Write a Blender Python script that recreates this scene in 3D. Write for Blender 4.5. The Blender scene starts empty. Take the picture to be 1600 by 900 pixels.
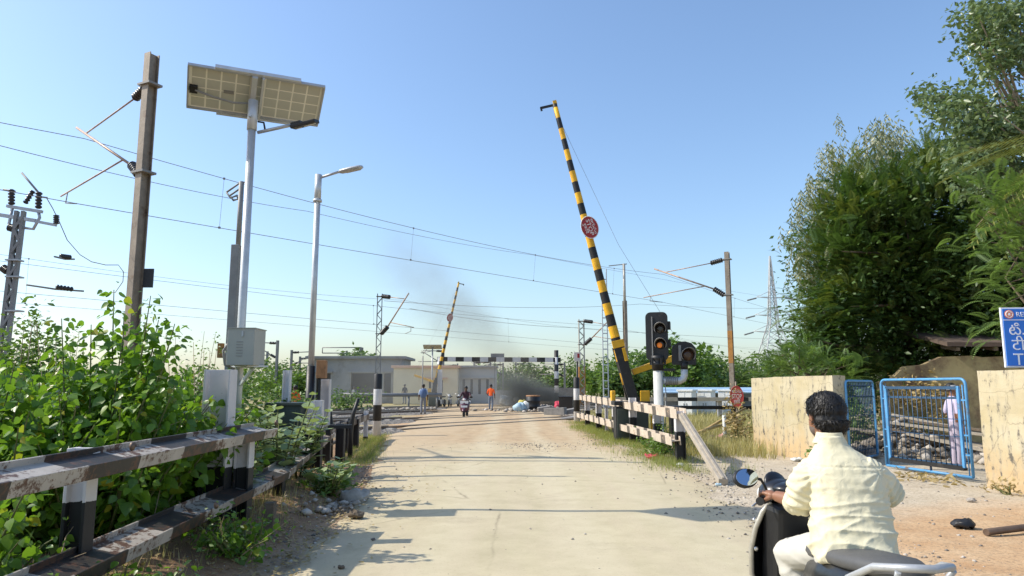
import bpy, bmesh, math, random
import numpy as np
from mathutils import Vector, Matrix, noise
R = math.radians
random.seed(7)
rng = np.random.default_rng(7)
sc = bpy.context.scene
COL = sc.collection

# ---------------------------------------------------------------- camera
CAM_H, PITCH, FPX = 1.55, R(7.95), 1110.0
cam_d = bpy.data.cameras.new('camera')
cam = bpy.data.objects.new('camera', cam_d); COL.objects.link(cam)
cam.location = (0, 0, CAM_H); cam.rotation_euler = (R(90) + PITCH, 0, 0)
cam_d.sensor_width = 36; cam_d.lens = 36 * FPX / 1600
cam_d.clip_start = 0.05; cam_d.clip_end = 5000
sc.camera = cam
# ---------------------------------------------------------------- sun and sky
SUN_EL, SUN_AZ = R(41.7), R(-87.0)          # azimuth from +Y towards +X: the sun stands on the left
w = bpy.data.worlds.new('World'); sc.world = w; w.use_nodes = True
wn = w.node_tree; wn.nodes.clear()
sky = wn.nodes.new('ShaderNodeTexSky'); sky.sky_type = 'NISHITA'; sky.sun_disc = False
sky.sun_elevation = SUN_EL; sky.sun_rotation = SUN_AZ
sky.altitude = 100; sky.air_density = 1.2; sky.dust_density = 1.5; sky.ozone_density = 4.5
bg = wn.nodes.new('ShaderNodeBackground'); bg.inputs[1].default_value = 0.15
wo = wn.nodes.new('ShaderNodeOutputWorld')
wn.links.new(sky.outputs[0], bg.inputs[0]); wn.links.new(bg.outputs[0], wo.inputs[0])
sun_dir = Vector((math.sin(SUN_AZ) * math.cos(SUN_EL), math.cos(SUN_AZ) * math.cos(SUN_EL), math.sin(SUN_EL)))
sd = bpy.data.lights.new('sun', 'SUN'); sd.energy = 3.4; sd.angle = R(0.5); sd.color = (1, 0.93, 0.80)
so = bpy.data.objects.new('sun', sd); COL.objects.link(so)
so.rotation_euler = sun_dir.to_track_quat('Z', 'Y').to_euler()
so.location = sun_dir * 80
sc.view_settings.view_transform = 'Standard'; sc.view_settings.look = 'None'
sc.view_settings.gamma = 1; sc.view_settings.exposure = 0.57
sc.cycles.max_bounces = 6; sc.cycles.diffuse_bounces = 3; sc.cycles.transparent_max_bounces = 8
sc.cycles.volume_bounces = 1

# ---------------------------------------------------------------- helpers
def at(px, py, Y):
    """point of the place at distance Y in front of the viewpoint, seen in direction (px, py) of the 1600x900 photograph"""
    cx, cy = (px - 800) / FPX, (450 - py) / FPX
    d = Vector((cx, math.cos(PITCH) - cy * math.sin(PITCH), math.sin(PITCH) + cy * math.cos(PITCH)))
    return Vector((0, 0, CAM_H)) + d * (Y / d.y)

def V3(*a): return Vector(a)

class MB:
    """collects shapes; build() links them as ONE mesh object"""
    def __init__(s): s.v = []; s.f = []; s.mi = []; s.sm = []
    def add(s, vs, fs, mi=0, smooth=False):
        b = len(s.v); s.v.extend([tuple(p) for p in vs])
        for f in fs: s.f.append(tuple(i + b for i in f)); s.mi.append(mi); s.sm.append(smooth)
        return s
    def box(s, c, size, rot=None, mi=0):
        x, y, z = [k / 2 for k in size]
        vs = [Vector(p) for p in ((-x,-y,-z),(x,-y,-z),(x,y,-z),(-x,y,-z),(-x,-y,z),(x,-y,z),(x,y,z),(-x,y,z))]
        if rot is not None: vs = [rot @ p for p in vs]
        c = Vector(c)
        return s.add([p + c for p in vs], [(3,2,1,0),(4,5,6,7),(0,1,5,4),(1,2,6,5),(2,3,7,6),(3,0,4,7)], mi)
    def prof(s, p0, p1, poly, up=(0,0,1), mi=0, scale1=1.0):
        """extrude the 2-D polygon along p0 -> p1; polygon x goes sideways, y goes up"""
        p0, p1 = Vector(p0), Vector(p1); d = (p1 - p0).normalized(); up = Vector(up)
        sx = d.cross(up)
        if sx.length < 1e-4: sx = d.cross(Vector((1, 0, 0)))
        sx.normalize(); uy = sx.cross(d)
        n = len(poly)
        vs = [p0 + sx * a + uy * b for a, b in poly] + [p1 + sx * a * scale1 + uy * b * scale1 for a, b in poly]
        fs = [(i, (i + 1) % n, n + (i + 1) % n, n + i) for i in range(n)]
        return s.add(vs, fs + [tuple(range(n))[::-1], tuple(range(n, 2 * n))], mi)
    def beam(s, p0, p1, wd, ht, up=(0,0,1), mi=0):
        return s.prof(p0, p1, [(-wd/2,-ht/2),(wd/2,-ht/2),(wd/2,ht/2),(-wd/2,ht/2)], up, mi)
    def tube(s, pts, rad, n=8, mi=0, smooth=True, caps=True):
        pts = [Vector(p) for p in pts]
        if not hasattr(rad, '__len__'): rad = [rad] * len(pts)
        vs, fs = [], []; prev = None
        for i, p in enumerate(pts):
            d = (pts[min(i+1, len(pts)-1)] - pts[max(i-1, 0)]).normalized()
            if prev is None:
                a = d.cross(Vector((0,0,1)))
                if a.length < 1e-3: a = d.cross(Vector((1,0,0)))
            else:
                a = prev - d * prev.dot(d)
            a.normalize(); prev = a; b = d.cross(a)
            for k in range(n):
                t = 2 * math.pi * k / n
                vs.append(p + (a * math.cos(t) + b * math.sin(t)) * rad[i])
        for i in range(len(pts) - 1):
            for k in range(n):
                fs.append((i*n+k, i*n+(k+1) % n, (i+1)*n+(k+1) % n, (i+1)*n+k))
        s.add(vs, fs, mi, smooth)
        if caps:
            s.add(vs[:n], [tuple(range(n))[::-1]], mi); s.add(vs[-n:], [tuple(range(n))], mi)
        return s
    def lathe(s, c, prof, n=16, rot=None, mi=0, smooth=True):
        vs, fs = [], []; c = Vector(c)
        for r, z in prof:
            for k in range(n):
                t = 2 * math.pi * k / n
                p = Vector((r * math.cos(t), r * math.sin(t), z))
                vs.append(c + (rot @ p if rot is not None else p))
        m = len(prof)
        for i in range(m - 1):
            for k in range(n):
                fs.append((i*n+k, i*n+(k+1) % n, (i+1)*n+(k+1) % n, (i+1)*n+k))
        s.add(vs, fs, mi, smooth)
        s.add(vs[:n], [tuple(range(n))[::-1]], mi); s.add(vs[-n:], [tuple(range(n))], mi)
        return s
    def ball(s, c, r, seg=12, rings=8, rot=None, mi=0):
        if not hasattr(r, '__len__'): r = (r, r, r)
        c = Vector(c); vs = []; fs = []
        for i in range(rings + 1):
            a = math.pi * i / rings
            for k in range(seg):
                t = 2 * math.pi * k / seg
                p = Vector((r[0]*math.sin(a)*math.cos(t), r[1]*math.sin(a)*math.sin(t), r[2]*math.cos(a)))
                vs.append(c + (rot @ p if rot is not None else p))
        for i in range(rings):
            for k in range(seg):
                fs.append((i*seg+k, (i+1)*seg+k, (i+1)*seg+(k+1) % seg, i*seg+(k+1) % seg))
        return s.add(vs, fs, mi, True)
    def build(s, name, mats, parent=None, loc=None, bevel=0, at_origin=None):
        me = bpy.data.meshes.new(name)
        off = Vector(at_origin) if at_origin is not None else Vector((0, 0, 0))
        me.from_pydata([tuple(Vector(p) - off) for p in s.v], [], s.f)
        if not isinstance(mats, (list, tuple)): mats = [mats]
        for m in mats: me.materials.append(m)
        me.polygons.foreach_set('material_index', s.mi)
        me.polygons.foreach_set('use_smooth', s.sm)
        bm = bmesh.new(); bm.from_mesh(me)
        bmesh.ops.remove_doubles(bm, verts=bm.verts, dist=1e-5)
        bmesh.ops.recalc_face_normals(bm, faces=bm.faces)
        if bevel > 0:
            es = [e for e in bm.edges if len(e.link_faces) == 2 and e.calc_face_angle(0) > 0.6]
            bmesh.ops.bevel(bm, geom=es, offset=bevel, segments=2, affect='EDGES', profile=0.6, clamp_overlap=True)
        bm.to_mesh(me); bm.free(); me.update()
        return link(name, me, parent, loc)

def link(name, me, parent=None, loc=None):
    o = bpy.data.objects.new(name, me); COL.objects.link(o)
    if parent is not None: o.parent = parent
    if loc is not None: o.location = loc
    return o
def tag(o, label=None, cat=None, group=None, kind=None):
    if label: o['label'] = label
    if cat: o['category'] = cat
    if group: o['group'] = group
    if kind: o['kind'] = kind
    return o
def thing(name, label, cat, loc=(0,0,0), rz=0, group=None):
    o = bpy.data.objects.new(name, None); COL.objects.link(o)
    o.location = loc; o.rotation_euler = (0, 0, rz); o.empty_display_size = 0.2
    return tag(o, label, cat, group)
def copy_tree(o, parent=None):
    c = o.copy(); COL.objects.link(c)
    if parent is not None: c.parent = parent
    for ch in o.children: copy_tree(ch, c)
    return c
def place(o, loc, rz=0, label=None):
    o.location = loc; o.rotation_euler = (0, 0, rz)
    if label: o['label'] = label
    return o
def tri_mesh(name, V, F, mat, parent=None, attr=None, smooth=False, kind=None):
    """fast mesh from numpy arrays; F is (M,k)"""
    me = bpy.data.meshes.new(name)
    V = np.asarray(V, dtype=np.float32); F = np.asarray(F, dtype=np.int32); k = F.shape[1]
    me.vertices.add(len(V)); me.vertices.foreach_set('co', V.ravel())
    me.loops.add(F.size); me.loops.foreach_set('vertex_index', F.ravel())
    me.polygons.add(len(F))
    me.polygons.foreach_set('loop_start', np.arange(len(F), dtype=np.int32) * k)
    me.polygons.foreach_set('loop_total', np.full(len(F), k, dtype=np.int32))
    if smooth: me.polygons.foreach_set('use_smooth', np.ones(len(F), dtype=bool))
    if attr is not None:
        a = me.attributes.new('v', 'FLOAT', 'POINT'); a.data.foreach_set('value', np.asarray(attr, dtype=np.float32))
    me.materials.append(mat); me.update(calc_edges=True); me.validate()
    o = link(name, me, parent)
    if kind: o['kind'] = kind
    return o
def frames(D, N):
    """rotation matrices whose x axis is D, z axis close to N"""
    D = D / np.linalg.norm(D, axis=1, keepdims=True)
    Y = np.cross(N, D); Y /= np.maximum(np.linalg.norm(Y, axis=1, keepdims=True), 1e-6)
    Z = np.cross(D, Y)
    return np.stack([D, Y, Z], axis=2)
def scatter(name, tv, tf, M, S, T, mat, parent=None, vals=None, kind='stuff', smooth=False):
    tv = np.asarray(tv, float); tf = np.asarray(tf, int); n = len(T)
    V = np.einsum('nij,kj->nki', M, tv) * S[:, None, None] + T[:, None, :]
    F = (tf[None] + (np.arange(n) * len(tv))[:, None, None]).reshape(-1, tf.shape[1])
    if vals is None: vals = rng.random(n)
    return tri_mesh(name, V.reshape(-1, 3), F, mat, parent, np.repeat(vals, len(tv)), smooth, kind)

# ---------------------------------------------------------------- materials
class NT:
    def __init__(s, name):
        s.m = bpy.data.materials.new(name); s.m.use_nodes = True; s.t = s.m.node_tree; s.t.nodes.clear()
        s.out = s.n('ShaderNodeOutputMaterial')
    def n(s, typ, ins=None, **kw):
        nd = s.t.nodes.new(typ)
        for k, v in kw.items(): setattr(nd, k, v)
        for k, v in (ins or {}).items():
            if isinstance(v, bpy.types.NodeSocket): s.t.links.new(v, nd.inputs[k])
            else: nd.inputs[k].default_value = v
        return nd
    def coord(s, kind='Object'): return s.n('ShaderNodeTexCoord').outputs[kind]
    def noise(s, vec, scale, detail=4, rough=0.6, fac=True):
        return s.n('ShaderNodeTexNoise', {'Vector': vec, 'Scale': scale, 'Detail': detail, 'Roughness': rough}).outputs[0 if fac else 1]
    def ramp(s, fac, stops, interp='LINEAR'):
        r = s.n('ShaderNodeValToRGB', {0: fac}); r.color_ramp.interpolation = interp
        e = r.color_ramp.elements
        while len(e) < len(stops): e.new(0.5)
        for i, (p, c) in enumerate(stops):
            e[i].position = p; e[i].color = (c, c, c, 1) if isinstance(c, (int, float)) else (*c, 1)
        return r.outputs[0]
    def math(s, op, a, b=0.0, c=0.0, clamp=False):
        return s.n('ShaderNodeMath', {0: a, 1: b, 2: c}, operation=op, use_clamp=clamp).outputs[0]
    def mix(s, fac, a, b, blend='MIX'):
        nd = s.n('ShaderNodeMix', data_type='RGBA', blend_type=blend)
        for i, v in ((0, fac), (6, a), (7, b)):
            if isinstance(v, bpy.types.NodeSocket): s.t.links.new(v, nd.inputs[i])
            elif i == 0: nd.inputs[0].default_value = v
            else: nd.inputs[i].default_value = (*v, 1)
        return nd.outputs[2]
    def bump(s, h, strength=0.3, dist=0.02):
        return s.n('ShaderNodeBump', {'Height': h, 'Strength': strength, 'Distance': dist}).outputs[0]
    def sep(s, vec): return s.n('ShaderNodeSeparateXYZ', {0: vec}).outputs
    def bsdf(s, **ins):
        names = {'col': 'Base Color', 'rough': 'Roughness', 'metal': 'Metallic', 'nor': 'Normal', 'spec': 'Specular IOR Level',
                 'emit': 'Emission Color', 'es': 'Emission Strength', 'trans': 'Transmission Weight', 'coat': 'Coat Weight', 'sheen': 'Sheen Weight'}
        d = {}
        for k, v in ins.items():
            if k in ('col', 'emit') and not isinstance(v, bpy.types.NodeSocket): v = (*v, 1)
            d[names[k]] = v
        return s.n('ShaderNodeBsdfPrincipled', d).outputs[0]
    def done(s, sh): s.t.links.new(sh, s.out.inputs[0]); return s.m

def m_plain(name, c, rough=0.6, metal=0.0, var=0.25, scale=6.0, bump=0.15, dist=0.01, dirt=None, dirt_amt=0.0, spec=0.5, coat=0.0):
    """paint or metal with mottled tone, optional dirt patches and fine relief"""
    t = NT(name); co = t.coord()
    n1 = t.noise(co, scale, 6, 0.65); n2 = t.noise(co, scale * 9, 3)
    a = tuple(max(0, x * (1 - var)) for x in c); b = tuple(min(1, x * (1 + var * 0.6)) for x in c)
    col = t.mix(t.ramp(n1, [(0.3, 0.0), (0.7, 1.0)]), a, b)
    if dirt: col = t.mix(t.ramp(t.noise(co, scale * 0.6, 9, 0.72), [(0.62 - dirt_amt * 0.3, 0.0), (0.72 - dirt_amt * 0.2, 1.0)]), col, dirt)
    return t.done(t.bsdf(col=col, rough=t.math('MULTIPLY_ADD', n2, 0.3, rough - 0.15), metal=metal, spec=spec, coat=coat, nor=t.bump(n2, bump, dist)))

def m_stripe(name, c1, c2, period, axis=0, offset=0.0, rust=0.0, duty=0.5, rough=0.55, rustcol=(0.11, 0.045, 0.022)):
    """painted bands along one object axis, with chips of rust"""
    t = NT(name); co = t.coord(); x = t.sep(co)[axis]
    ph = t.math('FRACT', t.math('MULTIPLY_ADD', x, 1 / period, offset + 50))
    band = t.math('GREATER_THAN', t.math('ADD', ph, t.math('MULTIPLY_ADD', t.noise(co, 22, 3), 0.02, -0.01)), duty)
    n1 = t.noise(co, 3.0, 6, 0.6)
    c1v = t.mix(t.ramp(n1, [(0.3, 0.0), (0.7, 1.0)]), tuple(x * 0.72 for x in c1), c1)
    c2v = t.mix(t.ramp(n1, [(0.3, 0.0), (0.7, 1.0)]), tuple(x * 0.7 for x in c2), tuple(min(1, x * 1.2) for x in c2))
    col = t.mix(band, c1v, c2v)
    n2 = t.noise(co, 14, 10, 0.75)
    if rust > 0:
        big = t.math('MULTIPLY_ADD', t.noise(co, 2.2, 4), 0.55, -0.27)
        col = t.mix(t.ramp(t.math('ADD', n2, big), [(0.66 - rust * 0.22, 0.0), (0.70 - rust * 0.18, 1.0)]), col, rustcol)
    return t.done(t.bsdf(col=col, rough=rough, nor=t.bump(n2, 0.25, 0.008)))

def m_leaf(name, dark, light, trans=0.35, rough=0.42, extra=None, spec=0.5):
    """leaf: tone differs from leaf to leaf, light passes through"""
    t = NT(name)
    v = t.n('ShaderNodeAttribute', attribute_name='v').outputs['Fac']
    info = t.n('ShaderNodeObjectInfo').outputs['Random']
    r = t.math('FRACT', t.math('ADD', v, info))
    stops = [(0.0, dark), (0.75, light)]
    if extra: stops += [(0.93, light), (0.97, extra)]
    else: stops += [(1.0, light)]
    col = t.ramp(r, stops)
    col = t.mix(t.ramp(t.noise(t.coord(), 30, 3), [(0.35, 0.0), (0.7, 0.35)]), col, tuple(min(1, x * 1.5) for x in light))
    p = t.bsdf(col=col, rough=rough, spec=spec)
    tr = t.n('ShaderNodeBsdfTranslucent', {0: t.mix(0.5, col, (light[0] * 1.6, light[1] * 1.7, light[2] * 0.5))}).outputs[0]
    return t.done(t.n('ShaderNodeMixShader', {0: trans, 1: p, 2: tr}).outputs[0])
def m_emit(name, c, s):
    t = NT(name); return t.done(t.bsdf(col=c, emit=c, es=s, rough=0.3))

M = {}
M['steel'] = m_plain('galvanised_steel', (0.42, 0.43, 0.44), 0.45, 0.35, 0.22, 5, 0.1)
M['steel_pale'] = m_plain('pale_galvanised', (0.55, 0.57, 0.58), 0.42, 0.3, 0.18, 4, 0.08)
M['mast'] = m_plain('weathered_mast_steel', (0.27, 0.225, 0.175), 0.6, 0.25, 0.3, 2.5, 0.15, dirt=(0.12, 0.06, 0.03), dirt_amt=0.25)
M['mast_far'] = m_plain('grey_mast_steel', (0.25, 0.245, 0.235), 0.6, 0.2, 0.25, 2, 0.1)
M['mast_light'] = m_plain('silver_mast_steel', (0.42, 0.40, 0.35), 0.5, 0.3, 0.25, 2, 0.1)
M['rusty_orange'] = m_plain('orange_rust_paint', (0.42, 0.19, 0.04), 0.7, 0, 0.3, 3, 0.2, dirt=(0.16, 0.10, 0.05), dirt_amt=0.3)
M['black'] = m_plain('black_paint', (0.014, 0.014, 0.015), 0.5, 0, 0.3, 4, 0.12, dirt=(0.05, 0.042, 0.035), dirt_amt=0.1)
M['rubber'] = m_plain('black_rubber', (0.012, 0.012, 0.012), 0.75, 0, 0.2, 10, 0.1)
M['white'] = m_plain('chalky_white_paint', (0.66, 0.63, 0.60), 0.7, 0, 0.14, 4, 0.15, dirt=(0.36, 0.30, 0.24), dirt_amt=0.12)
M['white_clean'] = m_plain('white_paint', (0.72, 0.73, 0.72), 0.5, 0, 0.08, 3, 0.05)
M['offwhite'] = m_plain('offwhite_paint', (0.56, 0.56, 0.52), 0.5, 0, 0.10, 3, 0.05, dirt=(0.30, 0.28, 0.24), dirt_amt=0.02)
M['porcelain'] = m_plain('dark_insulator', (0.018, 0.016, 0.016), 0.3, 0, 0.2, 8, 0.02)
M['rail_paint'] = m_stripe('striped_rail_paint', (0.46, 0.41, 0.35), (0.032, 0.027, 0.023), 1.3, 0, 0.12, 0.66, 0.52, rustcol=(0.095, 0.045, 0.026))
M['rail_paint_right'] = m_stripe('striped_rail_paint_cream', (0.64, 0.54, 0.43), (0.10, 0.085, 0.07), 1.3, 0, 0.3, 0.34, 0.70, rustcol=(0.36, 0.26, 0.18))
M['bollard'] = m_stripe('bollard_paint', (0.68, 0.67, 0.66), (0.013, 0.013, 0.013), 1.0, 2, 0.01, 0.03, 0.5)
M['boom'] = m_stripe('barrier_boom_paint', (0.013, 0.013, 0.013), (0.78, 0.42, 0.012), 0.71, 2, 0.35, 0.03, 0.5)
M['gauge'] = m_stripe('gauge_beam_paint', (0.66, 0.66, 0.66), (0.02, 0.02, 0.02), 1.5, 0, 0.3, 0.0, 0.5)
M['gaugepost'] = m_stripe('gauge_post_paint', (0.66, 0.66, 0.66), (0.02, 0.02, 0.02), 1.3, 2, 0.2, 0.0, 0.5)
M['yellow'] = m_plain('yellow_paint', (0.74, 0.40, 0.015), 0.45, 0, 0.12, 5, 0.05, dirt=(0.2, 0.12, 0.03), dirt_amt=0.02)
M['boxgrey'] = m_plain('battery_box_paint', (0.36, 0.355, 0.315), 0.5, 0, 0.08, 3, 0.04)
M['greenbox'] = m_plain('dark_green_cabinet_paint', (0.045, 0.06, 0.05), 0.5, 0, 0.2, 3, 0.08, dirt=(0.12, 0.11, 0.09), dirt_amt=0.08)
M['ply'] = m_plain('rusty_brown_box', (0.33, 0.16, 0.065), 0.7, 0, 0.35, 9, 0.2, dirt=(0.1, 0.05, 0.03), dirt_amt=0.2)
M['tube'] = m_plain('cantilever_tube', (0.40, 0.29, 0.22), 0.5, 0.3, 0.3, 6, 0.1, dirt=(0.2, 0.09, 0.05), dirt_amt=0.3)
M['redsign'] = m_plain('red_sign_paint', (0.33, 0.016, 0.016), 0.45, 0, 0.2, 4, 0.05)
M['redsign_old'] = m_plain('faded_red_sign_paint', (0.52, 0.07, 0.06), 0.6, 0, 0.25, 6, 0.1)
M['letter'] = m_plain('sign_lettering_white', (0.75, 0.72, 0.68), 0.5, 0, 0.06, 5, 0.02)
M['bluegate'] = m_plain('blue_gate_paint', (0.09, 0.30, 0.56), 0.45, 0, 0.2, 5, 0.1, dirt=(0.16, 0.12, 0.10), dirt_amt=0.2)
M['bluedark'] = m_plain('dark_blue_gate_paint', (0.025, 0.075, 0.15), 0.5, 0, 0.3, 5, 0.1, dirt=(0.07, 0.05, 0.045), dirt_amt=0.2)
M['signblue'] = m_plain('blue_sign_enamel', (0.015, 0.17, 0.66), 0.35, 0, 0.05, 2, 0.02)
M['signwhite'] = m_plain('sign_white_enamel', (0.85, 0.86, 0.9), 0.4, 0, 0.04, 4, 0.02)
M['signorange'] = m_plain('sign_orange_print', (0.80, 0.22, 0.08), 0.4, 0, 0.05, 4, 0.02)
M['concrete'] = m_plain('grey_concrete', (0.25, 0.235, 0.215), 0.85, 0, 0.3, 4, 0.4, 0.02)
M['stone'] = m_plain('rubble_stone', (0.40, 0.36, 0.31), 0.85, 0, 0.35, 9, 0.4, 0.01)
M['bark'] = m_plain('tree_bark', (0.17, 0.13, 0.09), 0.9, 0, 0.35, 12, 0.6, 0.02)
M['bark_pale'] = m_plain('pale_bark', (0.40, 0.33, 0.25), 0.85, 0, 0.25, 8, 0.4, 0.02)
M['stem'] = m_plain('green_stem', (0.14, 0.15, 0.05), 0.7, 0, 0.3, 20, 0.2, 0.005)
M['dry'] = m_plain('dry_stem', (0.36, 0.27, 0.16), 0.8, 0, 0.3, 20, 0.2, 0.005)
M['bamboo'] = m_plain('bamboo', (0.46, 0.32, 0.13), 0.55, 0, 0.25, 6, 0.15, 0.005)
M['plank'] = m_plain('weathered_plank', (0.38, 0.33, 0.26), 0.8, 0, 0.25, 6, 0.3, 0.006)
M['leaf_shrub'] = m_leaf('broad_leaf', (0.05, 0.12, 0.016), (0.15, 0.27, 0.028), 0.42, 0.38, (0.42, 0.32, 0.03))
M['leaf_grey'] = m_leaf('grey_green_leaf', (0.16, 0.23, 0.10), (0.32, 0.39, 0.18), 0.25, 0.5)
M['leaf_small'] = m_leaf('small_leaf', (0.045, 0.095, 0.02), (0.13, 0.22, 0.04), 0.35, 0.45)
M['leaf_dark'] = m_leaf('dark_pinnate_leaf', (0.026, 0.066, 0.016), (0.078, 0.14, 0.03), 0.3, 0.5)
M['leaf_olive'] = m_leaf('olive_pinnate_leaf', (0.06, 0.10, 0.02), (0.15, 0.19, 0.04), 0.32, 0.45)
M['leaf_euc'] = m_leaf('silvery_drooping_leaf', (0.11, 0.14, 0.07), (0.26, 0.27, 0.15), 0.25, 0.4)
M['leaf_mid'] = m_leaf('glossy_tree_leaf', (0.045, 0.09, 0.04), (0.15, 0.205, 0.09), 0.3, 0.35)
M['leaf_bright'] = m_leaf('bright_green_leaf', (0.06, 0.12, 0.03), (0.14, 0.22, 0.06), 0.4, 0.45)
M['leaf_palm'] = m_leaf('palm_leaflet', (0.13, 0.17, 0.045), (0.32, 0.32, 0.10), 0.3, 0.4)
M['leaf_far'] = m_leaf('far_tree_leaf', (0.05, 0.10, 0.025), (0.12, 0.19, 0.05), 0.3, 0.6)
M['leaf_dry'] = m_leaf('dry_leaf', (0.25, 0.18, 0.08), (0.42, 0.32, 0.15), 0.2, 0.7)
M['grass'] = m_leaf('grass_blade', (0.10, 0.16, 0.03), (0.26, 0.28, 0.07), 0.35, 0.6, (0.45, 0.36, 0.18))
M['grass_dry'] = m_leaf('dry_grass_blade', (0.20, 0.22, 0.07), (0.44, 0.38, 0.19), 0.3, 0.7)
M['skin'] = m_plain('brown_skin', (0.27, 0.125, 0.07), 0.5, 0, 0.12, 14, 0.05, 0.003)
M['skin_dark'] = m_plain('dark_brown_skin', (0.12, 0.065, 0.04), 0.55, 0, 0.12, 14, 0.05)
M['hair'] = m_plain('black_hair', (0.009, 0.008, 0.008), 0.6, 0, 0.3, 30, 0.3, 0.004)
M['hair_lock'] = m_plain('wavy_hair_lock', (0.014, 0.012, 0.011), 0.52, 0, 0.6, 60, 0.1, 0.002, spec=0.45)
M['pylon'] = m_plain('pylon_steel', (0.50, 0.51, 0.52), 0.6, 0.1, 0.1, 0.5, 0.0)
M['stubble'] = m_plain('grey_stubble', (0.16, 0.12, 0.10), 0.7, 0, 0.3, 60, 0.2, 0.002)
M['chrome'] = m_plain('satin_metal', (0.62, 0.62, 0.62), 0.25, 0.9, 0.1, 6, 0.02)
M['gloss_black'] = m_plain('gloss_black_bodywork', (0.012, 0.012, 0.013), 0.34, 0, 0.3, 3, 0.05, dirt=(0.09, 0.075, 0.055), dirt_amt=0.22, coat=0.25)
M['tyre'] = m_plain('tyre_rubber', (0.02, 0.02, 0.02), 0.85, 0, 0.2, 14, 0.2)
M['glass_dark'] = m_plain('dark_lens_glass', (0.02, 0.014, 0.012), 0.1, 0, 0.1, 3, 0.0)
M['amber'] = m_emit('amber_signal_lamp', (0.70, 0.20, 0.03), 0.16)
t = NT('mirror_glass'); M['mirror'] = t.done(t.bsdf(col=(0.42, 0.50, 0.62), metal=1.0, rough=0.02))

# ================================================================ ground, road, railway
def lerp_tab(tab, y):
    if y <= tab[0][0]: return tab[0][1]
    for (a, b), (c, d) in zip(tab, tab[1:]):
        if y <= c: return b + (d - b) * (y - a) / (c - a)
    return tab[-1][1]
LEFT = [(-8, -1.95), (6, -2.0), (9.2, -2.15), (12, -2.5), (15.5, -3.0), (23, -4.1), (31, -4.6), (38, -5.0), (60, -5.4), (95, -5.5)]
RIGHT = [(-8, 2.7), (6, 2.9), (9.2, 3.05), (12, 3.3), (15.5, 3.2), (20, 2.9), (23, 2.75), (38, 2.9), (60, 4.2), (95, 5.0)]
def ss(a, b, x):
    t = min(1, max(0, (x - a) / (b - a))); return t * t * (3 - 2 * t)
def ground_h(x, y):
    n = noise.noise(Vector((x * 0.7, y * 0.7, 0))) * 0.5 + noise.noise(Vector((x * 2.3, y * 2.3, 5))) * 0.22
    l = lerp_tab(LEFT, y) - x; r = x - lerp_tab(RIGHT, y)
    h = -0.02
    if l > -0.6: h += ss(-0.1, 0.85, l) * 0.24 * ss(1, 4, y) * (1 - ss(11, 16, y)) + ss(0.1, 0.8, l) * n * 0.10 * (1 - ss(60, 200, y))
    if r > -0.6: h += ss(0.0, 1.4, r) * (n * 0.07 + 0.02) * (1 - ss(60, 200, y))
    return h
def axis_vals(lo, a, b, hi, step, ncoarse):
    k = np.linspace(0, 1, ncoarse) ** 2.2
    return np.concatenate([(a - (a - lo) * k[1:])[::-1], np.arange(a, b + 1e-6, step), b + (hi - b) * k[1:]])
gx = axis_vals(-1500, -14, 14, 1500, 0.2, 26); gy = axis_vals(-150, -1, 40, 2600, 0.2, 30)
GX, GY = np.meshgrid(gx, gy)
GZ = np.array([[ground_h(x, y) for x in gx] for y in gy])
nx, ny = len(gx), len(gy)
idx = np.arange(nx * ny).reshape(ny, nx)
quads = np.stack([idx[:-1, :-1], idx[:-1, 1:], idx[1:, 1:], idx[1:, :-1]], axis=-1).reshape(-1, 4)

t = NT('soil'); co = t.coord(); X, Y, Z = t.sep(co)
big = t.noise(co, 0.35, 5, 0.6); mid = t.noise(co, 1.8, 7, 0.65); fine = t.noise(co, 26, 5, 0.7); grit = t.noise(co, 110, 3, 0.6)
sand = t.mix(t.ramp(mid, [(0.3, 0.0), (0.7, 1.0)]), (0.46, 0.27, 0.135), (0.61, 0.43, 0.255))
pale = t.mix(t.ramp(mid, [(0.3, 0.0), (0.7, 1.0)]), (0.46, 0.38, 0.27), (0.60, 0.52, 0.40))
brown = t.mix(t.ramp(mid, [(0.3, 0.0), (0.7, 1.0)]), (0.19, 0.115, 0.066), (0.40, 0.25, 0.145))
field = t.mix(t.ramp(mid, [(0.3, 0.0), (0.7, 1.0)]), (0.25, 0.235, 0.10), (0.44, 0.37, 0.21))
# pale gravelly strip beside the road and in front of the gate, sand elsewhere on the right
wob = t.math('MULTIPLY_ADD', big, 2.4, -1.2)
gatepale = t.math('MULTIPLY', t.ramp(t.math('MULTIPLY_ADD', t.math('ADD', Y, wob), 0.05, 0.0), [(0.44, 0.0), (0.50, 1.0)]), 1.0)
right = t.mix(gatepale, sand, pale)
strip = t.ramp(t.math('MULTIPLY_ADD', t.math('ADD', X, t.math('MULTIPLY', wob, 0.7)), 0.1, 0.0), [(0.31, 1.0), (0.40, 0.0)])
right = t.mix(t.math('MULTIPLY', strip, 0.85), right, pale)
isleft = t.ramp(t.math('MULTIPLY_ADD', X, 0.1, 0.5), [(0.27, 1.0), (0.33, 0.0)])
col = t.mix(isleft, right, brown)
far = t.ramp(t.math('MULTIPLY', t.math('ADD', Y, t.math('MULTIPLY', wob, 2)), 0.01), [(0.19, 0.0), (0.24, 1.0)])
beyond = t.mix(t.ramp(t.math('ABSOLUTE', t.math('MULTIPLY_ADD', X, 0.02, 0.0)), [(0.095, 0.0), (0.13, 1.0)]), sand, field)
col = t.mix(far, col, beyond)
col = t.mix(t.ramp(fine, [(0.36, 0.55), (0.52, 0.0)]), col, (0.17, 0.12, 0.08))
col = t.mix(t.ramp(grit, [(0.60, 0.0), (0.72, 0.45)]), col, (0.62, 0.55, 0.45))
hgt = t.math('ADD', t.math('MULTIPLY', fine, 0.8), t.math('MULTIPLY', grit, 0.35))
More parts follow.
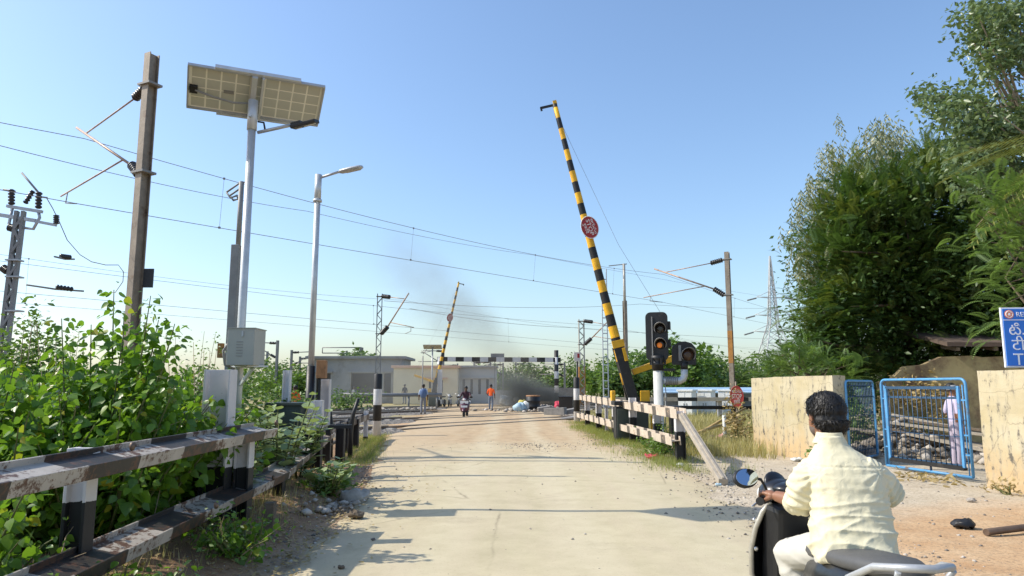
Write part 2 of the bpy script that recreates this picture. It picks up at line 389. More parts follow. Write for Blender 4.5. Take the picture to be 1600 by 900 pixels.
M['soil'] = t.done(t.bsdf(col=col, rough=0.95, spec=0.15, nor=t.bump(hgt, 0.55, 0.02)))
g = tri_mesh('ground', np.stack([GX, GY, GZ], -1).reshape(-1, 3), quads, M['soil'], smooth=True); tag(g, kind='structure')

# ---- road: a pale dusty concrete sheet, ragged at the edges
t = NT('dusty_road'); co = t.coord(); X, Y, Z = t.sep(co)
big = t.noise(co, 0.45, 5, 0.6); mid = t.noise(co, 2.6, 8, 0.68); fine = t.noise(co, 40, 4, 0.7); grit = t.noise(co, 170, 2, 0.5)
stretch = t.n('ShaderNodeMapping', {'Vector': co, 'Scale': (2.2, 0.28, 1)}).outputs[0]
streak = t.noise(stretch, 1.1, 6, 0.6)
c0 = t.mix(t.ramp(mid, [(0.3, 0.0), (0.72, 1.0)]), (0.455, 0.39, 0.25), (0.57, 0.495, 0.325))
c0 = t.mix(t.ramp(streak, [(0.42, 0.0), (0.66, 0.65)]), c0, (0.55, 0.46, 0.32))
dirt = t.mix(t.ramp(mid, [(0.3, 0.0), (0.7, 1.0)]), (0.36, 0.24, 0.135), (0.55, 0.41, 0.25))
yy = t.math('ADD', Y, t.math('MULTIPLY_ADD', big, 9, -4.5))
c0 = t.mix(t.ramp(t.math('MULTIPLY', yy, 0.01), [(0.150, 0.0), (0.215, 0.9)]), c0, dirt)
edge = t.math('ADD', t.math('ABSOLUTE', t.math('MULTIPLY_ADD', X, 1.0, -0.4)), t.math('MULTIPLY_ADD', mid, 1.6, -0.8))
c0 = t.mix(t.ramp(t.math('MULTIPLY', edge, 0.1), [(0.20, 0.0), (0.31, 0.6)]), c0, (0.50, 0.385, 0.245))
wob2 = t.math('MULTIPLY_ADD', t.noise(t.n('ShaderNodeMapping', {'Vector': co, 'Scale': (.3, .12, 1)}).outputs[0], 1.0, 3), 1.4, -.7)
for tx, amt in ((-.75, .42), (.75, .5), (1.9, .3)):
    dd = t.math('ABSOLUTE', t.math('SUBTRACT', t.math('ADD', X, wob2), tx))
    c0 = t.mix(t.math('MULTIPLY', t.ramp(dd, [(.10, amt), (.42, 0.)]), t.ramp(mid, [(.3, .4), (.6, 1.)])), c0, (.60, .53, .365))
c0 = t.mix(t.math('MULTIPLY', t.ramp(t.noise(co, .8, 9, .72), [(.56, 0.), (.66, .5)]), t.ramp(fine, [(.35, 1.), (.65, .4)])), c0, (.36, .30, .205))
c0 = t.mix(t.ramp(t.noise(co, 2.1, 6, .7), [(.70, 0.), (.76, .6)]), c0, (.20, .17, .13))
crack = t.n('ShaderNodeTexVoronoi', {'Vector': t.mix(0.12, co, t.noise(co, 1.5, 4, 0.6, False), 'ADD'), 'Scale': 0.32}, feature='DISTANCE_TO_EDGE').outputs[0]
c0 = t.mix(t.math('MULTIPLY', t.ramp(crack, [(0.0, 0.8), (0.006, 0.0)]), t.ramp(big, [(0.45, 0.0), (0.6, 0.8)])), c0, (0.20, 0.16, 0.11))
c0 = t.mix(t.ramp(fine, [(0.30, 0.5), (0.42, 0.0)]), c0, (0.33, 0.26, 0.17))
c0 = t.mix(t.ramp(grit, [(0.66, 0.0), (0.76, 0.5)]), c0, (0.24, 0.20, 0.15))
M['road'] = t.done(t.bsdf(col=c0, rough=0.9, spec=0.2, nor=t.bump(t.math('ADD', fine, t.math('MULTIPLY', grit, 0.4)), 0.3, 0.012)))
V = []; F = []; ys = np.concatenate([np.arange(-8, 30, 0.16), np.arange(30, 95, 0.8)]); NXR = 22
for j, y in enumerate(ys):
    a = lerp_tab(LEFT, y) + 0.22 * noise.noise(Vector((0, y * 1.3, 3))) + 0.08 * noise.noise(Vector((0, y * 6, 9)))
    b = lerp_tab(RIGHT, y) + 0.35 * noise.noise(Vector((7, y * 0.9, 3))) + 0.12 * noise.noise(Vector((4, y * 5, 9)))
    for k in range(NXR + 1):
        f = k / NXR; x = a + (b - a) * f
        edge = min(f, 1 - f) * (b - a)
        z = 0.008 + 0.03 * ss(0, 1.6, edge) + 0.012 * noise.noise(Vector((x * 0.9, y * 0.5, 1))) - 0.05 * (1 - ss(0, 0.10, edge))
        V.append((x, y, z))
    if j:
        q = (j - 1) * (NXR + 1)
        for k in range(NXR): F.append((q + k, q + k + 1, q + NXR + 2 + k, q + NXR + 1 + k))
tag(tri_mesh('road', V, F, M['road'], smooth=True), kind='structure')

# ---- railway: tracks run obliquely across the road
TU = Vector((0.62, 0.785, 0)).normalized(); TN = Vector((-TU.y, TU.x, 0))
T0 = Vector((-6.3, 24.6, 0))
t = NT('ballast'); co = t.coord(); v = t.n('ShaderNodeTexVoronoi', {'Vector': co, 'Scale': 14.0})
bc = t.mix(t.n('ShaderNodeTexWhiteNoise', {0: v.outputs['Position']}).outputs[0], (0.13, 0.115, 0.10), (0.30, 0.265, 0.22))
M['ballast'] = t.done(t.bsdf(col=bc, rough=0.95, nor=t.bump(v.outputs[0], 0.8, 0.05)))
M['railsteel'] = m_plain('rail_steel', (0.16, 0.11, 0.08), 0.5, 0.5, 0.3, 4, 0.1)
M['railtop'] = m_plain('worn_rail_head', (0.34, 0.31, 0.28), 0.4, 0.6, 0.2, 3, 0.05)
M['sleeper'] = m_plain('concrete_sleeper', (0.34, 0.32, 0.29), 0.85, 0, 0.2, 4, 0.3)
def road_hit(s_, c0):
    p = c0 + TU * s_
    return lerp_tab(LEFT, p.y) - 1.0 < p.x < lerp_tab(RIGHT, p.y) + 0.8
peb_T = []
for k, off in enumerate((0.0, 5.2, 11.5, 17.0)):
    c0 = T0 + TN * off
    runs = []; cur = None
    for s_ in np.arange(-40, 95, 0.5):
        onroad = road_hit(s_, c0)
        if cur is None or cur[0] != onroad: cur = [onroad, s_, s_]; runs.append(cur)
        cur[2] = s_ + 0.5
    b = MB(); r_ = MB(); sl = []
    for onroad, a, e in runs:
        p0, p1 = c0 + TU * a, c0 + TU * e
        zt = 0.055 if onroad else 0.20
        for sgn in (-0.84, 0.84):
            q0, q1 = p0 + TN * sgn, p1 + TN * sgn
            r_.beam(q0 + V3(0, 0, zt - 0.09), q1 + V3(0, 0, zt - 0.09), 0.05, 0.14, mi=0)
            r_.beam(q0 + V3(0, 0, zt), q1 + V3(0, 0, zt), 0.068, 0.035, mi=1)
        if onroad: continue
        b.prof(p0 - V3(0, 0, 0.06), p1 - V3(0, 0, 0.06), [(-2.1, 0), (2.1, 0), (1.5, 0.15), (-1.5, 0.15)])
        for s_ in np.arange(a + 0.3, e, 0.65): sl.append(c0 + TU * s_)
        if k < 3:
            for _ in range(int((e - a) * 26)):
                u = random.uniform(a, e); v_ = random.gauss(0, 1.0)
                p = c0 + TU * u + TN * v_
                if 10 < p.y < 60: peb_T.append((p.x, p.y, 0.10 - 0.05 * max(0, abs(v_) - 1.4)))
    tag(b.build('ballast_bed', M['ballast']), kind='structure')
    rt = r_.build('railway_track', [M['railsteel'], M['railtop']]); tag(rt, kind='structure')
    sm = MB().box((0, 0, 0), (2.6, 0.24, 0.10)).build('sleeper', M['sleeper'], rt)
    ang = math.atan2(TN.y, TN.x)
    near = [p for p in sl if 8 < p.y < 70][:60]
    for i, p in enumerate(near):
        o = sm if i == 0 else sm.copy()
        if i: COL.objects.link(o)
        o.parent = rt; o.location = p + V3(0, 0, 0.075); o.rotation_euler = (0, 0, ang)

# pebble template: a squashed octahedron-ish stone
PV = np.array([(0.5,0,0),(-0.45,0.1,0),(0.05,0.42,0),(0,-0.46,0.03),(0.06,0.02,0.34),(0,0,-0.2),(0.3,0.28,0.16),(-0.28,-0.26,0.18)])
PF = np.array([(0,6,4),(6,2,4),(2,1,4),(1,7,4),(7,3,4),(3,0,4),(0,2,6),(1,3,7),(0,3,5),(3,1,5),(1,2,5),(2,0,5)])
t = NT('pebble_stone'); vv = t.n('ShaderNodeAttribute', attribute_name='v').outputs['Fac']
M['pebble'] = t.done(t.bsdf(col=t.ramp(vv, [(0, (0.15, 0.13, 0.11)), (0.6, (0.32, 0.275, 0.22)), (1, (0.52, 0.47, 0.41))]), rough=0.9))
def pebbles(name, T, smin, smax, mat=None):
    T = np.array(T); n = len(T); a = rng.random(n) * 6.28
    D = np.stack([np.cos(a), np.sin(a), rng.normal(0, 0.15, n)], 1)
    N = np.stack([rng.normal(0, 0.2, n), rng.normal(0, 0.2, n), np.ones(n)], 1)
    S = smin + (smax - smin) * rng.random(n) ** 2.5
    return scatter(name, PV, PF, frames(D, N), S, T, mat or M['pebble'])
pebbles('ballast_stones', peb_T, 0.05, 0.13)
def road_z(x, y): return 0.035
def gz(x, y):
    return max(ground_h(x, y), 0.02 if lerp_tab(LEFT, y) < x < lerp_tab(RIGHT, y) else -1)
T = []
for _ in range(4200):                       # gravel on the right verge
    y = 5 + 24 * random.random() ** 1.6; x = lerp_tab(RIGHT, y) + random.gauss(0.25, 0.45)
    T.append((x, y, gz(x, y)))
for _ in range(1100):                       # loose grit towards the gate and on the sand
    y = random.uniform(4, 16); x = random.uniform(3.2, 9); T.append((x, y, gz(x, y)))
for _ in range(1500):                       # left verge
    y = random.uniform(4.5, 22); x = lerp_tab(LEFT, y) - abs(random.gauss(0, 0.4)) + 0.12; T.append((x, y, gz(x, y)))
for _ in range(700):                        # gravel patch on the road
    x = random.gauss(0.5, 1.1); y = random.gauss(19, 0.9); T.append((x, y, 0.035))
for _ in range(220):
    y = random.uniform(5, 16); T.append((random.gauss(.4, 1) + 1.6 * random.choice((-1, 1)), y, 0.035))
pebbles('gravel', T, 0.012, 0.06)
T = []
for _ in range(75):                        # stone heap on the left bank under the fence
    a = random.random() * 6.28; r = abs(random.gauss(0, 0.32)); x = -2.25 + r * math.cos(a) * 0.8; y = 9.3 + r * math.sin(a) * 1.6
    T.append((x, y, gz(x, y) + 0.05 * max(0, 1 - r)))
pebbles('stone_heap', T, 0.05, 0.17)

# ---- grass: blades joined into sheets of ground cover
BV = np.array([(-0.02,0,0),(0.02,0,0),(0.013,0.09,0.55),(-0.013,0.09,0.55),(0,0.26,1.0)])
BF = np.array([(0,1,2),(0,2,3),(3,2,4)])
def grass(name, T, h0, h1, mat, wide=1.0):
    T = np.array(T); n = len(T); a = rng.random(n) * 6.28
    D = np.stack([np.cos(a), np.sin(a), np.zeros(n)], 1); N = np.stack([rng.normal(0, 0.25, n), rng.normal(0, 0.25, n), np.ones(n)], 1)
    bv = BV.copy(); bv[:, 0] *= wide
    return scatter(name, bv, BF, frames(D, N), h0 + (h1 - h0) * rng.random(n), T, mat)
T = []
for _ in range(1300):                        # strip along the right fence
    f = random.random(); cy = 13.2 + 19 * f; cx = lerp_tab(RIGHT, cy) + 0.30 + random.gauss(0, 0.38)
    if noise.noise(Vector((cx * 1.2, cy * 0.8, 2))) < -0.12: continue
    for _ in range(26):
        x, y = cx + random.gauss(0, 0.16), cy + random.gauss(0, 0.2); T.append((x, y, gz(x, y)))
grass('grass', T, 0.05, 0.17, M['grass'])
T = []
for _ in range(420):                        # left verge by the bollard
    cy = random.uniform(14.5, 23.5); cx = lerp_tab(LEFT, cy) - abs(random.gauss(0.1, 0.4))
    for _ in range(26):
        x, y = cx + random.gauss(0, 0.15), cy + random.gauss(0, 0.2); T.append((x, y, gz(x, y)))
grass('grass', T, 0.04, 0.13, M['grass'])
T = []
for _ in range(2600):                       # rough field behind the right fence
    cy = random.uniform(16, 44); cx = 3.9 + (cy * 0.36 - 2.6) * random.random() ** 1.1
    if 6.0 - 0.19 * (17.8 - cy) < cx and cy < 18: continue
    if noise.noise(Vector((cx * 0.6, cy * 0.4, 7))) < -0.18: continue
    for _ in range(16):
        x, y = cx + random.gauss(0, 0.22), cy + random.gauss(0, 0.3); T.append((x, y, gz(x, y)))
grass('dry_grass', T, 0.10, 0.42, M['grass_dry'], 1.4)
T = []
for _ in range(260):
    cy = random.uniform(4, 12); cx = lerp_tab(LEFT, cy) - random.uniform(0.4, 1.6)
    for _ in range(10):
        x, y = cx + random.gauss(0, 0.15), cy + random.gauss(0, 0.2); T.append((x, y, gz(x, y)))
grass('dry_grass', T, 0.04, 0.16, M['grass_dry'], 1.2)
# leaf litter on the dark bank under the left fence
LV = np.array([(0,0,0),(0.35,0.22,0.06),(0.8,0.14,0.02),(1,0,0.05),(0.8,-0.14,0.08),(0.35,-0.22,0.0)]); LF = np.array([(0,1,5),(1,2,4),(1,4,5),(2,3,4)])
T = [];
for _ in range(2600):
    y = random.uniform(3, 12); x = lerp_tab(LEFT, y) - abs(random.gauss(0.35, 0.6)) + 0.25; T.append((x, y, gz(x, y) + 0.012))
for _ in range(160):
    y = random.uniform(4, 14); x = random.uniform(-2.0, -1.2); T.append((x, y, 0.045))
T = np.array(T); n = len(T); a = rng.random(n) * 6.28
scatter('leaf_litter', LV, LF, frames(np.stack([np.cos(a), np.sin(a), rng.normal(0, .2, n)], 1), np.stack([rng.normal(0, .3, n), rng.normal(0, .3, n), np.ones(n)], 1)),
        0.02 + 0.05 * rng.random(n), T, M['leaf_dry'])

# ================================================================ buildings
M['wall_grey'] = m_plain('grey_plaster', (0.215, 0.23, 0.235), 0.9, 0, 0.15, 0.8, 0.1, dirt=(0.14, 0.145, 0.15), dirt_amt=0.3)
M['wall_cream'] = m_plain('cream_plaster', (0.66, 0.58, 0.40), 0.9, 0, 0.08, 0.8, 0.1)
M['wall_peach'] = m_plain('peach_trim', (0.66, 0.42, 0.29), 0.9, 0, 0.1, 2, 0.1)
M['wall_pale'] = m_plain('pale_grey_plaster', (0.48, 0.47, 0.44), 0.9, 0, 0.1, 1, 0.1)
M['dark'] = m_plain('interior_gloom', (0.03, 0.03, 0.032), 0.9, 0, 0.2, 2, 0.05)  # near-black colour standing in for the shade inside buildings
M['window'] = m_plain('dark_window_pane', (0.06, 0.065, 0.07), 0.25, 0, 0.2, 2, 0.0)

# grey shed: front wall with three real openings, flat roof slab
b_ = thing('shed', 'long grey flat-roofed railway shed with open doorways at left', 'building', (-15.2, 70, 0))
def wall_with_holes(mb, x0, x1, z1, yy, th, holes):
    xs = x0
    for hx0, hx1, hz0, hz1 in holes:
        if hx0 > xs: mb.box(((xs + hx0) / 2, yy, z1 / 2), (hx0 - xs, th, z1))
        mb.box(((hx0 + hx1) / 2, yy, (hz1 + z1) / 2), (hx1 - hx0, th, z1 - hz1))
        if hz0 > 0: mb.box(((hx0 + hx1) / 2, yy, hz0 / 2), (hx1 - hx0, th, hz0))
        xs = hx1
    if xs < x1: mb.box(((xs + x1) / 2, yy, z1 / 2), (x1 - xs, th, z1))
holes = [(-3.9, -2.5, 0, 2.9), (-0.5, 1.9, 0, 2.9), (2.7, 3.4, 0.7, 2.9)]
mb = MB(); wall_with_holes(mb, -4.6, 4.4, 4.3, 0, 0.3, holes)
mb.box((-4.45, 3.0, 2.15), (0.3, 5.7, 4.3)); mb.box((4.25, 3.0, 2.15), (0.3, 5.7, 4.3)); mb.box((-0.1, 6, 2.15), (9.0, 0.3, 4.3))
mb.build('wall', M['wall_grey'], b_)
mb = MB(); mb.box((-0.05, 2.95, 4.43), (9.8, 7.0, 0.26)); mb.build('roof', M['wall_grey'], b_, bevel=0.03)
for hx0, hx1, hz0, hz1 in holes:
    MB().box(((hx0 + hx1) / 2, -0.35, hz1 + 0.12), (hx1 - hx0 + 0.5, 0.5, 0.10)).build('canopy', M['wall_grey'], b_)
    MB().box(((hx0 + hx1) / 2, 1.2, (hz0 + hz1) / 2), (hx1 - hx0 + 0.3, 0.06, hz1 - hz0 + 0.2)).build('gloom_panel', M['dark'], b_)  # near-black panel behind the opening paints the shade of the inside
mb = MB(); mb.lathe((4.55, 2.5, 0), [(0.1, 0), (0.1, 3.2)], 8); mb.build('downpipe', M['wall_grey'], b_)

# cream hut and its pale extension
b_ = thing('hut', 'small cream railway hut with peach roof edge and a shaded window', 'building', (-8.2, 66, 0))
holes = [(0.55, 1.85, 1.05, 2.2)]
mb = MB(); wall_with_holes(mb, -2.7, 3.2, 3.3, 0, 0.25, holes)
mb.box((-2.58, 2.6, 1.65), (0.24, 4.9, 3.3)); mb.box((3.08, 2.6, 1.65), (0.24, 4.9, 3.3)); mb.box((0.25, 5.2, 1.65), (5.9, 0.25, 3.3))
mb.build('wall', M['wall_cream'], b_)
MB().box((0.25, 2.5, 3.42), (6.3, 5.7, 0.22)).build('roof', M['wall_peach'], b_, bevel=0.02)
MB().box((1.2, -0.4, 2.38), (2.2, 0.6, 0.10)).build('window_shade', M['wall_peach'], b_)
wd = MB().box((1.2, 0.06, 1.62), (1.3, 0.04, 1.15)).build('window', M['window'], b_)
mb = MB(); [mb.box((1.2 + k * 0.32, -0.02, 1.62), (0.05, 0.05, 1.15)) for k in (-1, 0, 1)]; mb.build('frame', M['offwhite'], wd)
b_ = thing('annexe', 'pale grey annexe with narrow dark windows right of the cream hut', 'building', (-3.5, 68, 0))
holes = [(-1.2 + k * 0.75, -0.95 + k * 0.75, 0.9, 2.3) for k in range(4)]
mb = MB(); wall_with_holes(mb, -1.6, 2.0, 3.4, 0, 0.2, holes); mb.box((0.2, 3.9, 1.7), (3.4, 0.2, 3.4)); mb.box((1.9, 2, 1.7), (0.2, 3.6, 3.4)); mb.box((-1.5, 2, 1.7), (0.2, 3.6, 3.4))
mb.build('wall', M['wall_pale'], b_)
MB().box((0.2, 1.9, 3.5), (3.9, 4.3, 0.18)).build('roof', M['wall_pale'], b_)
MB().box((0.2, -0.3, 2.42), (3.5, 0.45, 0.08)).build('window_shade', M['wall_pale'], b_)
for h in holes: MB().box(((h[0] + h[1]) / 2, 0.05, 1.6), (0.25, 0.03, 1.4)).build('window', M['window'], b_)
# low compound wall behind the crossing
tag(MB().box((-0.7, 63, 0.6), (2.6, 0.25, 1.35)).build('compound_wall', M['wall_pale']), 'low pale compound wall piece left of the man in orange', 'wall')
tag(MB().box((4.2, 80, 0.75), (8.0, 0.3, 1.5)).build('compound_wall', M['concrete']), 'long low grey wall behind the smoke and the height gauge', 'wall')

# ruined yellow house under the big tree
M['ruin'] = m_plain('flaking_yellow_plaster', (0.40, 0.33, 0.17), 0.95, 0, 0.25, 1.2, 0.3, dirt=(0.15, 0.09, 0.06), dirt_amt=0.6)
M['tile_old'] = m_plain('old_brown_roof', (0.12, 0.085, 0.065), 0.95, 0, 0.3, 3, 0.4)
b_ = thing('ruined_house', 'crumbling yellow house with a sagging brown roof under the dark tree', 'building', (13.0, 20.5, 0), R(-8))
V = [(-2.3, 0), (-2.35, 1.7), (-2.0, 1.78), (-1.6, 2.15), (-1.1, 2.2), (-0.6, 2.42), (0.2, 2.45), (0.5, 2.4), (1.5, 2.45), (3.6, 2.45), (3.6, 0)]
mb = MB(); mb.add([(x, 0, z) for x, z in V] + [(x, 0.3, z) for x, z in V], [tuple(range(11))[::-1], tuple(range(11, 22))] + [(i, (i+1) % 11, 11 + (i+1) % 11, 11 + i) for i in range(11)])
mb.build('wall', M['ruin'], b_)
mb = MB(); mb.prof((-0.6, -0.4, 2.7), (4.6, -0.4, 2.62), [(0.0, 0), (0.0, 0.12), (-3.2, 0.7), (-3.2, 0.58)]); mb.build('roof', M['tile_old'], b_)
mb = MB(); [mb.beam((x, -0.35, 2.62), (x, 0.6, 2.74), 0.1, 0.1) for x in (-0.3, 0.7, 1.7, 2.7, 3.7)]; mb.build('rafters', M['bark'], b_)
MB().box((0.2, 0.5, 1.1), (1.0, 0.05, 2.0)).build('gloom_panel', M['dark'], b_)  # near-black slab painted as the shade of an entrance

# ---- compound walls beside the gate (chalky yellow, weathered)
t = NT('stained_limewash'); co = t.coord(); X, Y, Z = t.sep(co)
n1 = t.noise(co, 1.3, 6, 0.6); n2 = t.noise(co, 7, 9, 0.75); n3 = t.noise(t.n('ShaderNodeMapping', {'Vector': co, 'Scale': (5, 5, 0.9)}).outputs[0], 2.0, 8, 0.7)
c = t.mix(t.ramp(n1, [(0.35, 0.0), (0.65, 1.0)]), (0.45, 0.375, 0.22), (0.53, 0.47, 0.335))
c = t.mix(t.ramp(t.math('ADD', Z, t.math('MULTIPLY_ADD', n1, 0.8, -0.4)), [(0.25, 0.65), (0.75, 0.0)]), c, (0.54, 0.36, 0.18))
c = t.mix(t.ramp(n3, [(0.50, 0.0), (0.66, 0.8)]), c, (0.37, 0.33, 0.25))
c = t.mix(t.ramp(t.math('MULTIPLY', n2, n3), [(0.29, 0.0), (0.35, 0.88)]), c, (0.11, 0.10, 0.085))
pk = t.noise(co, 34, 4, 0.6)
c = t.mix(t.ramp(pk, [(0.68, 0.0), (0.74, 0.7)]), c, (0.14, 0.12, 0.09))
cr = t.n('ShaderNodeTexVoronoi', {'Vector': t.mix(0.2, co, t.noise(co, 3, 4, 0.6, False), 'ADD'), 'Scale': 1.1}, feature='DISTANCE_TO_EDGE').outputs[0]
c = t.mix(t.ramp(cr, [(0.0, 0.6), (0.008, 0.0)]), c, (0.2, 0.17, 0.12))
M['limewash'] = t.done(t.bsdf(col=c, rough=0.95, spec=0.2, nor=t.bump(t.math('ADD', n2, t.math('MULTIPLY', pk, 0.4)), 0.4, 0.015)))
def rough_wall(name, p0, p1, th, h0, h1, label):
    """thick masonry wall from p0 to p1 with an uneven top, subdivided and knocked about"""
    p0, p1 = Vector(p0), Vector(p1); L = (p1 - p0).length
    o = thing(name, label, 'wall', p0, math.atan2(p1.y - p0.y, p1.x - p0.x))
    bm = bmesh.new(); bmesh.ops.create_cube(bm, size=1)
    for v in bm.verts:
        v.co = Vector(((v.co.x + 0.5) * L, (v.co.y) * th, v.co.z + 0.5))
        v.co.z = -0.15 if v.co.z < 0.5 else h0 + (h1 - h0) * v.co.x / L
    bmesh.ops.subdivide_edges(bm, edges=bm.edges[:], cuts=14, use_grid_fill=True)
    for v in bm.verts:
        p = v.co * 1.0
        n = noise.noise_vector(Vector((p.x * 1.7, p.y * 1.7, p.z * 1.7)) + p0) * 0.022 + noise.noise_vector(p * 6) * 0.008
        v.co += n
    me = bpy.data.meshes.new('masonry'); bm.to_mesh(me); bm.free(); me.materials.append(M['limewash'])
    link('masonry', me, o)
    return o
WA, WB, WC, WD = V3(5.95, 17.9, 0), V3(6.58, 14.75, 0), V3(7.42, 11.45, 0), V3(8.35, 7.0, 0)
lw = rough_wall('compound_wall', WA + V3(0.16, 0, 0), WB + V3(0.16, 0, 0), 0.30, 1.78, 1.80, 'shorter stained yellow wall left of the blue gate')
mb = MB(); mb.box((0, 0, 0), (0.75, 0.10, 0.42)); mb.build('plinth', M['limewash'], lw, loc=(0.38, 0.205, 0.18), bevel=0.03)
rough_wall('compound_wall', WC + V3(0.16, 0, 0), WD + V3(0.16, 0, 0), 0.32, 1.80, 1.84, 'longer pitted yellow wall right of the blue gate under the blue sign')

# ================================================================ trees and plants
def crown_points(c, r, n, bias=0.45):
    out = []
    while len(out) < n:
        d = Vector((random.gauss(0, 1), random.gauss(0, 1), random.gauss(0, 1))).normalized()
        f = random.random() ** bias
        p = Vector((d.x * r[0], d.y * r[1], d.z * r[2])) * f
        k = 1 + 0.35 * noise.noise(Vector(c) * 0.3 + d * 2.2)
        out.append(Vector(c) + p * k)
    return out
def limbs(mb, base, top, r0, tips, n=7):
    """trunk from base to top and limbs from points on it towards the tips"""
    base, top = Vector(base), Vector(top)
    mid = base.lerp(top, 0.5) + Vector((random.gauss(0, .12), random.gauss(0, .12), 0))
    mb.tube([base, base.lerp(mid, .5), mid, top], [r0 * 1.25, r0, r0 * 0.8, r0 * 0.45], 9)
    for tp in tips:
        tp = Vector(tp); f = random.uniform(0.35, 0.95)
        s = base.lerp(top, f) if f < .5 else mid.lerp(top, (f - .5) * 2)
        if tp.z < s.z - 0.5: s = base.lerp(top, 0.35)
        m = s.lerp(tp, 0.5) + Vector((random.gauss(0, .25), random.gauss(0, .25), abs(random.gauss(0.1, .25))))
        mb.tube([s, s.lerp(m, .5) , m, tp], [r0 * .42, r0 * .3, r0 * .2, r0 * .06], 5, caps=False)
LEAF2V = np.array([(0,0,0),(0.45,0.26,0.07),(1,0,-0.05),(0.45,-0.26,0.07)]); LEAF2F = np.array([(0,3,2),(0,2,1)])
def leaf_cloud(name, pts, per, spread, size, mat, parent, up=0.6, droop=0.0, tv=LEAF2V, tf=LEAF2F, outward=None):
    T = []; D = []; N = []
    for p in pts:
        for _ in range(per):
            o = Vector((random.gauss(0, 1), random.gauss(0, 1), random.gauss(0, 0.75))) * spread * 0.6
            T.append(p + o)
            d = Vector((random.gauss(0, 1), random.gauss(0, 1), random.gauss(-droop, 0.5)))
            if outward is not None: d += (p - Vector(outward)).normalized() * 0.8
            D.append(d.normalized())
            N.append(Vector((random.gauss(0, 0.6), random.gauss(0, 0.6), up)).normalized())
    T, D, N = np.array(T), np.array(D), np.array(N); n = len(T)
    return scatter(name, tv, tf, frames(D, N), np.array(size[0] + (size[1] - size[0]) * rng.random(n)), T, mat, parent)
# pinnate frond: leaflets in pairs along a drooping rachis of unit length
def frond(npairs, ll, lw, droop, taper=True, hang=-0.22):
    v = []; f = []
    def at_s(s): return Vector((s, 0, 0.12 * math.sin(s * 2.2) - droop * s * s))
    for i in range(npairs):
        s = 0.08 + 0.92 * i / (npairs - 1); p = at_s(s)
        L = ll * (math.sin(math.pi * (0.18 + 0.74 * s)) if taper else 1)
        for sg in (-1, 1):
            d = Vector((0.42, sg, hang)).normalized(); wd = Vector((1, -0.3 * sg, 0)).normalized() * lw
            b = len(v); v += [p - wd * .3, p + d * L * .5 - wd * .6, p + d * L, p + d * L * .5 + wd * .6]
            f.append((b, b + 1, b + 2)); f.append((b, b + 2, b + 3))
    b = len(v); a, c, e = at_s(0), at_s(0.5), at_s(1)
    v += [a + V3(0, .008, 0), a - V3(0, .008, 0), c - V3(0, .006, 0), c + V3(0, .006, 0), e]
    f += [(b, b + 1, b + 2), (b, b + 2, b + 3), (b + 3, b + 2, b + 4)]
    return np.array([tuple(p) for p in v]), np.array(f)
FRV, FRF = frond(14, 0.24, 0.048, 0.34)
def frond_cloud(name, pts, per, spread, size, mat, parent, centre, tv=FRV, tf=FRF, lift=0.15):
    T = []; D = []; N = []
    for p in pts:
        for _ in range(per):
            o = Vector((random.gauss(0, 1), random.gauss(0, 1), random.gauss(0, 0.7))) * spread * 0.5
            out = (p - Vector(centre)).normalized()
            d = out * 0.9 + Vector((random.gauss(0, .6), random.gauss(0, .6), random.gauss(lift, .3)))
            T.append(p + o); D.append(d.normalized()); N.append(Vector((random.gauss(0, .35), random.gauss(0, .35), 1)))
    T, D, N = np.array(T), np.array(D), np.array(N); n = len(T)
    return scatter(name, tv, tf, frames(D, N), size[0] + (size[1] - size[0]) * rng.random(n), T, mat, parent)

# big dark pinnate-leaved tree behind the gate
def make_big_tree():
    o = thing('feathery_tree', 'largest dark green feathery-leaved tree behind the blue gate', 'tree', (13.4, 24.3, 0))
    c = Vector((-0.15, 0, 4.75))
    pts = crown_points(c, (3.5, 3.0, 3.8), 380, 0.42)
    for px, py, r_, n_ in ((1308, 470, 20, 26), (1292, 530, 18, 22), (1312, 400, 18, 20), (1325, 345, 16, 18), (1305, 570, 20, 24), (1350, 318, 18, 18), (1285, 495, 10, 8), (1395, 300, 20, 22), (1450, 290, 22, 26), (1505, 290, 22, 26), (1545, 315, 20, 22), (1540, 370, 22, 24)):
        for _ in range(n_): pts.insert(random.randrange(len(pts)), at(px + random.gauss(0, r_), py + random.gauss(0, r_), 22.4 + random.gauss(0, .5)) - Vector((13.4, 24.3, 0)))
    pts = [p for p in pts if p.z > 0.8 and (p.x + 13.4) / (p.y + 24.3) > .415]
    mb = MB(); limbs(mb, (0.3, 0, -0.1), (0, 0, 6.0), 0.26, pts[::14]); mb.build('trunk', M['bark'], o)
    half = len(pts) * 3 // 5
    frond_cloud('crown', pts[:half], 19, 0.7, (0.38, 0.7), M['leaf_dark'], o, c - V3(0, 0, 1))
    low = [p for p in pts[half:]]
    frond_cloud('crown', low, 17, 0.7, (0.38, 0.7), M['leaf_olive'], o, c - V3(0, 0, 1))
    fill = crown_points(c, (3.3, 2.5, 3.7), 520, 0.5) + pts[::3]; fill = [p for p in fill if p.z > 0.9 and (p.x + 13.4) / (p.y + 24.3) > .42]
    leaf_cloud('inner_leaves', fill, 50, 0.85, (0.10, 0.22), M['leaf_dark'], o, 0.5, 0.2)
    return o
make_big_tree()
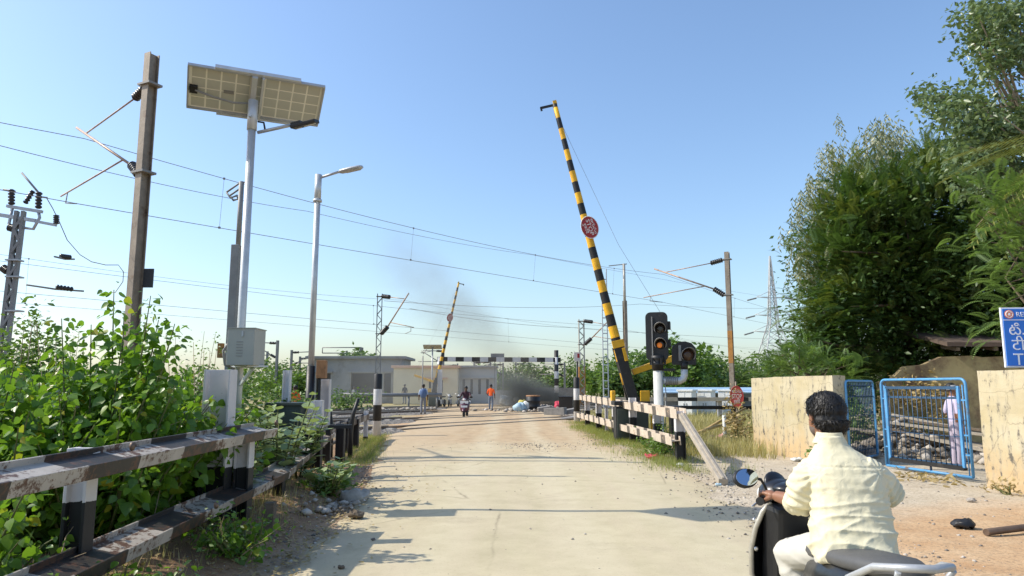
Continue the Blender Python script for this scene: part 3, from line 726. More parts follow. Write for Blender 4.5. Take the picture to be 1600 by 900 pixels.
def make_dark_filler_tree():  # added dark crown that fills in the deep shadow between the trees
    random.seed(19); o = thing('dark_filler_tree', 'dark filler tree added for the deep shade between the feathery tree and the blue sign', 'tree', (16.2, 22.5, 0)); c = Vector((0, 0, 4.4))
    pts = [p for p in crown_points(c, (2.9, 2.2, 3.6), 330, 0.45) if p.z > .7]
    mb = MB(); limbs(mb, (0, 0, -.1), (0, 0, 5.0), .2, pts[::14]); mb.build('trunk', M['bark'], o)
    leaf_cloud('crown', pts, 60, 0.75, (0.10, 0.22), M['leaf_dark'], o, 0.5, 0.2); frond_cloud('outer_fronds', pts[::2], 8, .8, (.35, .6), M['leaf_dark'], o, c)
make_dark_filler_tree()
# drooping silvery tree rising out of it
STV = []; STF = []
random.seed(3)
for i in range(13):
    s = i / 12; p = Vector((0.18 * s, 0, -s)); a = i * 2.4
    d = Vector((math.cos(a) * .6, math.sin(a) * .6, -0.85)).normalized(); L = 0.24; wd = d.cross(Vector((math.cos(a + 1.3), math.sin(a + 1.3), 0))).normalized() * 0.036
    b = len(STV); STV += [p, p + d * L * .5 + wd, p + d * L, p + d * L * .5 - wd]; STF += [(b, b+1, b+2), (b, b+2, b+3)]
STV, STF = np.array([tuple(p) for p in STV]), np.array(STF)
def make_droopy():
    o = thing('weeping_tree', 'pale silvery weeping-leaved tree standing out above the dark tree', 'tree', (12.4, 24.0, 0))
    tips = []
    for px, py, r, n in ((1375, 205, 14, 9), (1400, 235, 20, 12), (1345, 240, 18, 12), (1305, 250, 18, 10), (1425, 240, 10, 5), (1272, 288, 12, 7), (1256, 318, 9, 5), (1312, 290, 18, 8), (1345, 290, 26, 18), (1390, 285, 26, 18),
                         (1248, 358, 7, 4), (1252, 392, 8, 5), (1242, 412, 6, 3), (1465, 260, 14, 6), (1490, 258, 12, 6), (1385, 340, 12, 4), (1412, 375, 8, 4), (1262, 430, 8, 4)):
        for _ in range(n):
            p = at(px + random.gauss(0, r), py + random.gauss(0, r * .8), (24.3 if px > 1290 else 23.4) + random.gauss(0, .6)) - Vector(o.location); tips.append(p)
    mb = MB(); limbs(mb, (0.9, 1.2, -0.1), (0.6, 0.2, 8.0), 0.17, tips[::6], 6); mb.build('trunk', M['bark_pale'], o)
    T, D, N = [], [], []
    for p in tips:
        for _ in range(4):
            T.append(p + Vector((random.gauss(0, .14), random.gauss(0, .2), random.gauss(0.15, .15))))
            D.append(Vector((random.gauss(0, 1), random.gauss(0, 1), random.gauss(0, .12))).normalized()); N.append(Vector((0, 0, 1)))
    T, D, N = np.array(T), np.array(D), np.array(N); n = len(T)
    scatter('crown', STV, STF, frames(D, N), 0.45 + 0.5 * rng.random(n), T, M['leaf_euc'], o)
make_droopy()
random.seed(11)
# glossy-leaved tree that fills the upper right corner
def make_right_tree():
    o = thing('broadleaf_tree', 'tall glossy-leaved tree filling the upper right corner', 'tree', (14.3, 17.0, 0))
    blobs = []
    for px, py, r, n in ((1450, 150, 14, 9), (1472, 165, 14, 9), (1495, 150, 12, 7), (1490, 185, 16, 12), (1520, 165, 18, 14), (1535, 60, 22, 18), (1530, 20, 22, 16), (1560, 25, 24, 22), (1590, 15, 24, 22), (1560, 80, 24, 24), (1600, 70, 26, 26), (1545, 120, 14, 8),
                         (1510, 210, 22, 20), (1550, 200, 26, 26), (1590, 190, 28, 26), (1505, 250, 22, 20), (1545, 245, 26, 24), (1590, 250, 30, 26), (1530, 285, 22, 20), (1570, 300, 24, 22), (1610, 300, 26, 20), (1640, 120, 30, 30), (1660, 220, 30, 30), (1640, 20, 30, 30), (1680, 330, 40, 30), (1600, 360, 30, 16)):
        for _ in range(int(n * 1.9)):
            blobs.append(at(px + random.gauss(0, r * .62), py + random.gauss(0, r * .62), 16.2 + random.gauss(0, .7)) - Vector(o.location))
    mb = MB(); limbs(mb, (0.4, 0, -0.1), (-0.3, 0, 9.5), 0.24, blobs[::13], 6); mb.build('trunk', M['bark_pale'], o)
    leaf_cloud('crown', blobs, 15, 0.33, (0.10, 0.19), M['leaf_mid'], o, 0.5, 0.5)
make_right_tree()
# coconut palm at the far right: trunk beyond the frame, fronds reach in
PFV, PFF = frond(38, 0.30, 0.0075, 0.66, True, -0.62)
def palm(name, label, base, h, fl, nf, mat, group=None, seed=1, lean=(0.2, 0), dirs=None):
    random.seed(seed)
    o = thing(name, label, 'palm tree', base, 0, group)
    pts = [Vector((lean[0] * (i / 6) ** 2, lean[1] * (i / 6) ** 2, h * i / 6)) for i in range(7)]
    mb = MB(); mb.tube(pts, [fl * .085 - fl * .005 * i for i in range(7)], 8); mb.build('trunk', M['bark_pale'], o)
    T, D, N = [], [], []
    for i in range(nf):
        a = i * 2.399; e = random.uniform(-0.5, 1.0)
        d = Vector((math.cos(a), math.sin(a), e * .8)) if dirs is None or i >= len(dirs) else Vector(dirs[i])
        T.append(pts[-1]); D.append(d.normalized()); N.append(Vector((0, 0, 1)) + Vector((random.gauss(0, .15), random.gauss(0, .15), 0)))
    T, D, N = np.array([tuple(x) for x in T]), np.array([tuple(x) for x in D]), np.array([tuple(x) for x in N])
    scatter('crown', PFV, PFF, frames(D, N), fl * (0.8 + 0.35 * rng.random(nf)), T, mat, o)
    mb = MB(); [mb.ball(pts[-1] + Vector((math.cos(k) * fl * .08, math.sin(k) * fl * .08, -fl * .06)), fl * .05, 7, 5) for k in range(5)]; mb.build('coconuts', M['stem'], o)
    return o
palm('coconut_palm', 'yellow-green coconut palm fronds reaching in at the right edge', (12.0, 12.7, 0), 5.9, 2.6, 22, M['leaf_palm'], None, 5, (-0.5, 0),
     [(-1, -0.25, 0.22), (-1, 0.05, -0.05), (-1, -.5, -0.45), (-1, .4, 0.5), (-.8, -.6, 0.1)])
random.seed(21)
# light pinnate tree leaning in behind the sign
def make_pinnate_right():
    o = thing('leaning_tree', 'light green long-fronded tree just behind the blue sign', 'tree', (10.9, 14.0, 0))
    FV2, FF2 = frond(13, 0.26, 0.06, 0.35)
    tips = []
    for px, py, n in ((1540, 290, 4), (1520, 330, 2), (1530, 355, 3), (1565, 330, 8), (1590, 330, 8), (1550, 390, 5), (1520, 400, 2), (1580, 390, 9), (1532, 440, 2), (1570, 440, 7), (1595, 440, 9), (1575, 480, 6), (1555, 360, 8), (1610, 380, 14), (1640, 430, 14), (1550, 510, 5), (1590, 300, 8), (1600, 500, 10)):
        for _ in range(n): tips.append(at(px + random.gauss(0, 10), py + random.gauss(0, 9), 13.1 + random.gauss(0, .45)) - Vector(o.location))
    mb = MB(); limbs(mb, (0, 0, -0.1), (-0.5, -0.4, 5.0), 0.11, tips[::4], 6); mb.build('trunk', M['bark'], o)
    frond_cloud('crown', tips, 3, 0.35, (0.26, 0.50), M['leaf_bright'], o, (0.6, 0.4, 3.2), FV2, FF2, 0.0)
make_pinnate_right()
# thicket behind the shorter wall
def make_pinnate_left():
    o = thing('young_tree', 'young feathery tree with bright fronds above the shorter yellow wall', 'tree', (8.3, 20.5, 0))
    FV2, FF2 = frond(12, 0.24, 0.06, 0.45)
    tips = []
    for px, py, n, r in ((1208, 566, 5, 5), (1200, 585, 5, 6), (1228, 562, 5, 6), (1244, 548, 6, 7), (1264, 556, 6, 8), (1287, 566, 7, 8), (1232, 582, 8, 8), (1265, 586, 10, 10), (1300, 584, 9, 10), (1325, 592, 8, 8), (1330, 570, 5, 7), (1192, 592, 5, 6)):
        for _ in range(n): tips.append(at(px + random.gauss(0, r), py + random.gauss(0, r), 19.8 + random.gauss(0, .5)) - Vector(o.location))
    mb = MB(); limbs(mb, (0.2, 0, -0.1), (0.3, -.3, 2.0), 0.09, tips[::4], 6); mb.build('trunk', M['bark'], o)
    frond_cloud('crown', tips, 4, 0.3, (0.30, 0.58), M['leaf_bright'], o, (0.8, 0, 1.2), FV2, FF2, 0.1)
make_pinnate_left()
def bush(label, base, r, n, size, mat, name='bush', group=None, per=26, stems=7, up=0.6):
    o = thing(name, label, 'bush', base, 0, group); c = Vector((0, 0, r[2] * 0.9))
    pts = crown_points(c, r, n, 0.5); pts = [p for p in pts if p.z > 0.05]
    mb = MB()
    for k in range(stems): mb.tube([(random.gauss(0, r[0] * .15), random.gauss(0, r[1] * .15), -0.05), pts[k % len(pts)] * .5, pts[k % len(pts)]], [0.02 + r[2] * .012, 0.014 + r[2] * .006, 0.006], 5, caps=False)
    mb.build('stems', M['stem'], o)
    leaf_cloud('foliage', pts, per, r[0] / (n ** .5) * 1.3 + 0.06, size, mat, o, up)
    return o
bush('dry yellowish bush between the two gate leaves', (11.6, 20.6, 0), (1.1, .8, 1.2), 46, (0.10, 0.2), M['leaf_dry'])
bush('green bush growing in the shade left of the ruined house', (10.0, 22.0, 0), (1.7, 1.2, 1.3), 60, (0.10, 0.2), M['leaf_dark'])
bush('shaggy weed bush right of the shorter wall, behind the gate post', (8.6, 18.4, 0), (0.8, .7, .8), 34, (0.07, 0.14), M['leaf_small'])
bush('small weed growing at the foot of the shorter yellow wall', (6.35, 15.0, 0), (.28, .22, .2), 24, (0.06, 0.12), M['leaf_small'], 'weed', None, 8)
bush('tiny dry weed at the foot of the longer yellow wall', (7.25, 10.7, 0), (.22, .22, .1), 16, (0.05, 0.09), M['leaf_dry'], 'weed', None, 7)

# background trees beyond the railway
def far_tree(x, y, h, r, mat, label, name='tree', seed=0, size=(0.35, 0.7), n=46):
    random.seed(seed + 100)
    o = thing(name, label, 'tree', (x, y, 0), 0, 'trees beyond the railway')
    c = Vector((0, 0, h - r[2])); pts = crown_points(c, r, n, 0.42); pts = [p for p in pts if p.z > 0.4]
    mb = MB(); limbs(mb, (0, 0, -0.1), (0, 0, h * .6), 0.05 * h * .6, pts[::8], 5); mb.build('trunk', M['bark'], o)
    leaf_cloud('crown', pts, 46, r[0] * 0.24, size, mat, o, 0.5)
    return o
ft = [(1.5, 118, 5.2, (5, 4, 2.6), 'leaf_far', 'hazy round tree behind the left half of the height gauge'), (-4.5, 122, 5.0, (4.5, 4, 2.5), 'leaf_far', 'hazy low tree behind the annexe roof'),
      (8.5, 116, 6.0, (5, 4, 3), 'leaf_far', 'hazy tree behind the densest smoke'), (12.5, 100, 5.4, (3.8, 3, 2.7), 'leaf_small', 'tree right of the height gauge post'),
      (10.8, 72, 3.6, (2.3, 2, 1.8), 'leaf_bright', 'bright bushy tree right of the orange lattice mast'), (14.2, 84, 5.8, (3.4, 3, 2.9), 'leaf_small', 'tree behind the silver ladder mast'),
      (14.2, 72, 5.0, (3.0, 2.4, 2.5), 'leaf_dark', 'dark tree behind the barrier foot'), (15.0, 62, 5.6, (2.8, 2.2, 2.8), 'leaf_small', 'round tree between barrier and signal'),
      (20.5, 80, 5.3, (4.0, 3, 2.7), 'leaf_far', 'tree behind the signal post'), (26, 88, 5.0, (4.6, 3, 2.5), 'leaf_far', 'tree behind the left relay cabinet'), (32, 92, 5.2, (5, 3, 2.6), 'leaf_far', 'tree behind the middle relay cabinet'),
      (39, 96, 5.4, (5, 3, 2.7), 'leaf_small', 'tree behind the right cantilever mast'), (36, 84, 5.2, (3.5, 3, 2.6), 'leaf_dark', 'dark tree left of the young feathery tree'),
      (-17.5, 82, 5.6, (2.6, 2.5, 2.4), 'leaf_far', 'tree peeping over the right end of the grey shed roof'), (-30, 92, 4.6, (5, 4, 2.3), 'leaf_far', 'low tree beyond the tracks behind the battery box'), (-24, 80, 3.4, (4, 3, 1.7), 'leaf_small', 'low tree left of the grey shed')]
for i, (x, y, h, r, mt, lb) in enumerate(ft): far_tree(x, y, h, r, M[mt], lb, 'tree', i)
for i, (px, py, Y, fl, lb) in enumerate(((1097, 572, 100, 2.3, 'lone slim coconut palm between the two left relay cabinets'), (1123, 580, 105, 3.0, 'yellowish coconut palm left of the right cantilever mast'), (1057, 575, 98, 2.6, 'coconut palm behind the small signal'),
                                     (1138, 578, 108, 2.6, 'coconut palm just behind the right cantilever mast'), (1158, 574, 95, 2.3, 'coconut palm right of the right cantilever mast'), (1043, 572, 102, 2.6, 'coconut palm right of the signal post'))):
    p = at(px, py, Y); palm('coconut_palm', lb, (p.x, p.y, 0), p.z, fl, 22, M['leaf_palm'] if i == 1 else M['leaf_far'], 'coconut palms beyond the tracks', 40 + i)
# far wooded band that closes the horizon
random.seed(77)
pts = []
for _ in range(1500):
    x = random.uniform(-160, 170); y = random.uniform(170, 200)
    pts.append(Vector((x, y, random.random() ** 1.3 * (2.6 + 1.6 * noise.noise(Vector((x * .06, 3, 0)))))))
leaf_cloud('far_woods', pts, 8, 2.2, (0.9, 1.8), M['leaf_far'], None, 0.5)

# ---- shrubs on the left bank: broad drooping heart-shaped leaves, the largest ones single objects
HV = np.array([(0,0,0),(0.10,0.30,0.03),(0.36,0.42,0.02),(0.70,0.26,-0.06),(1.0,0,-0.20),(0.70,-0.26,-0.06),(0.36,-0.42,0.02),(0.10,-0.30,0.03),(0.36,0,-0.05),(0.70,0,-0.13)])
HF = np.array([(0,8,1),(1,8,2),(2,8,3),(3,8,9),(3,9,4),(9,5,4),(8,5,9),(8,6,5),(8,7,6),(0,7,8)])
leaf_me = bpy.data.meshes.new('leaf'); leaf_me.from_pydata([tuple(p) for p in HV], [], [tuple(f) for f in HF]); leaf_me.materials.append(M['leaf_shrub'])
leaf_me.polygons.foreach_set('use_smooth', [True] * len(HF))
def broad_shrub(label, base, h, spread, nst, size, nsingle, seed, tall=None, mat='leaf_shrub', group='broad-leaved shrubs on the left bank'):
    random.seed(seed)
    o = thing('broad_leaved_shrub', label, 'shrub', base, 0, group)
    mb = MB(); L = []
    for k in range(nst):
        a = random.random() * 6.28; r = spread * (0.15 + 0.85 * random.random() ** .6); hh = h * random.uniform(0.6, 1.0) * (1 - 0.28 * (r / spread) ** 2)
        if tall and k < len(tall): r, a, hh = tall[k]
        tip = Vector((math.cos(a) * r, math.sin(a) * r, hh))
        b = Vector((math.cos(a) * r * .25, math.sin(a) * r * .25, -0.05)); m = b.lerp(tip, .5) + Vector((random.gauss(0, .05), random.gauss(0, .05), hh * .08))
        mb.tube([b, m, tip], [0.016, 0.011, 0.004], 5, caps=False)
        for i in range(int(42 * hh / 1.6) + 8):
            f = 0.12 + 0.88 * i / (int(42 * hh / 1.6) + 7)
            p = b.lerp(m, f * 2) if f < .5 else m.lerp(tip, f * 2 - 1)
            for q in range(2):
                aa = i * 2.4 + q * 3.1 + random.gauss(0, .4); out = Vector((math.cos(aa), math.sin(aa), random.gauss(0.1, .3)))
                pet = random.uniform(0.03, 0.20) * (1.1 - f * .5)
                s = random.uniform(size[0] * .62, size[1] * .92) * (1.0 if f < .85 else 0.7)
                L.append((p + out * pet, Vector((out.x, out.y, random.gauss(-0.5, .45))), Vector((random.gauss(-.3, .6), random.gauss(-.15, .6), 0.7)), s))
    mb.build('stems', M['stem'], o)
    P = np.array([tuple(x[0]) for x in L]); D = np.array([tuple(x[1]) for x in L]); N = np.array([tuple(x[2]) for x in L]); S = np.array([x[3] for x in L])
    Mx = frames(D, N)
    wp = P + np.array(base); key = S / np.maximum(np.linalg.norm(wp - np.array([0, 0, CAM_H]), axis=1), .5) - 0.004 * np.maximum(0, wp[:, 1] - base[1])
    few = [Vector(x[0]) for x in random.sample(L, min(len(L), 50))]
    leaf_cloud('small_leaves', few, 7, .16, (.03, .07), M['leaf_small'], o, .5, .2)
    mb = MB()
    for p_ in few[:9]: q_ = Vector((random.gauss(0, .18), random.gauss(0, .18), random.uniform(.1, .4))); mb.tube([p_ - q_, p_, p_ + q_ * .8 + V3(.05, 0, 0)], [.005, .004, .002], 4, caps=False)
    mb.build('dry_twigs', M['dry'], o)['kind'] = 'stuff'
    order = np.argsort(-key); one = order[:nsingle]; rest = order[nsingle:]
    for i in one:
        lf = bpy.data.objects.new('leaf', leaf_me); COL.objects.link(lf); lf.parent = o
        m4 = Matrix([[*(Mx[i][r] * S[i]), P[i][r]] for r in range(3)] + [[0, 0, 0, 1]])
        lf.matrix_local = m4
    if len(rest): scatter('foliage', HV, HF, Mx[rest], S[rest], P[rest], M[mat], o, None, 'stuff', True)
    return o
def gp(px, Y): return V3((px - 800) / FPX * Y * 0.995, Y, 0)
LB = [  # label, px, distance, height, spread, stems, leaf size, single leaves, tall shoots (radius, angle, height)
 ('lush broad-leaved shrub closest to the lower left corner, behind both rails', -290, 3.9, 1.3, 0.85, 34, (0.07, 0.13), 170, None),
 ('broad-leaved shrub pushing between the two rails at the left', -100, 4.5, 1.15, 0.75, 34, (0.07, 0.125), 160, None),
 ('large broad-leaved shrub with yellowing leaves at the left edge', -20, 6.2, 1.9, 1.25, 56, (0.09, 0.15), 120, None),
 ('broad-leaved shrub with two tall shoots in front of the tall brown mast', 165, 6.7, 1.85, 1.15, 64, (0.09, 0.155), 160, [(0.25, 2.0, 2.50), (0.33, 1.7, 2.3), (0.35, 0.2, 2.42), (0.42, 0.5, 2.2), (0.5, 3.0, 2.2), (0.3, 2.6, 2.15), (0.6, 0.1, 2.15), (0.15, 0, 2.1)]),
 ('dense shady broad-leaved shrub left of the white rail post', 265, 7.8, 1.8, 1.05, 56, (0.09, 0.15), 120, [(0.5, 2.4, 2.0), (0.4, 2.9, 2.05)]),
 ('broad-leaved shrub in the middle of the left thicket', 90, 7.8, 2.0, 1.3, 56, (0.09, 0.15), 60, None),
 ('broad-leaved shrub at the back of the thicket, left edge', 0, 9.5, 2.2, 1.6, 60, (0.09, 0.15), 30, None),
 ('broad-leaved shrub filling the gap at the far left below the lattice mast', -150, 7.0, 2.2, 1.4, 56, (0.09, 0.15), 60, None),
 ('distant broad-leaved shrub under the hanging section insulators', 110, 12.0, 2.3, 1.7, 60, (0.09, 0.15), 10, None),
 ('broad-leaved shrub at the back of the thicket, left of the battery box pole', 250, 10.0, 2.1, 1.3, 60, (0.09, 0.15), 30, None),
]
for i, (lb, px, Y, h, spd, ns, sz, n1, tall) in enumerate(LB):
    broad_shrub(lb, gp(px, Y), h, spd, ns, sz, n1, 200 + i, tall)
broad_shrub('low trailing plant spilling out under the lower rail at the left', V3(-2.62, 4.6, 0.08), 0.40, 0.8, 40, (0.05, 0.095), 150, 231)
broad_shrub('small trailing plant at the foot of the black fence post nearest the viewer', V3(-2.35, 6.4, 0.15), 0.32, 0.4, 12, (0.05, 0.09), 60, 232)
random.seed(31)
# thin pointed weeds rising at the far left
for px, Y, top, lb in ((48, 11.0, 478, 'tall pointed weed spire at the far left in front of the lattice mast'), (8, 11.6, 515, 'leafy weed cut by the left edge of the view'), (92, 11.5, 528, 'lower weed between the far left spire and the tall shoots')):
    p = gp(px, Y); hh = at(px, top, Y).z
    o = thing('weed_spire', lb, 'weed', p, 0, 'tall weeds at the far left'); pts = []
    for k in range(9):
        a = random.random() * 6.28; r = random.random() * .5; th = hh * random.uniform(.6, .95)
        if k == 0: r, th = 0.03, hh
        for i in range(16): f = .2 + .8 * i / 15; pts.append(Vector((math.cos(a) * r * f, math.sin(a) * r * f, th * f)))
    mb = MB(); [mb.tube([(0, 0, 0), (random.gauss(0, .1), random.gauss(0, .1), hh * .5), (random.gauss(0, .2), random.gauss(0, .2), hh * .9)], [.014, .01, .004], 5) for _ in range(6)]
    mb.build('stems', M['dry'], o); leaf_cloud('foliage', pts, 20, 0.2, (0.06, 0.13), M['leaf_small'], o, 0.5, 0.2)
for px, Y, top, lb in ((298, 9.0, 492, 'dry seed-headed weed stalk right of the tall brown mast'), (108, 9.5, 500, 'dry seed-headed weed stalk left of the tall shoots'), (322, 9.2, 530, 'lower dry seed stalk left of the grey tube mast')):
    p = gp(px, Y); hh = at(px, top, Y).z
    o = thing('seed_stalk', lb, 'weed', p, 0, 'dry seed stalks in the thicket'); mb = MB(); pts = []
    for k in range(4):
        tip = Vector((random.gauss(0, .22), random.gauss(0, .15), hh * random.uniform(.85, 1))); mb.tube([(0, 0, 0), tip * .5, tip], [.01, .006, .003], 4)
        pts += [tip * random.uniform(.72, 1) + Vector((random.gauss(0, .05), random.gauss(0, .05), 0)) for _ in range(14)]
    mb.build('stalks', M['dry'], o); leaf_cloud('seed_heads', pts, 2, 0.07, (0.03, 0.06), M['leaf_small'], o)
bush('green fine-leaved bush right of the battery box, beyond the fence', gp(412, 13.0), (0.85, .8, 1.0), 74, (0.05, 0.11), M['leaf_small'], per=34)
bush('fine-leaved bush in the gap between the grey tube mast and the battery pole', gp(352, 12.0), (0.6, .7, 1.05), 60, (0.05, 0.11), M['leaf_small'], per=34)
bush('darker bush behind the white rail post', gp(325, 10.5), (0.6, .7, 1.0), 52, (0.06, 0.12), M['leaf_dark'], per=30)
bush('low scrub beside the tracks left of the street light', gp(440, 21), (1.6, 1.2, 0.7), 60, (0.08, 0.16), M['leaf_small'], per=26)
bush('pale scrub beside the tracks in front of the grey shed', gp(545, 46), (2.0, 1.5, 0.75), 40, (0.15, 0.3), M['leaf_far'], per=22)
# milkweed with thick grey-green leaves beside the end of the fence
KV = HV.copy(); KV[:, 1] *= 0.95; KV[:, 2] = [0.02, .05, .06, .04, 0, .04, .06, .05, 0, -0.01]
kme = bpy.data.meshes.new('leaf'); kme.from_pydata([tuple(p) for p in KV], [], [tuple(f) for f in HF]); kme.materials.append(M['leaf_grey']); kme.polygons.foreach_set('use_smooth', [True] * len(HF))
def milkweed(label, base, h, spread, nst, seed, single=90):
    random.seed(seed); o = thing('milkweed', label, 'plant', base, 0, 'grey-green milkweeds by the end of the fence'); mb = MB(); L = []
    for k in range(nst):
        a = random.random() * 6.28; r = spread * random.random() ** .6; hh = h * random.uniform(.55, 1)
        tip = Vector((math.cos(a) * r, math.sin(a) * r, hh)); b = tip * 0.12; b.z = 0; m = b.lerp(tip, .55) + Vector((0, 0, hh * .05)); mb.tube([b, m, tip], [.014, .011, .006], 5)
        n = int(hh / 0.105)
        for i in range(n):
            f = .25 + .75 * i / max(1, n - 1); p = b.lerp(tip, f); aa = (i % 2) * 1.57 + a
            for q in (0, math.pi):
                out = Vector((math.cos(aa + q), math.sin(aa + q), random.uniform(.05, .6))); L.append((p, out, Vector((-out.x * .4, -out.y * .4, 1)), random.uniform(.13, .24) * (1 - .35 * (f > .9))))
    mb.build('stems', M['leaf_grey'] if False else M['stem'], o)
    P = np.array([tuple(x[0]) for x in L]); Mx = frames(np.array([tuple(x[1]) for x in L]), np.array([tuple(x[2]) for x in L])); S = np.array([x[3] for x in L])
    for i in range(len(L)):
        if i < single:
            lf = bpy.data.objects.new('leaf', kme); COL.objects.link(lf); lf.parent = o
            lf.matrix_local = Matrix([[*(Mx[i][r] * S[i]), P[i][r]] for r in range(3)] + [[0, 0, 0, 1]])
    if len(L) > single: scatter('foliage', KV, HF, Mx[single:], S[single:], P[single:], M['leaf_grey'], o, None, 'stuff', True)
milkweed('tall grey-green milkweed rising behind the lower rail near its far end', V3(-3.1, 9.6, 0.1), 1.35, .6, 14, 5, 200)
milkweed('grey-green milkweed in front of the dark green cabinet', V3(-3.25, 11.0, 0.1), 1.25, .55, 12, 6, 140)
milkweed('low milkweed in front of the lower rail beside the stone heap', V3(-2.55, 10.2, 0.05), .48, .45, 16, 7, 110)
milkweed('shaded milkweed between the two black fence posts', V3(-3.0, 7.9, 0.1), .95, .35, 10, 8, 80)
bush('dark leafy weed at the foot of the lower rail by the road edge', (-2.6, 10.6, 0.0), (.4, .6, .2), 34, (.06, .13), M['leaf_small'], 'weed', None, 16)
bush('small weed at the foot of the right fence near its end post', (3.25, 16.3, 0), (.3, .4, .22), 30, (.05, .11), M['leaf_small'], 'weed', None, 14)
bush('weedy clump under the signal inside the right fence', (3.75, 17.8, 0), (.5, .6, .3), 44, (.06, .12), M['leaf_small'], 'weed', None, 14)
bush('dry scrub against the left end of the shorter yellow wall', (5.9, 18.9, 0), (.35, .5, .75), 40, (.06, .13), M['leaf_dry'], 'bush', None, 14)

# ================================================================ crossing fences
def hpoly(wd, ht, tw, tf):
    """H section: two upright flanges joined by a level web; wd across, ht high"""
    a, b = wd / 2, ht / 2
    return [(-a,-b),(-a+tf,-b),(-a+tf,-tw/2),(a-tf,-tw/2),(a-tf,-b),(a,-b),(a,b),(a-tf,b),(a-tf,tw/2),(-a+tf,tw/2),(-a+tf,b),(-a,b)]
def fence_rail(root, p0, p1, wd, ht, mat, roll=0.0, name='rail'):
    """a rail with its own axes so that its painted bands run along it"""
    p0, p1 = Vector(p0), Vector(p1); L = (p1 - p0).length; d = (p1 - p0).normalized()
    mb = MB(); poly = hpoly(wd, ht, 0.014, 0.014)
    c, s_ = math.cos(roll), math.sin(roll); poly = [(x * c - y * s_, x * s_ + y * c) for x, y in poly]
    n = max(1, int(L / 0.6))
    for i in range(n): pass
    mb.prof((0, 0, 0), (L, 0, 0), poly)
    o = mb.build(name, mat, root, bevel=0.003)
    o.location = p0 - root.location; o.rotation_euler = d.to_track_quat('X', 'Z').to_euler()
    return o
POST2 = {}
def fence_post(root, p, h, wd, dp, split, name='post', rz=0.0, z0=-0.3, lean=(0, 0)):
    """old rail-steel post, black foot and white head"""
    key = 'post%d' % int(split * 100)
    if key not in POST2:
        t = NT('post_paint'); co = t.coord(); z = t.sep(co)[2]; n = t.noise(co, 9, 4); n2 = t.noise(co, 16, 9, .75)
        c = t.mix(t.math('GREATER_THAN', t.math('ADD', z, t.math('MULTIPLY_ADD', n, .05, -.025)), split), (.013, .013, .013), t.mix(t.noise(co, 3), (.5, .47, .46), (.72, .69, .68)))
        c = t.mix(t.ramp(n2, [(.63, 0.), (.69, .9)]), c, (.16, .075, .035))
        POST2[key] = t.done(t.bsdf(col=c, rough=.6, nor=t.bump(n2, .2, .006)))
    mb = MB(); poly = hpoly(wd, dp, 0.03, 0.022)
    mb.prof((0, 0, z0), (lean[0], lean[1], h), poly, up=(0, 1, 0))
    o = mb.build(name, POST2[key], root, bevel=0.004); o.location = Vector(p) - root.location; o.rotation_euler = (0, 0, rz)
    return o
# left fence
lf = thing('crossing_fence', 'rusty black and white steel railing along the left edge of the road', 'fence', (-2.6, 3.0, 0))
fence_rail(lf, (-2.60, 1.2, 1.06), (-2.72, 7.95, 1.09), 0.28, 0.092, M['rail_paint'], R(-13), 'upper_rail')
fence_rail(lf, (-2.58, 1.2, 0.40), (-2.84, 8.9, 0.52), 0.28, 0.092, M['rail_paint'], R(-11), 'lower_rail')
fence_rail(lf, (-2.86, 8.93, 0.52), (-3.72, 14.6, 0.62), 0.28, 0.092, M['rail_paint'], R(-9), 'lower_rail')
fence_post(lf, (-2.86, 4.85, 0), 1.15, 0.15, 0.13, 0.80)
fence_post(lf, (-2.80, 7.6, 0), 1.06, 0.16, 0.15, 0.72)
fence_post(lf, (-2.84, 1.9, 0), 1.1, 0.2, 0.15, 0.7)
fence_post(lf, (-2.90, 9.1, 0), 0.46, 0.12, 0.12, 2.0)
fence_post(lf, (-3.5, 12.7, 0), 1.3, 0.19, 0.17, 0.80)
mb = MB()
for p in ((-2.56, 4.7, 1.11), (-2.58, 7.6, 1.12), (-2.60, 6.2, .50), (-2.68, 7.9, .52), (-2.56, 3.3, 1.1)): mb.ball(Vector(p) - lf.location + V3(.1, 0, .06), (.022, .022, .03), 6, 4)
mb.build('bolts', M['railsteel'], lf)
# separate tall white post, cut from old rail
p = thing('marker_post', 'tall broad white steel post with black foot beside the battery pole', 'post', (-3.03, 7.45, 0))
fence_post(p, p.location, 1.73, 0.27, 0.2, 0.74)
p = thing('marker_post', 'slim white steel post standing left of the man in the orange shirt at the tracks', 'post', (-4.05, 12.9, 0))
fence_post(p, p.location, 1.85, 0.13, 0.12, 0.55)
p = thing('marker_post', 'flat white concrete-like post just behind the dark green cabinet', 'post', (-4.05, 15.6, 0))
fence_post(p, p.location, 1.72, 0.2, 0.16, 0.3)
p = thing('marker_post', 'short white post with a black foot at the right side of the dark cabinet', 'post', (-3.28, 12.2, 0))
fence_post(p, p.location, 1.33, 0.16, 0.14, 0.83)
# short stump near the fence
tag(MB().box((-2.42, 7.35, 0.2), (0.10, 0.10, 0.42)).build('stump', M['bark'], bevel=0.01), 'dark wooden stump at the foot of the left fence', 'stump')
# second short fence further on
lf2 = thing('crossing_fence', 'short striped railing between the left fence and the bollard', 'fence', (-3.9, 17.2, 0))
fence_rail(lf2, (-3.85, 15.2, .66), (-4.35, 21.6, .68), 0.16, 0.16, M['rail_paint'], 0)
fence_rail(lf2, (-3.95, 15.4, .30), (-4.5, 21.6, .32), 0.06, 0.05, M['rail_paint'], 0, 'lower_rail')
fence_post(lf2, (-3.55, 15.0, 0), .80, .17, .17, 2.0); fence_post(lf2, (-3.98, 17.3, 0), .74, .15, .15, 2.0); fence_post(lf2, (-4.1, 19.0, 0), .72, .15, .15, 2.0); fence_post(lf2, (-4.35, 21.5, 0), .85, .12, .12, .1)
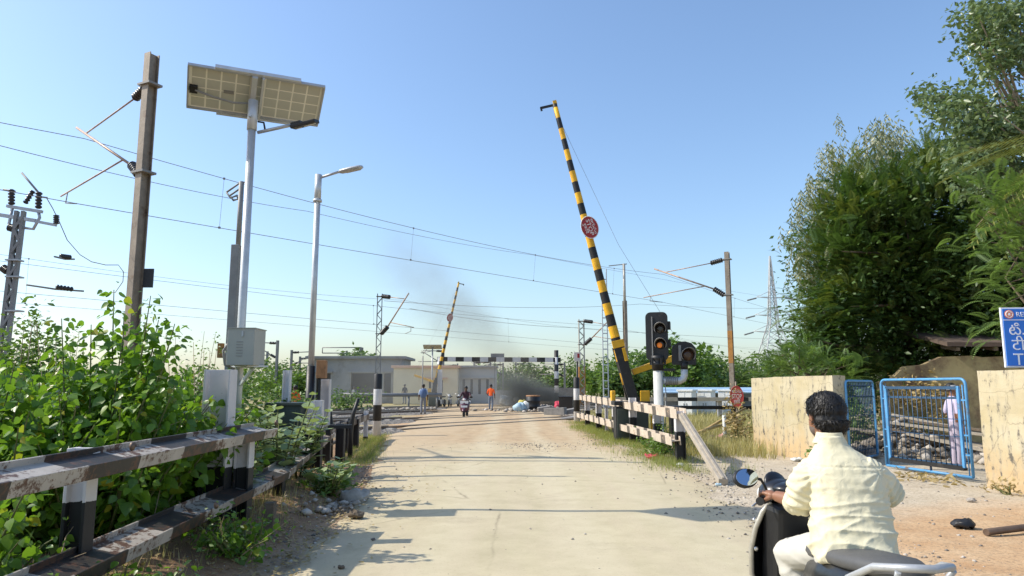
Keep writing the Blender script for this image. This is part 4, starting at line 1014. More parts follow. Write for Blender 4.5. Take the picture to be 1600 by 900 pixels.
# two black bent rails
for dx, lb, bend in ((0, 'left one of two black bent rail ends beside the left road edge', .12), (.55, 'right one of two black bent rail ends beside the left road edge', -.15)):
    b0 = V3(-4.05 + dx * .8, 16.2, 0); mb = MB(); mb.tube([(0, 0, -.1), (0, 0, .6), (bend * -.3, 0, .95), (-bend, 0, 1.30)], [.055, .055, .05, .04], 6)
    o = mb.build('bent_rail', M['black']); o.location = b0; tag(o, lb, 'post', 'black bent rail ends')
b = MB(); b.beam((0, 0, .78), (.45, .1, .78), .12, .07); b.beam((0.02, 0, 0), (0.02, 0, .75), .1, .1)
o = b.build('stop_block', M['black']); o.location = (-3.62, 14.2, 0); tag(o, 'black horizontal bar on a stub post beside the bent rails', 'barrier bar')
# bollards
def bollard(loc, label, h=1.98):
    mb = MB(); mb.lathe((0, 0, 0), [(.135, -.2), (.135, h - .02), (.12, h)], 14); o = mb.build('bollard', M['bollard']); o.location = loc
    return tag(o, label, 'bollard', 'black and white banded bollards at the tracks')
bollard((-4.30, 23.0, 0), 'banded bollard at the left edge of the road in front of the grey shed')
bollard((2.86, 31.8, 0), 'banded bollard at the far end of the right fence')
# right fence
rf = thing('crossing_fence', 'cream and black striped steel railing along the right edge of the road', 'fence', (3.4, 20.0, 0))
fence_rail(rf, (3.55, 15.1, 1.0), (3.02, 31.0, 1.12), 0.22, 0.20, M['rail_paint_right'], R(4), 'upper_rail')
fence_rail(rf, (3.42, 15.1, .44), (2.90, 31.3, .36), 0.20, 0.18, M['rail_paint_right'], R(4), 'lower_rail')
for x, y, hh, sp in ((3.55, 15.3, 1.05, .62), (3.62, 18.0, 1.0, .66), (3.45, 20.6, 1.25, .7), (3.38, 23.6, 1.1, .6), (3.2, 26.6, 1.15, .6), (3.1, 29.6, 1.2, .6)): fence_post(rf, (x, y, 0), hh, .2, .18, sp)
for x, y in ((3.42, 21.8), (3.3, 25.2)): fence_post(rf, (x, y, 0), .85, .1, .1, .05)
o = MB().beam((0, 0, 0), (-.16, -3.35, -.92), .15, .10).build('prop', M['plank'], rf, bevel=.01); o.location = Vector((3.56, 15.1, .96)) - rf.location
o = MB().beam((0, 0, 0), (-.16, -3.35, -.92), .04, .13).build('prop_rib', M['plank'], rf, bevel=.005); o.location = Vector((3.56, 15.1, .97)) - rf.location
# second barrier rail behind (black beam with stub posts) and the old STOP board
mr = thing('guard_rail', 'long black horizontal steel beam on stub posts behind the signal', 'fence', (8.2, 27.0, 0))
MB().beam((-4.0, 0, .80), (2.3, .2, .79), .3, .13).build('rail', M['black'], mr, bevel=.01)
for x in (-2.0, .15, 1.05): MB().beam((x, .1, -.1), (x, .1, .78), .26, .18).build('post', M['black'], mr, bevel=.01)
mr2 = thing('guard_rail', 'striped cream and black beam in front of the white cabinets', 'fence', (8.3, 33.0, 0))
fence_rail(mr2, (4.2, 33, 1.0), (12.2, 33.4, 1.0), .3, .17, m_stripe('striped_beam_old', (.62, .53, .42), (.03, .03, .03), 2.4, 0, .2, .1, .62))
for x in (6.2, 9.6, 11.8): fence_post(mr2, (x, 33.3, 0), .95, .2, .2, .1)

def text_mesh(name, body, size, mat, parent, loc, rot, ext=.004, align='CENTER', sx=1.0):
    cu = bpy.data.curves.new('lettering', 'FONT'); cu.body = body; cu.size = size; cu.extrude = ext; cu.align_x = align; cu.align_y = 'CENTER'; cu.resolution_u = 3
    tmp = bpy.data.objects.new('tmp_text', cu); COL.objects.link(tmp)
    dg = bpy.context.evaluated_depsgraph_get(); me = bpy.data.meshes.new_from_object(tmp.evaluated_get(dg)); me.name = name
    bpy.data.objects.remove(tmp); bpy.data.curves.remove(cu)
    me.materials.clear(); me.materials.append(mat)
    o = link(name, me, parent, loc); o.rotation_euler = rot; o.scale = (sx, 1, 1)
    return o
TEL_STOP = '\u0c06\u0c17\u0c41\u0c2e\u0c41'; HIN_STOP = '\u0930\u0941\u0915\u093f\u092f\u0947'
def stop_disc(root, c, r, rot, mat, squash=1.0, z=0.0):
    """red disc with three lines of lettering; local z faces the reader, local y up"""
    mb = MB(); mb.lathe((0, 0, 0), [(r, -.012), (r, .012)], 28); disc = mb.build('disc', mat, root); disc.location = c; disc.rotation_euler = rot; disc.scale = (squash, z or 1, 1)
    text_mesh('lettering', 'STOP', r * .62, M['letter'], disc, (0, 0, .016), (0, 0, 0), .003)
    text_mesh('lettering', TEL_STOP, r * .46, M['letter'], disc, (0, r * .5, .016), (0, 0, 0), .003)
    text_mesh('lettering', HIN_STOP, r * .46, M['letter'], disc, (0, -r * .48, .016), (0, 0, 0), .003)
    mb = MB(); mb.tube([(r * math.cos(a * math.pi / 16), r * math.sin(a * math.pi / 16), .012) for a in range(33)], .012, 5, caps=False); mb.build('rim', M['letter'] if z else M['redsign_old'], disc)
    return disc
sb = thing('stop_sign', 'old faded red oval stop board on a short post by the black beam', 'sign', (8.0, 25.6, 0))
MB().tube([(0, 0.03, -.1), (0, .03, 1.75)], .03, 8).build('post', M['mast'], sb)
stop_disc(sb, (0, -.02, 1.22), .37, (R(90), 0, R(-14)), M['redsign_old'], .62)
# bamboo poles leaning on a stake
for a, b_, lb in (((1085, 683, 21.5), (1165, 638, 23.5), 'upper bamboo pole tied to a stake left of the shorter yellow wall'), ((1070, 683, 20.5), (1165, 655, 22.5), 'lower bamboo pole lying aslant left of the shorter yellow wall')):
    p0, p1 = at(*a), at(*b_); p0.z = max(p0.z, .1)
    tag(MB().tube([p0, p0.lerp(p1, .5) + V3(0, 0, .04), p1], [.05, .045, .035], 7).build('bamboo_pole', M['bamboo']), lb, 'pole', 'bamboo poles in the grass')
q = at(1133, 690, 20.0); tag(MB().tube([(q.x, 20, -.1), (q.x, 20, .78)], .055, 8).build('stake', M['offwhite']), 'short pale stake holding the bamboo poles', 'stake')

# ================================================================ barriers
def barrier(loc, boom_len, lean_deg, label, sway, boxside, disc_t, r0=.155, r1=.075, mirror=1, detail=True):
    """lifting road barrier: pedestal, channel counterweight arms and a tapered banded boom standing nearly upright"""
    o = thing('level_crossing_barrier', label, 'barrier', loc, 0, 'raised level crossing barriers')
    piv = Vector((0, 0, 1.35)); rot = Matrix.Rotation(R(lean_deg), 3, 'Y'); d = rot @ Vector((0, 0, 1))
    mb = MB(); n = 14
    mb.lathe((0, 0, 0), [(r0 + (r1 - r0) * i / n, boom_len * i / n) for i in range(n + 1)], 12)
    boom = mb.build('boom', M['boom'], o); boom.location = piv + d * .2; boom.rotation_euler = (0, R(lean_deg), 0)
    mb = MB(); mb.box((-.22 * mirror, 0, boom_len - .02), (.5, .05, .07)); mb.box((-.45 * mirror, 0, boom_len - .06), (.06, .04, .12)); mb.build('end_hook', M['black'], boom)
    mb = MB(); mb.box((0.02 * mirror, 0, boom_len + .05), (.12, .06, .14)); mb.build('end_plate', M['yellow'], boom)
    stop_disc(boom, (.06 * mirror, -(r0 + .03), boom_len * disc_t), .35, (R(90), R(86), 0), M['redsign'], 1.0, .74)
    # channels either side of the boom foot, pedestal, yellow arm and weights
    for sy in (-.16, .16):
        mb = MB(); mb.prof(piv + d * -.75 + V3(.04 * mirror, sy, 0), piv + d * 1.45 + V3(.0, sy, 0), [(-.05, -.15), (.05, -.15), (.05, .15), (-.05, .15)], up=(1, 0, 0)); mb.build('boom_channel', M['black'], o, bevel=.01)
    mb = MB(); mb.box(piv + d * 1.42 + V3(-.02 * mirror, -.2, .1), (.36, .05, .22), rot); mb.box(piv + d * 1.2 + V3(.12 * mirror, -.22, 0), (.1, .05, .4), rot); mb.build('boom_clamp', M['yellow'], o, bevel=.01)
    mb = MB(); mb.box((.40 * mirror, -.23, 1.22), (.28, .08, .46)); mb.box((-.5 * mirror, .1, 1.3), (.12, .3, .3)); mb.build('counterweight', M['yellow'], o, bevel=.02)
    mb = MB(); mb.beam((.1 * mirror, .1, 2.0), (1.75 * mirror, .3, 2.55), .16, .18); mb.build('yellow_arm', M['yellow'], o, bevel=.015)
    mb = MB(); mb.box((0, 0, .48), (.95, .6, 1.0)); mb.box((0, 0, 1.08), (1.05, .7, .12)); mb.build('machine_box', M['black'], o, bevel=.02)
    mb = MB(); mb.box((.0, -.36, .5), (.9, .03, .85)); mb.build('machine_door', M['greenbox'], o, bevel=.01)
    mb = MB(); mb.box((.62 * mirror, -.3, .35), (.16, .1, .75)); mb.build('foot_plate', M['yellow'], o, bevel=.01)
    top = piv + d * (boom_len * .98); mb = MB(); mb.tube([top, top.lerp(V3(1.9 * mirror, .2, 2.3), .5) + V3(-.15, 0, -.25), V3(1.9 * mirror, .2, 2.3)], .005, 4); mb.build('stay_wire', M['mast_far'], o)
    return o
bp = at(985, 640, 21.4)
barrier((bp.x, 21.4, 0), 9.1, -13.5, 'black and yellow barrier boom standing high on the right side of the road', 0, 1, .545)
bp = at(677, 628, 60)
b2 = barrier((bp.x + .1, 60, 0), 9.0, 12.0, 'far black and yellow barrier boom beyond the tracks on the left', 0, 1, .66, mirror=-1)
# white-black post beside the far barrier
fp = thing('marker_post', 'banded white and black post beside the foot of the far barrier', 'post', (at(687, 620, 59).x, 59, 0))
fence_post(fp, fp.location, 3.0, .35, .3, 0.9)

# ================================================================ height gauge across the far road
hgt = thing('height_gauge', 'black and white banded height gauge beam spanning the road beyond the tracks', 'height gauge', (-1.0, 66, 0))
MB().prof((-5.9, 0, 4.12), (5.5, 0, 4.05), hpoly(.3, .42, .05, .05)).build('beam', M['gauge'], hgt)
for x, hh in ((5.1, 4.95), (-5.7, 4.3)):
    o = MB().lathe((0, 0, 0), [(.2, -.1), (.2, hh)], 10).build('post', M['gaugepost'], hgt); o.location = (x, 0, 0)
MB().box((-.35, .3, 4.28), (1.25, .06, .75)).build('rear_board', M['mast_far'], hgt)
for x in (-.6, -.1): MB().beam((x, .3, 0), (x, .3, 4.2), .06, .06).build('board_leg', M['mast_far'], hgt)

# ================================================================ signal
sp = at(1029, 620, 19.4); sg = thing('colour_light_signal', 'black two-lamp signal with glowing amber lower lamp on a white post', 'signal', (sp.x, 19.4, 0))
MB().lathe((0, 0, 0), [(.2, -.1), (.2, .06), (.13, .1), (.13, 2.02)], 16).build('post', M['offwhite'], sg)
mb = MB(); mb.lathe((0, 0, 0), [(.15, 2.0), (.16, 2.14), (.2, 2.17), (.12, 2.21), (.18, 2.3), (.18, 2.4)], 14)
for k in range(5): mb.box((.2 * math.cos(k * 1.25), .2 * math.sin(k * 1.25), 2.24), (.05, .05, .18))
mb.build('clamp', M['black'], sg)
def rounded_rect(w_, h_, r, n=5):
    out = []
    for cx_, cz_, a0 in ((w_/2-r, h_/2-r, 0), (-w_/2+r, h_/2-r, 90), (-w_/2+r, -h_/2+r, 180), (w_/2-r, -h_/2+r, 270)):
        for i in range(n + 1): a = R(a0 + 90 * i / n); out.append((cx_ + r * math.cos(a), cz_ + r * math.sin(a)))
    return out
HZ = 2.93
mb = MB(); mb.prof((0.0, -.02, HZ), (0.0, .02, HZ), rounded_rect(.60, 1.32, .14), up=(0, 0, 1)); hd = mb.build('backboard', M['black'], sg, bevel=.006); hd.rotation_euler = (0, 0, R(-16)); hd.location = (0, 0, 0)
mb = MB(); mb.box((.03, .17, HZ - .08), (.42, .3, 1.1)); mb.box((.03, .17, HZ - .62), (.36, .3, .2)); mb.build('lamp_housing', M['black'], hd, bevel=.02)
mb = MB(); mb.box((-.12, -.06, HZ - .02), (.03, .07, 1.1)); mb.build('front_rib', M['mast_far'], hd)
for z, lit in ((HZ + .2, False), (HZ - .22, True)):
    # hood: half-open tube in front of the lens
    vs = []; fs = []; n = 18
    for j, (yy_, r_) in enumerate(((-.02, .155), (-.30, .165))):
        for i in range(n + 1):
            a = R(-35 + 250 * i / n); cut = yy_ + (.16 * (1 - max(0, math.sin(a))) if j else 0)
            vs.append((.10 + r_ * math.cos(a), cut, z + r_ * math.sin(a)))
    fs = [(i, i + 1, n + 2 + i, n + 1 + i) for i in range(n)]
    mb = MB(); mb.add(vs, fs, 0, True); hood = mb.build('hood', M['mast_far'], hd)
    sm = hood.modifiers.new('thick', 'SOLIDIFY'); sm.thickness = .014
    mb = MB(); rx = Matrix.Rotation(R(90), 3, 'X'); mb.lathe((.10, -.03, z), [(.13, 0), (.12, .03), (.05, .045)], 18, rx); mb.build('lens', M['glass_dark'], hd)
    if lit:
        mb = MB(); mb.lathe((.07, -.066, z - .03), [(.075, 0), (.07, .015), (.03, .03)], 16, rx); mb.build('lit_lamp', M['amber'], hd)
mb = MB(); mb.box((.31, .2, HZ + .3), (.1, .25, .22)); mb.box((.31, .2, HZ - .2), (.1, .25, .22)); mb.build('side_hatch', M['black'], hd, bevel=.015)
# bracket with the calling-on signal
mb = MB(); mb.tube([(.13, 0, 1.72), (.58, 0, 1.72), (.68, 0, 1.77), (.72, 0, 1.87), (.72, 0, 2.06)], .095, 12); mb.build('bracket', M['steel_pale'], sg)
mb = MB()
for k in range(7): mb.lathe((.2 + k * .05, 0, 1.72), [(.115, -.012), (.115, .012)], 12, Matrix.Rotation(R(90), 3, 'Y'))
mb.build('clamp_ring', M['mast_far'], sg)
mb = MB(); mb.box((.26, 0, 2.02), (.4, .07, .07)); mb.lathe((.72, 0, 2.03), [(.1, 0), (.1, .2)], 12); mb.build('small_signal_mount', M['black'], sg)
HZ2 = 2.45; arch = [(-.33, -.3), (.33, -.3), (.33, .16), (.22, .29), (.05, .34), (-.1, .33), (-.24, .25), (-.33, .12)]
mb = MB(); mb.prof((.72, -.02, HZ2), (.72, .02, HZ2), arch, up=(0, 0, 1)); mb.box((.72, .16, HZ2), (.5, .3, .48)); small = mb.build('small_signal_head', M['black'], sg, bevel=.008)
vs = []; fs = []; n = 16
for j, (yy_, r_) in enumerate(((-.02, .19), (-.26, .20))):
    for i in range(n + 1):
        a = R(-40 + 260 * i / n); cut = yy_ + (.14 * (1 - max(0, math.sin(a))) if j else 0); vs.append((.82 + r_ * math.cos(a), cut, HZ2 - .03 + r_ * math.sin(a)))
mb = MB(); mb.add(vs, [(i, i + 1, n + 2 + i, n + 1 + i) for i in range(n)], 0, True); hood = mb.build('hood', M['mast_far'], small); hood.modifiers.new('thick', 'SOLIDIFY').thickness = .014
mb = MB(); mb.lathe((.82, -.03, HZ2 - .03), [(.16, 0), (.15, .03), (.06, .045)], 18, rx); mb.build('lens', m_plain('brown_dark_lens', (.06, .03, .018), .2, 0, .1, 3, 0), small)
mb = MB(); mb.box((.60, -.04, HZ2 + .02), (.07, .05, .42)); mb.build('front_rib', M['mast_far'], small)
mb = MB(); mb.tube([(.14, -.05, 2.0), (.2, -.06, 1.3), (.15, -.06, .6), (.22, -.05, 0)], .012, 5); mb.build('cable', M['mast_far'], sg)
# small machine gear next to it
tag(MB().box((sp.x + .62, 20.2, .5), (.32, .32, 1.05)).build('gear_box', M['black'], bevel=.02), 'narrow black cable box right behind the signal post', 'box')

# white relay cabinets in a row
def relay_cabinet(px, Y, label, w_=.74, h_=1.28):
    o = thing('relay_cabinet', label, 'cabinet', (at(px, 620, Y).x, Y, 0), R(-30), 'white relay cabinets beside the tracks')
    MB().box((0, 0, h_ / 2 + .05), (w_, .85, h_)).build('body', M['white_clean'], o, bevel=.015)
    MB().box((0, 0, h_ + .1), (w_ + .12, .98, .10)).build('lid', M['white_clean'], o, bevel=.015)
    for sx in (-1, 1):
        dr = MB().box((sx * w_ / 4, -.435, h_ / 2 + .05), (w_ / 2 - .04, .02, h_ - .16)).build('door', M['white_clean'], o, bevel=.004)
        MB().box((sx * .07, -.455, h_ / 2), (.03, .03, .16)).build('handle', M['mast_far'], dr)
    return o
relay_cabinet(1074, 38, 'left one of the white relay cabinets behind the guard beams'); relay_cabinet(1104, 38.6, 'middle one of the white relay cabinets behind the guard beams'); relay_cabinet(1136, 39.4, 'right one of the white relay cabinets, partly behind the red oval board')
o = thing('blue_sheet', 'pale blue sheet roof of a low shelter behind the white cabinets', 'shelter', (12.6, 46, 0))
t = NT('blue_sheet'); co = t.coord(); M['bluesheet'] = t.done(t.bsdf(col=t.mix(t.ramp(t.noise(co, 1.5, 5), [(.3, 0.), (.7, 1.)]), (.25, .40, .55), (.40, .54, .66)), rough=.4))
mb = MB(); mb.box((0, 0, 1.36), (6.4, 2.2, .06), Matrix.Rotation(R(8), 3, 'X')); mb.build('roof', M['bluesheet'], o)
for k in range(4): MB().beam((-3 + k * 2, -1.1, 0), (-3 + k * 2, -1.1, 1.2), .08, .08).build('post', M['offwhite'], o)
MB().box((0, 1.1, .6), (6.2, .05, 1.2)).build('back_sheet', M['mast_far'], o)

# ================================================================ overhead line masts
def insulator(mb, p0, p1, r, n=6):
    p0, p1 = Vector(p0), Vector(p1); d = (p1 - p0).normalized(); L = (p1 - p0).length; prof = []
    for i in range(n): prof += [(r * .55, L * i / n), (r, L * (i + .35) / n), (r, L * (i + .65) / n)]
    prof += [(r * .55, L)]
    mb.lathe(p0, prof, 10, d.to_track_quat('Z', 'Y').to_matrix())
def lattice(mb, p0, p1, wd, dp, bar, step, n0=(1, 0, 0), rungs_only=False, mi2=0):
    """two channel legs laced with diagonal flats"""
    p0, p1 = Vector(p0), Vector(p1); ax = Vector(n0).normalized(); L = (p1 - p0).length; d = (p1 - p0).normalized(); k = ax.cross(d).normalized()
    for s in (-1, 1): mb.prof(p0 + ax * wd / 2 * s, p1 + ax * wd / 2 * s, [(-bar, -dp / 2), (bar, -dp / 2), (bar, dp / 2), (-bar, dp / 2)], up=tuple(k))
    n = int(L / step)
    for i in range(n):
        a, b = p0 + d * (step * i), p0 + d * (step * (i + 1)); s = 1 if i % 2 else -1
        for f in (-1, 1):
            if rungs_only: mb.beam(a - ax * wd / 2 + k * f * dp * .4, a + ax * wd / 2 + k * f * dp * .4, bar * 2.2, bar * .8, up=tuple(k), mi=mi2)
            else: mb.beam(a - ax * wd / 2 * s + k * f * dp * .48, b + ax * wd / 2 * s + k * f * dp * .48, bar * 1.6, bar * .5, up=tuple(k), mi=mi2)
def mast(name, base, h, label, style, wd, dp, mat, rz, cant=None, group=None, patch=None):
    o = thing(name, label, 'mast', base, 0, group)
    ax = Vector((math.cos(rz), math.sin(rz), 0))
    mb = MB()
    if style == 'H': mb.prof((0, 0, -.2), (0, 0, h), hpoly(wd, dp, .05, .025), up=tuple(ax))
    elif style == 'lattice': lattice(mb, (0, 0, -.2), (0, 0, h), wd, dp, .028, .42, ax)
    elif style == 'ladder': lattice(mb, (0, 0, -.2), (0, 0, h), wd, dp, .03, .55, ax, True)
    pole = mb.build('pole', mat, o)
    if patch: MB().prof((0, 0, patch[0]), (0, 0, patch[1]), hpoly(wd + .012, dp + .012, .06, .03), up=tuple(ax)).build('painted_band', M['rusty_orange'], o)
    if cant:
        n, r, zt, zl, s = cant; n = Vector(n).normalized()
        U = lambda a, z: n * a + Vector((0, 0, z)); off = wd * .5
        mb = MB(); insulator(mb, U(off + .12, zt), U(off + .62 * s, zt - .12), .11 * s); mb.build('insulator', M['porcelain'], o)
        mb = MB(); insulator(mb, U(off + .1, zl), U(off + .52 * s, zl + .32 * s), .12 * s); mb.build('insulator', M['porcelain'], o)
        tip = U(r, zt - .25); mb = MB(); mb.tube([U(off + .6 * s, zt - .12), U(r * .93, zt - .38)], .022 * s, 6); mb.build('stay_tube', M['tube'], o)
        low = U(off + .5 * s, zl + .3 * s); mb = MB(); mb.tube([low, low.lerp(tip, 1.12)], .034 * s, 7); mb.build('bracket_tube', M['tube'], o)
        reg0 = low.lerp(tip, .16); reg1 = U(r * 1.28, zl + .28); mb = MB(); mb.tube([reg0, reg1], .022 * s, 6); mb.build('registration_tube', M['tube'], o)
        mb = MB(); mb.tube([reg1 + (reg0 - reg1) * .12, U(r * 1.18, zl + .02), U(r * .98, zl - .12)], .016 * s, 5); mb.build('steady_arm', M['mast_far'], o)
        for z in (zt, zl): mb = MB(); mb.box((0, 0, z), (wd + .16, dp + .16, .05), Matrix.Rotation(rz, 3, 'Z')); mb.tube([U(off, z), U(off + .14, z)], .05 * s, 6); mb.build('clamp', M['mast_far'], o)
        o['tip'] = tuple(o.location + U(r * .95, zt - .5)); o['reg'] = tuple(o.location + U(r * .98, zl - .12))
    return o
RZ = math.atan2(TN.y, TN.x)
mb0 = at(222, 300, 16.2)
m1 = mast('overhead_line_mast', (mb0.x, 16.2, 0), at(238, 85, 16.2).z, 'tall brown steel mast on the left with a two-insulator bracket pointing left', 'H', .26, .21, M['mast'], RZ + R(12), (TN, 3.9, 8.72, 6.55, 1.0))
MB().box((.27, .05, 4.05), (.22, .04, .44)).build('number_plate', M['black'], m1)
mb1 = at(1141, 520, 42)
m2 = mast('overhead_line_mast', (mb1.x, 42, 0), at(1134, 394, 42).z, 'brown steel mast right of the signal with its bracket pointing left', 'H', .34, .26, M['mast'], RZ + R(10), (TN, 4.4, 9.15, 7.0, 1.4), None, (2.95, 4.85))
mbx = at(591, 560, 53)
m3 = mast('overhead_line_mast', (mbx.x, 53, 0), at(595, 459, 53).z, 'grey lattice mast directly behind the left bollard with its bracket pointing right', 'lattice', .34, .26, M['mast_far'], R(8), (-TN, 2.9, 8.3, 5.5, 1.5))
mbx = at(909, 560, 58)
m4 = mast('overhead_line_mast', (mbx.x, 58, 0), at(912, 499, 58).z, 'rusty white lattice mast beside the right bollard', 'lattice', .42, .3, M['mast_light'], R(5), (-TN, 2.4, 6.9, 5.0, 1.4), None)
mb = MB(); lattice(mb, (0, 0, 0), (0, 0, 3.2), .44, .32, .035, .42, (math.cos(R(5)), math.sin(R(5)), 0)); mb.build('rusty_foot', M['rusty_orange'], m4)
mbx = at(946, 560, 50)
mast('ladder_mast', (mbx.x, 50, 0), at(957, 420, 50).z, 'slim silver ladder-like lattice mast left of the tall barrier foot', 'ladder', .34, .16, M['steel_pale'], 0)
mbx = at(978, 560, 46)
m5 = mast('overhead_line_mast', (mbx.x, 46, 0), at(978, 470, 46).z, 'plain steel mast just right of the tall barrier boom', 'H', .26, .2, M['mast'], R(20))
MB().tube([(0, 0, 6.4), (0, 0, at(977, 412, 46).z)], .09, 8).build('top_tube', M['mast_light'], m5)
tz = at(977, 412, 46).z; MB().beam((-1.0, 0, tz - .15), (.2, 0, tz - .02), .05, .06).build('top_arm', M['mast_light'], m5)
# grey tubular mast with a loop bracket behind the solar light
mbx = at(366, 450, 12.8)
o = thing('bracket_mast', 'grey two-stage tube mast with a small loop bracket, left of the solar light', 'mast', (mbx.x, 12.8, 0))
z1, z2 = at(368, 383, 12.8).z, at(375, 284, 12.8).z
MB().prof((0, 0, -.2), (0, 0, z1), [(-.08, -.07), (.08, -.07), (.08, .07), (-.08, .07)]).build('lower_pole', M['mast_far'], o, bevel=.01)
MB().tube([(.03, 0, z1 - .1), (.03, 0, z2)], .048, 8).build('upper_pole', M['mast_far'], o)
mb = MB(); mb.tube([(.16, 0, z2 - .0), (0, 0, z2 - .02), (-.24, 0, z2 - .2)], .018, 5); mb.tube([(.02, 0, z2 - .12), (-.2, 0, z2 - .28)], .018, 5); mb.tube([(-.24, 0, z2 - .2), (-.16, 0, z2 - .31), (-.03, 0, z2 - .26)], .018, 5); mb.tube([(-.17, 0, z2 - .27), (-.1, 0, z2 - .36), (-.02, 0, z2 - .33), (-.05, 0, z2 - .25)], .018, 5); mb.build('loop_bracket', M['mast_far'], o)
MB().box((-.16, -.05, at(352, 548, 12.8).z), (.09, .09, .26)).build('orange_fuse', M['rusty_orange'], o)
# lattice mast with isolator gear at the far left
Y0 = 24.0; q = at(28, 420, Y0)
o = thing('isolator_mast', 'grey lattice mast with isolator insulators on cross arms at the left edge', 'mast', (q.x, Y0, 0))
def L_(px, py, dy=0): return at(px, py, Y0 + dy) - o.location
mb = MB(); top = L_(32, 330); lattice(mb, (top.x * .3 - .25, 0, -.2), top, .21, .2, .05, .42, (1, .2, 0)); mb.build('pole', M['mast_far'], o)
mb = MB(); mb.beam(L_(11, 322), L_(66, 331), .1, .1); mb.build('cross_arm', M['steel'], o)
mb = MB(); mb.beam(L_(-30, 331), L_(56, 345), .1, .12); mb.beam(L_(36, 342), L_(88, 352), .08, .09); mb.build('cross_arm', M['steel'], o)
mb = MB(); mb.tube([L_(20, 322), L_(14, 350), L_(22, 358)], .05, 6); mb.tube([L_(60, 330), L_(62, 340), L_(52, 358), L_(38, 356)], .05, 6); mb.build('linkage', M['steel'], o)
for a, b, r in (((18, 320), (18, 296), .11), ((60, 326), (61, 300), .11), ((88, 350), (88, 336), .1), ((39, 318), (52, 298), .09), ((14, 355), (24, 358), .14), ((4, 418), (12, 424), .14)):
    mb = MB(); insulator(mb, L_(*a), L_(*b), r, 5); mb.build('insulator', M['porcelain'], o)
mb = MB(); mb.tube([L_(34, 270), L_(62, 303)], .035, 6); mb.tube([L_(5, 296), L_(24, 299)], .03, 5); mb.tube([L_(66, 308), L_(74, 309)], .03, 5); mb.build('switch_blade', M['mast_far'], o)
for z in (407, 433, 486): a = L_(16, z); MB().box((a.x + .15, 0, a.z), (.44, .34, .05)).build('clamp', M['steel'], o)
def wire(mb, pts, r, sag=0, n=10):
    pts = [Vector(p) for p in pts]; out = [pts[0]]
    for a, b in zip(pts, pts[1:]):
        for i in range(1, n + 1): f = i / n; p = a.lerp(b, f); p.z -= sag * 4 * f * (1 - f); out.append(p)
    mb.tube(out, r, 4, smooth=True, caps=False)
o2 = thing('jumper_cable', 'looping jumper cable hanging right of the isolator mast', 'cable', L_(72, 308) + o.location); base = o2.location.copy()
pp = [at(72, 308, Y0), at(82, 325, Y0), at(92, 345, Y0), at(105, 375, Y0), at(125, 398, Y0 + 1), at(143, 409, Y0 + 2), at(165, 414, Y0 + 3), at(185, 414, Y0 + 4), at(193, 425, Y0 + 4), at(192, 440, Y0 + 4), at(180, 457, Y0 + 4), at(160, 458, Y0 + 4)]
mb = MB(); mb.tube([p - base for p in pp], .016, 4, caps=False); mb.build('cable', M['mast_far'], o2)
for a, b, c_, lb in (((85, 401), (116, 405), (94, 402, 110, 404), 'upper section insulator hanging in a wire at the left'), ((41, 445), (131, 455), (87, 450, 114, 454), 'long lower section insulator hanging in a wire at the left')):
    p0, p1 = at(a[0], a[1], 29), at(b[0], b[1], 30.5); s = thing('section_insulator', lb, 'insulator', p0, 0, 'section insulators in the far wires')
    MB().tube([(0, 0, 0), (p1 - p0) * .5 - V3(0, 0, .05), p1 - p0], .04, 5).build('runner', M['mast_far'], s)
    mb = MB(); insulator(mb, at(c_[0], c_[1], 29.5) - p0 + V3(0, 0, .05), at(c_[2], c_[3], 30) - p0 + V3(0, 0, .05), .11, 5); mb.build('insulator', M['porcelain'], s)

# wires
def line_thing(label, cat_pts, con_pts, drops, r=.011, sag=.55):
    o = thing('overhead_line', label, 'wire', cat_pts[0]); b = o.location.copy()
    mb = MB(); wire(mb, [Vector(p) - b for p in cat_pts], r, sag, 16); mb.build('catenary_wire', M['mast_far'], o)
    if con_pts:
        mb = MB(); wire(mb, [Vector(p) - b for p in con_pts], r, .02, 12); mb.build('contact_wire', M['mast_far'], o)
        for i, f in drops:
            a = Vector(cat_pts[i]).lerp(Vector(cat_pts[i + 1]), f); a.z -= sag * 4 * f * (1 - f); c = Vector(con_pts[i]).lerp(Vector(con_pts[i + 1]), f)
            mb = MB(); mb.tube([a - b, c - b], .006, 4, caps=False); mb.box(a - b, (.05, .05, .06)); mb.box(c - b, (.06, .06, .06)); mb.build('dropper', M['mast_far'], o)
c1, k1, c2, k2 = Vector(m1['tip']), Vector(m1['reg']), Vector(m2['tip']), Vector(m2['reg'])
line_thing('nearest overhead line with droppers, strung between the two brown masts', [c1 - TU * 26 + V3(0, 0, .3), c1, c2, c2 + TU * 60], [k1 - TU * 26, k1, k2, k2 + TU * 60], [(1, .12), (1, .36), (1, .6), (1, .82), (2, .2)], .010)
def single(label, pts, r=.012, sag=.5):
    o = thing('overhead_wire', label, 'wire', pts[0], 0); b = o.location.copy(); mb = MB(); wire(mb, [Vector(p) - b for p in pts], r, sag, 16); return mb.build('wire', M['mast_far'], o)
single('lone wire running between the catenary and contact wires behind the brown mast', [at(-60, 212, 15), at(480, 330, 27), at(830, 398, 45), at(1240, 470, 90)], .009, .15)
c3, k3 = Vector(m3['tip']), Vector(m3['reg'])
line_thing('fainter far overhead line passing the lattice mast behind the left bollard', [c3 - TU * 34 + V3(0, 0, .2), c3, c3 + TU * 40, c3 + TU * 80], [k3 - TU * 34, k3, k3 + TU * 40, k3 + TU * 80], [(0, .3), (0, .6), (1, .3), (1, .7)], .008)
c4, k4 = Vector(m4['tip']), Vector(m4['reg'])
line_thing('faint overhead line on the bracket of the rusty white lattice mast', [c4 - TU * 60, c4, c4 + TU * 60], [k4 - TU * 60, k4, k4 + TU * 60], [(0, .6), (1, .3)], .008)
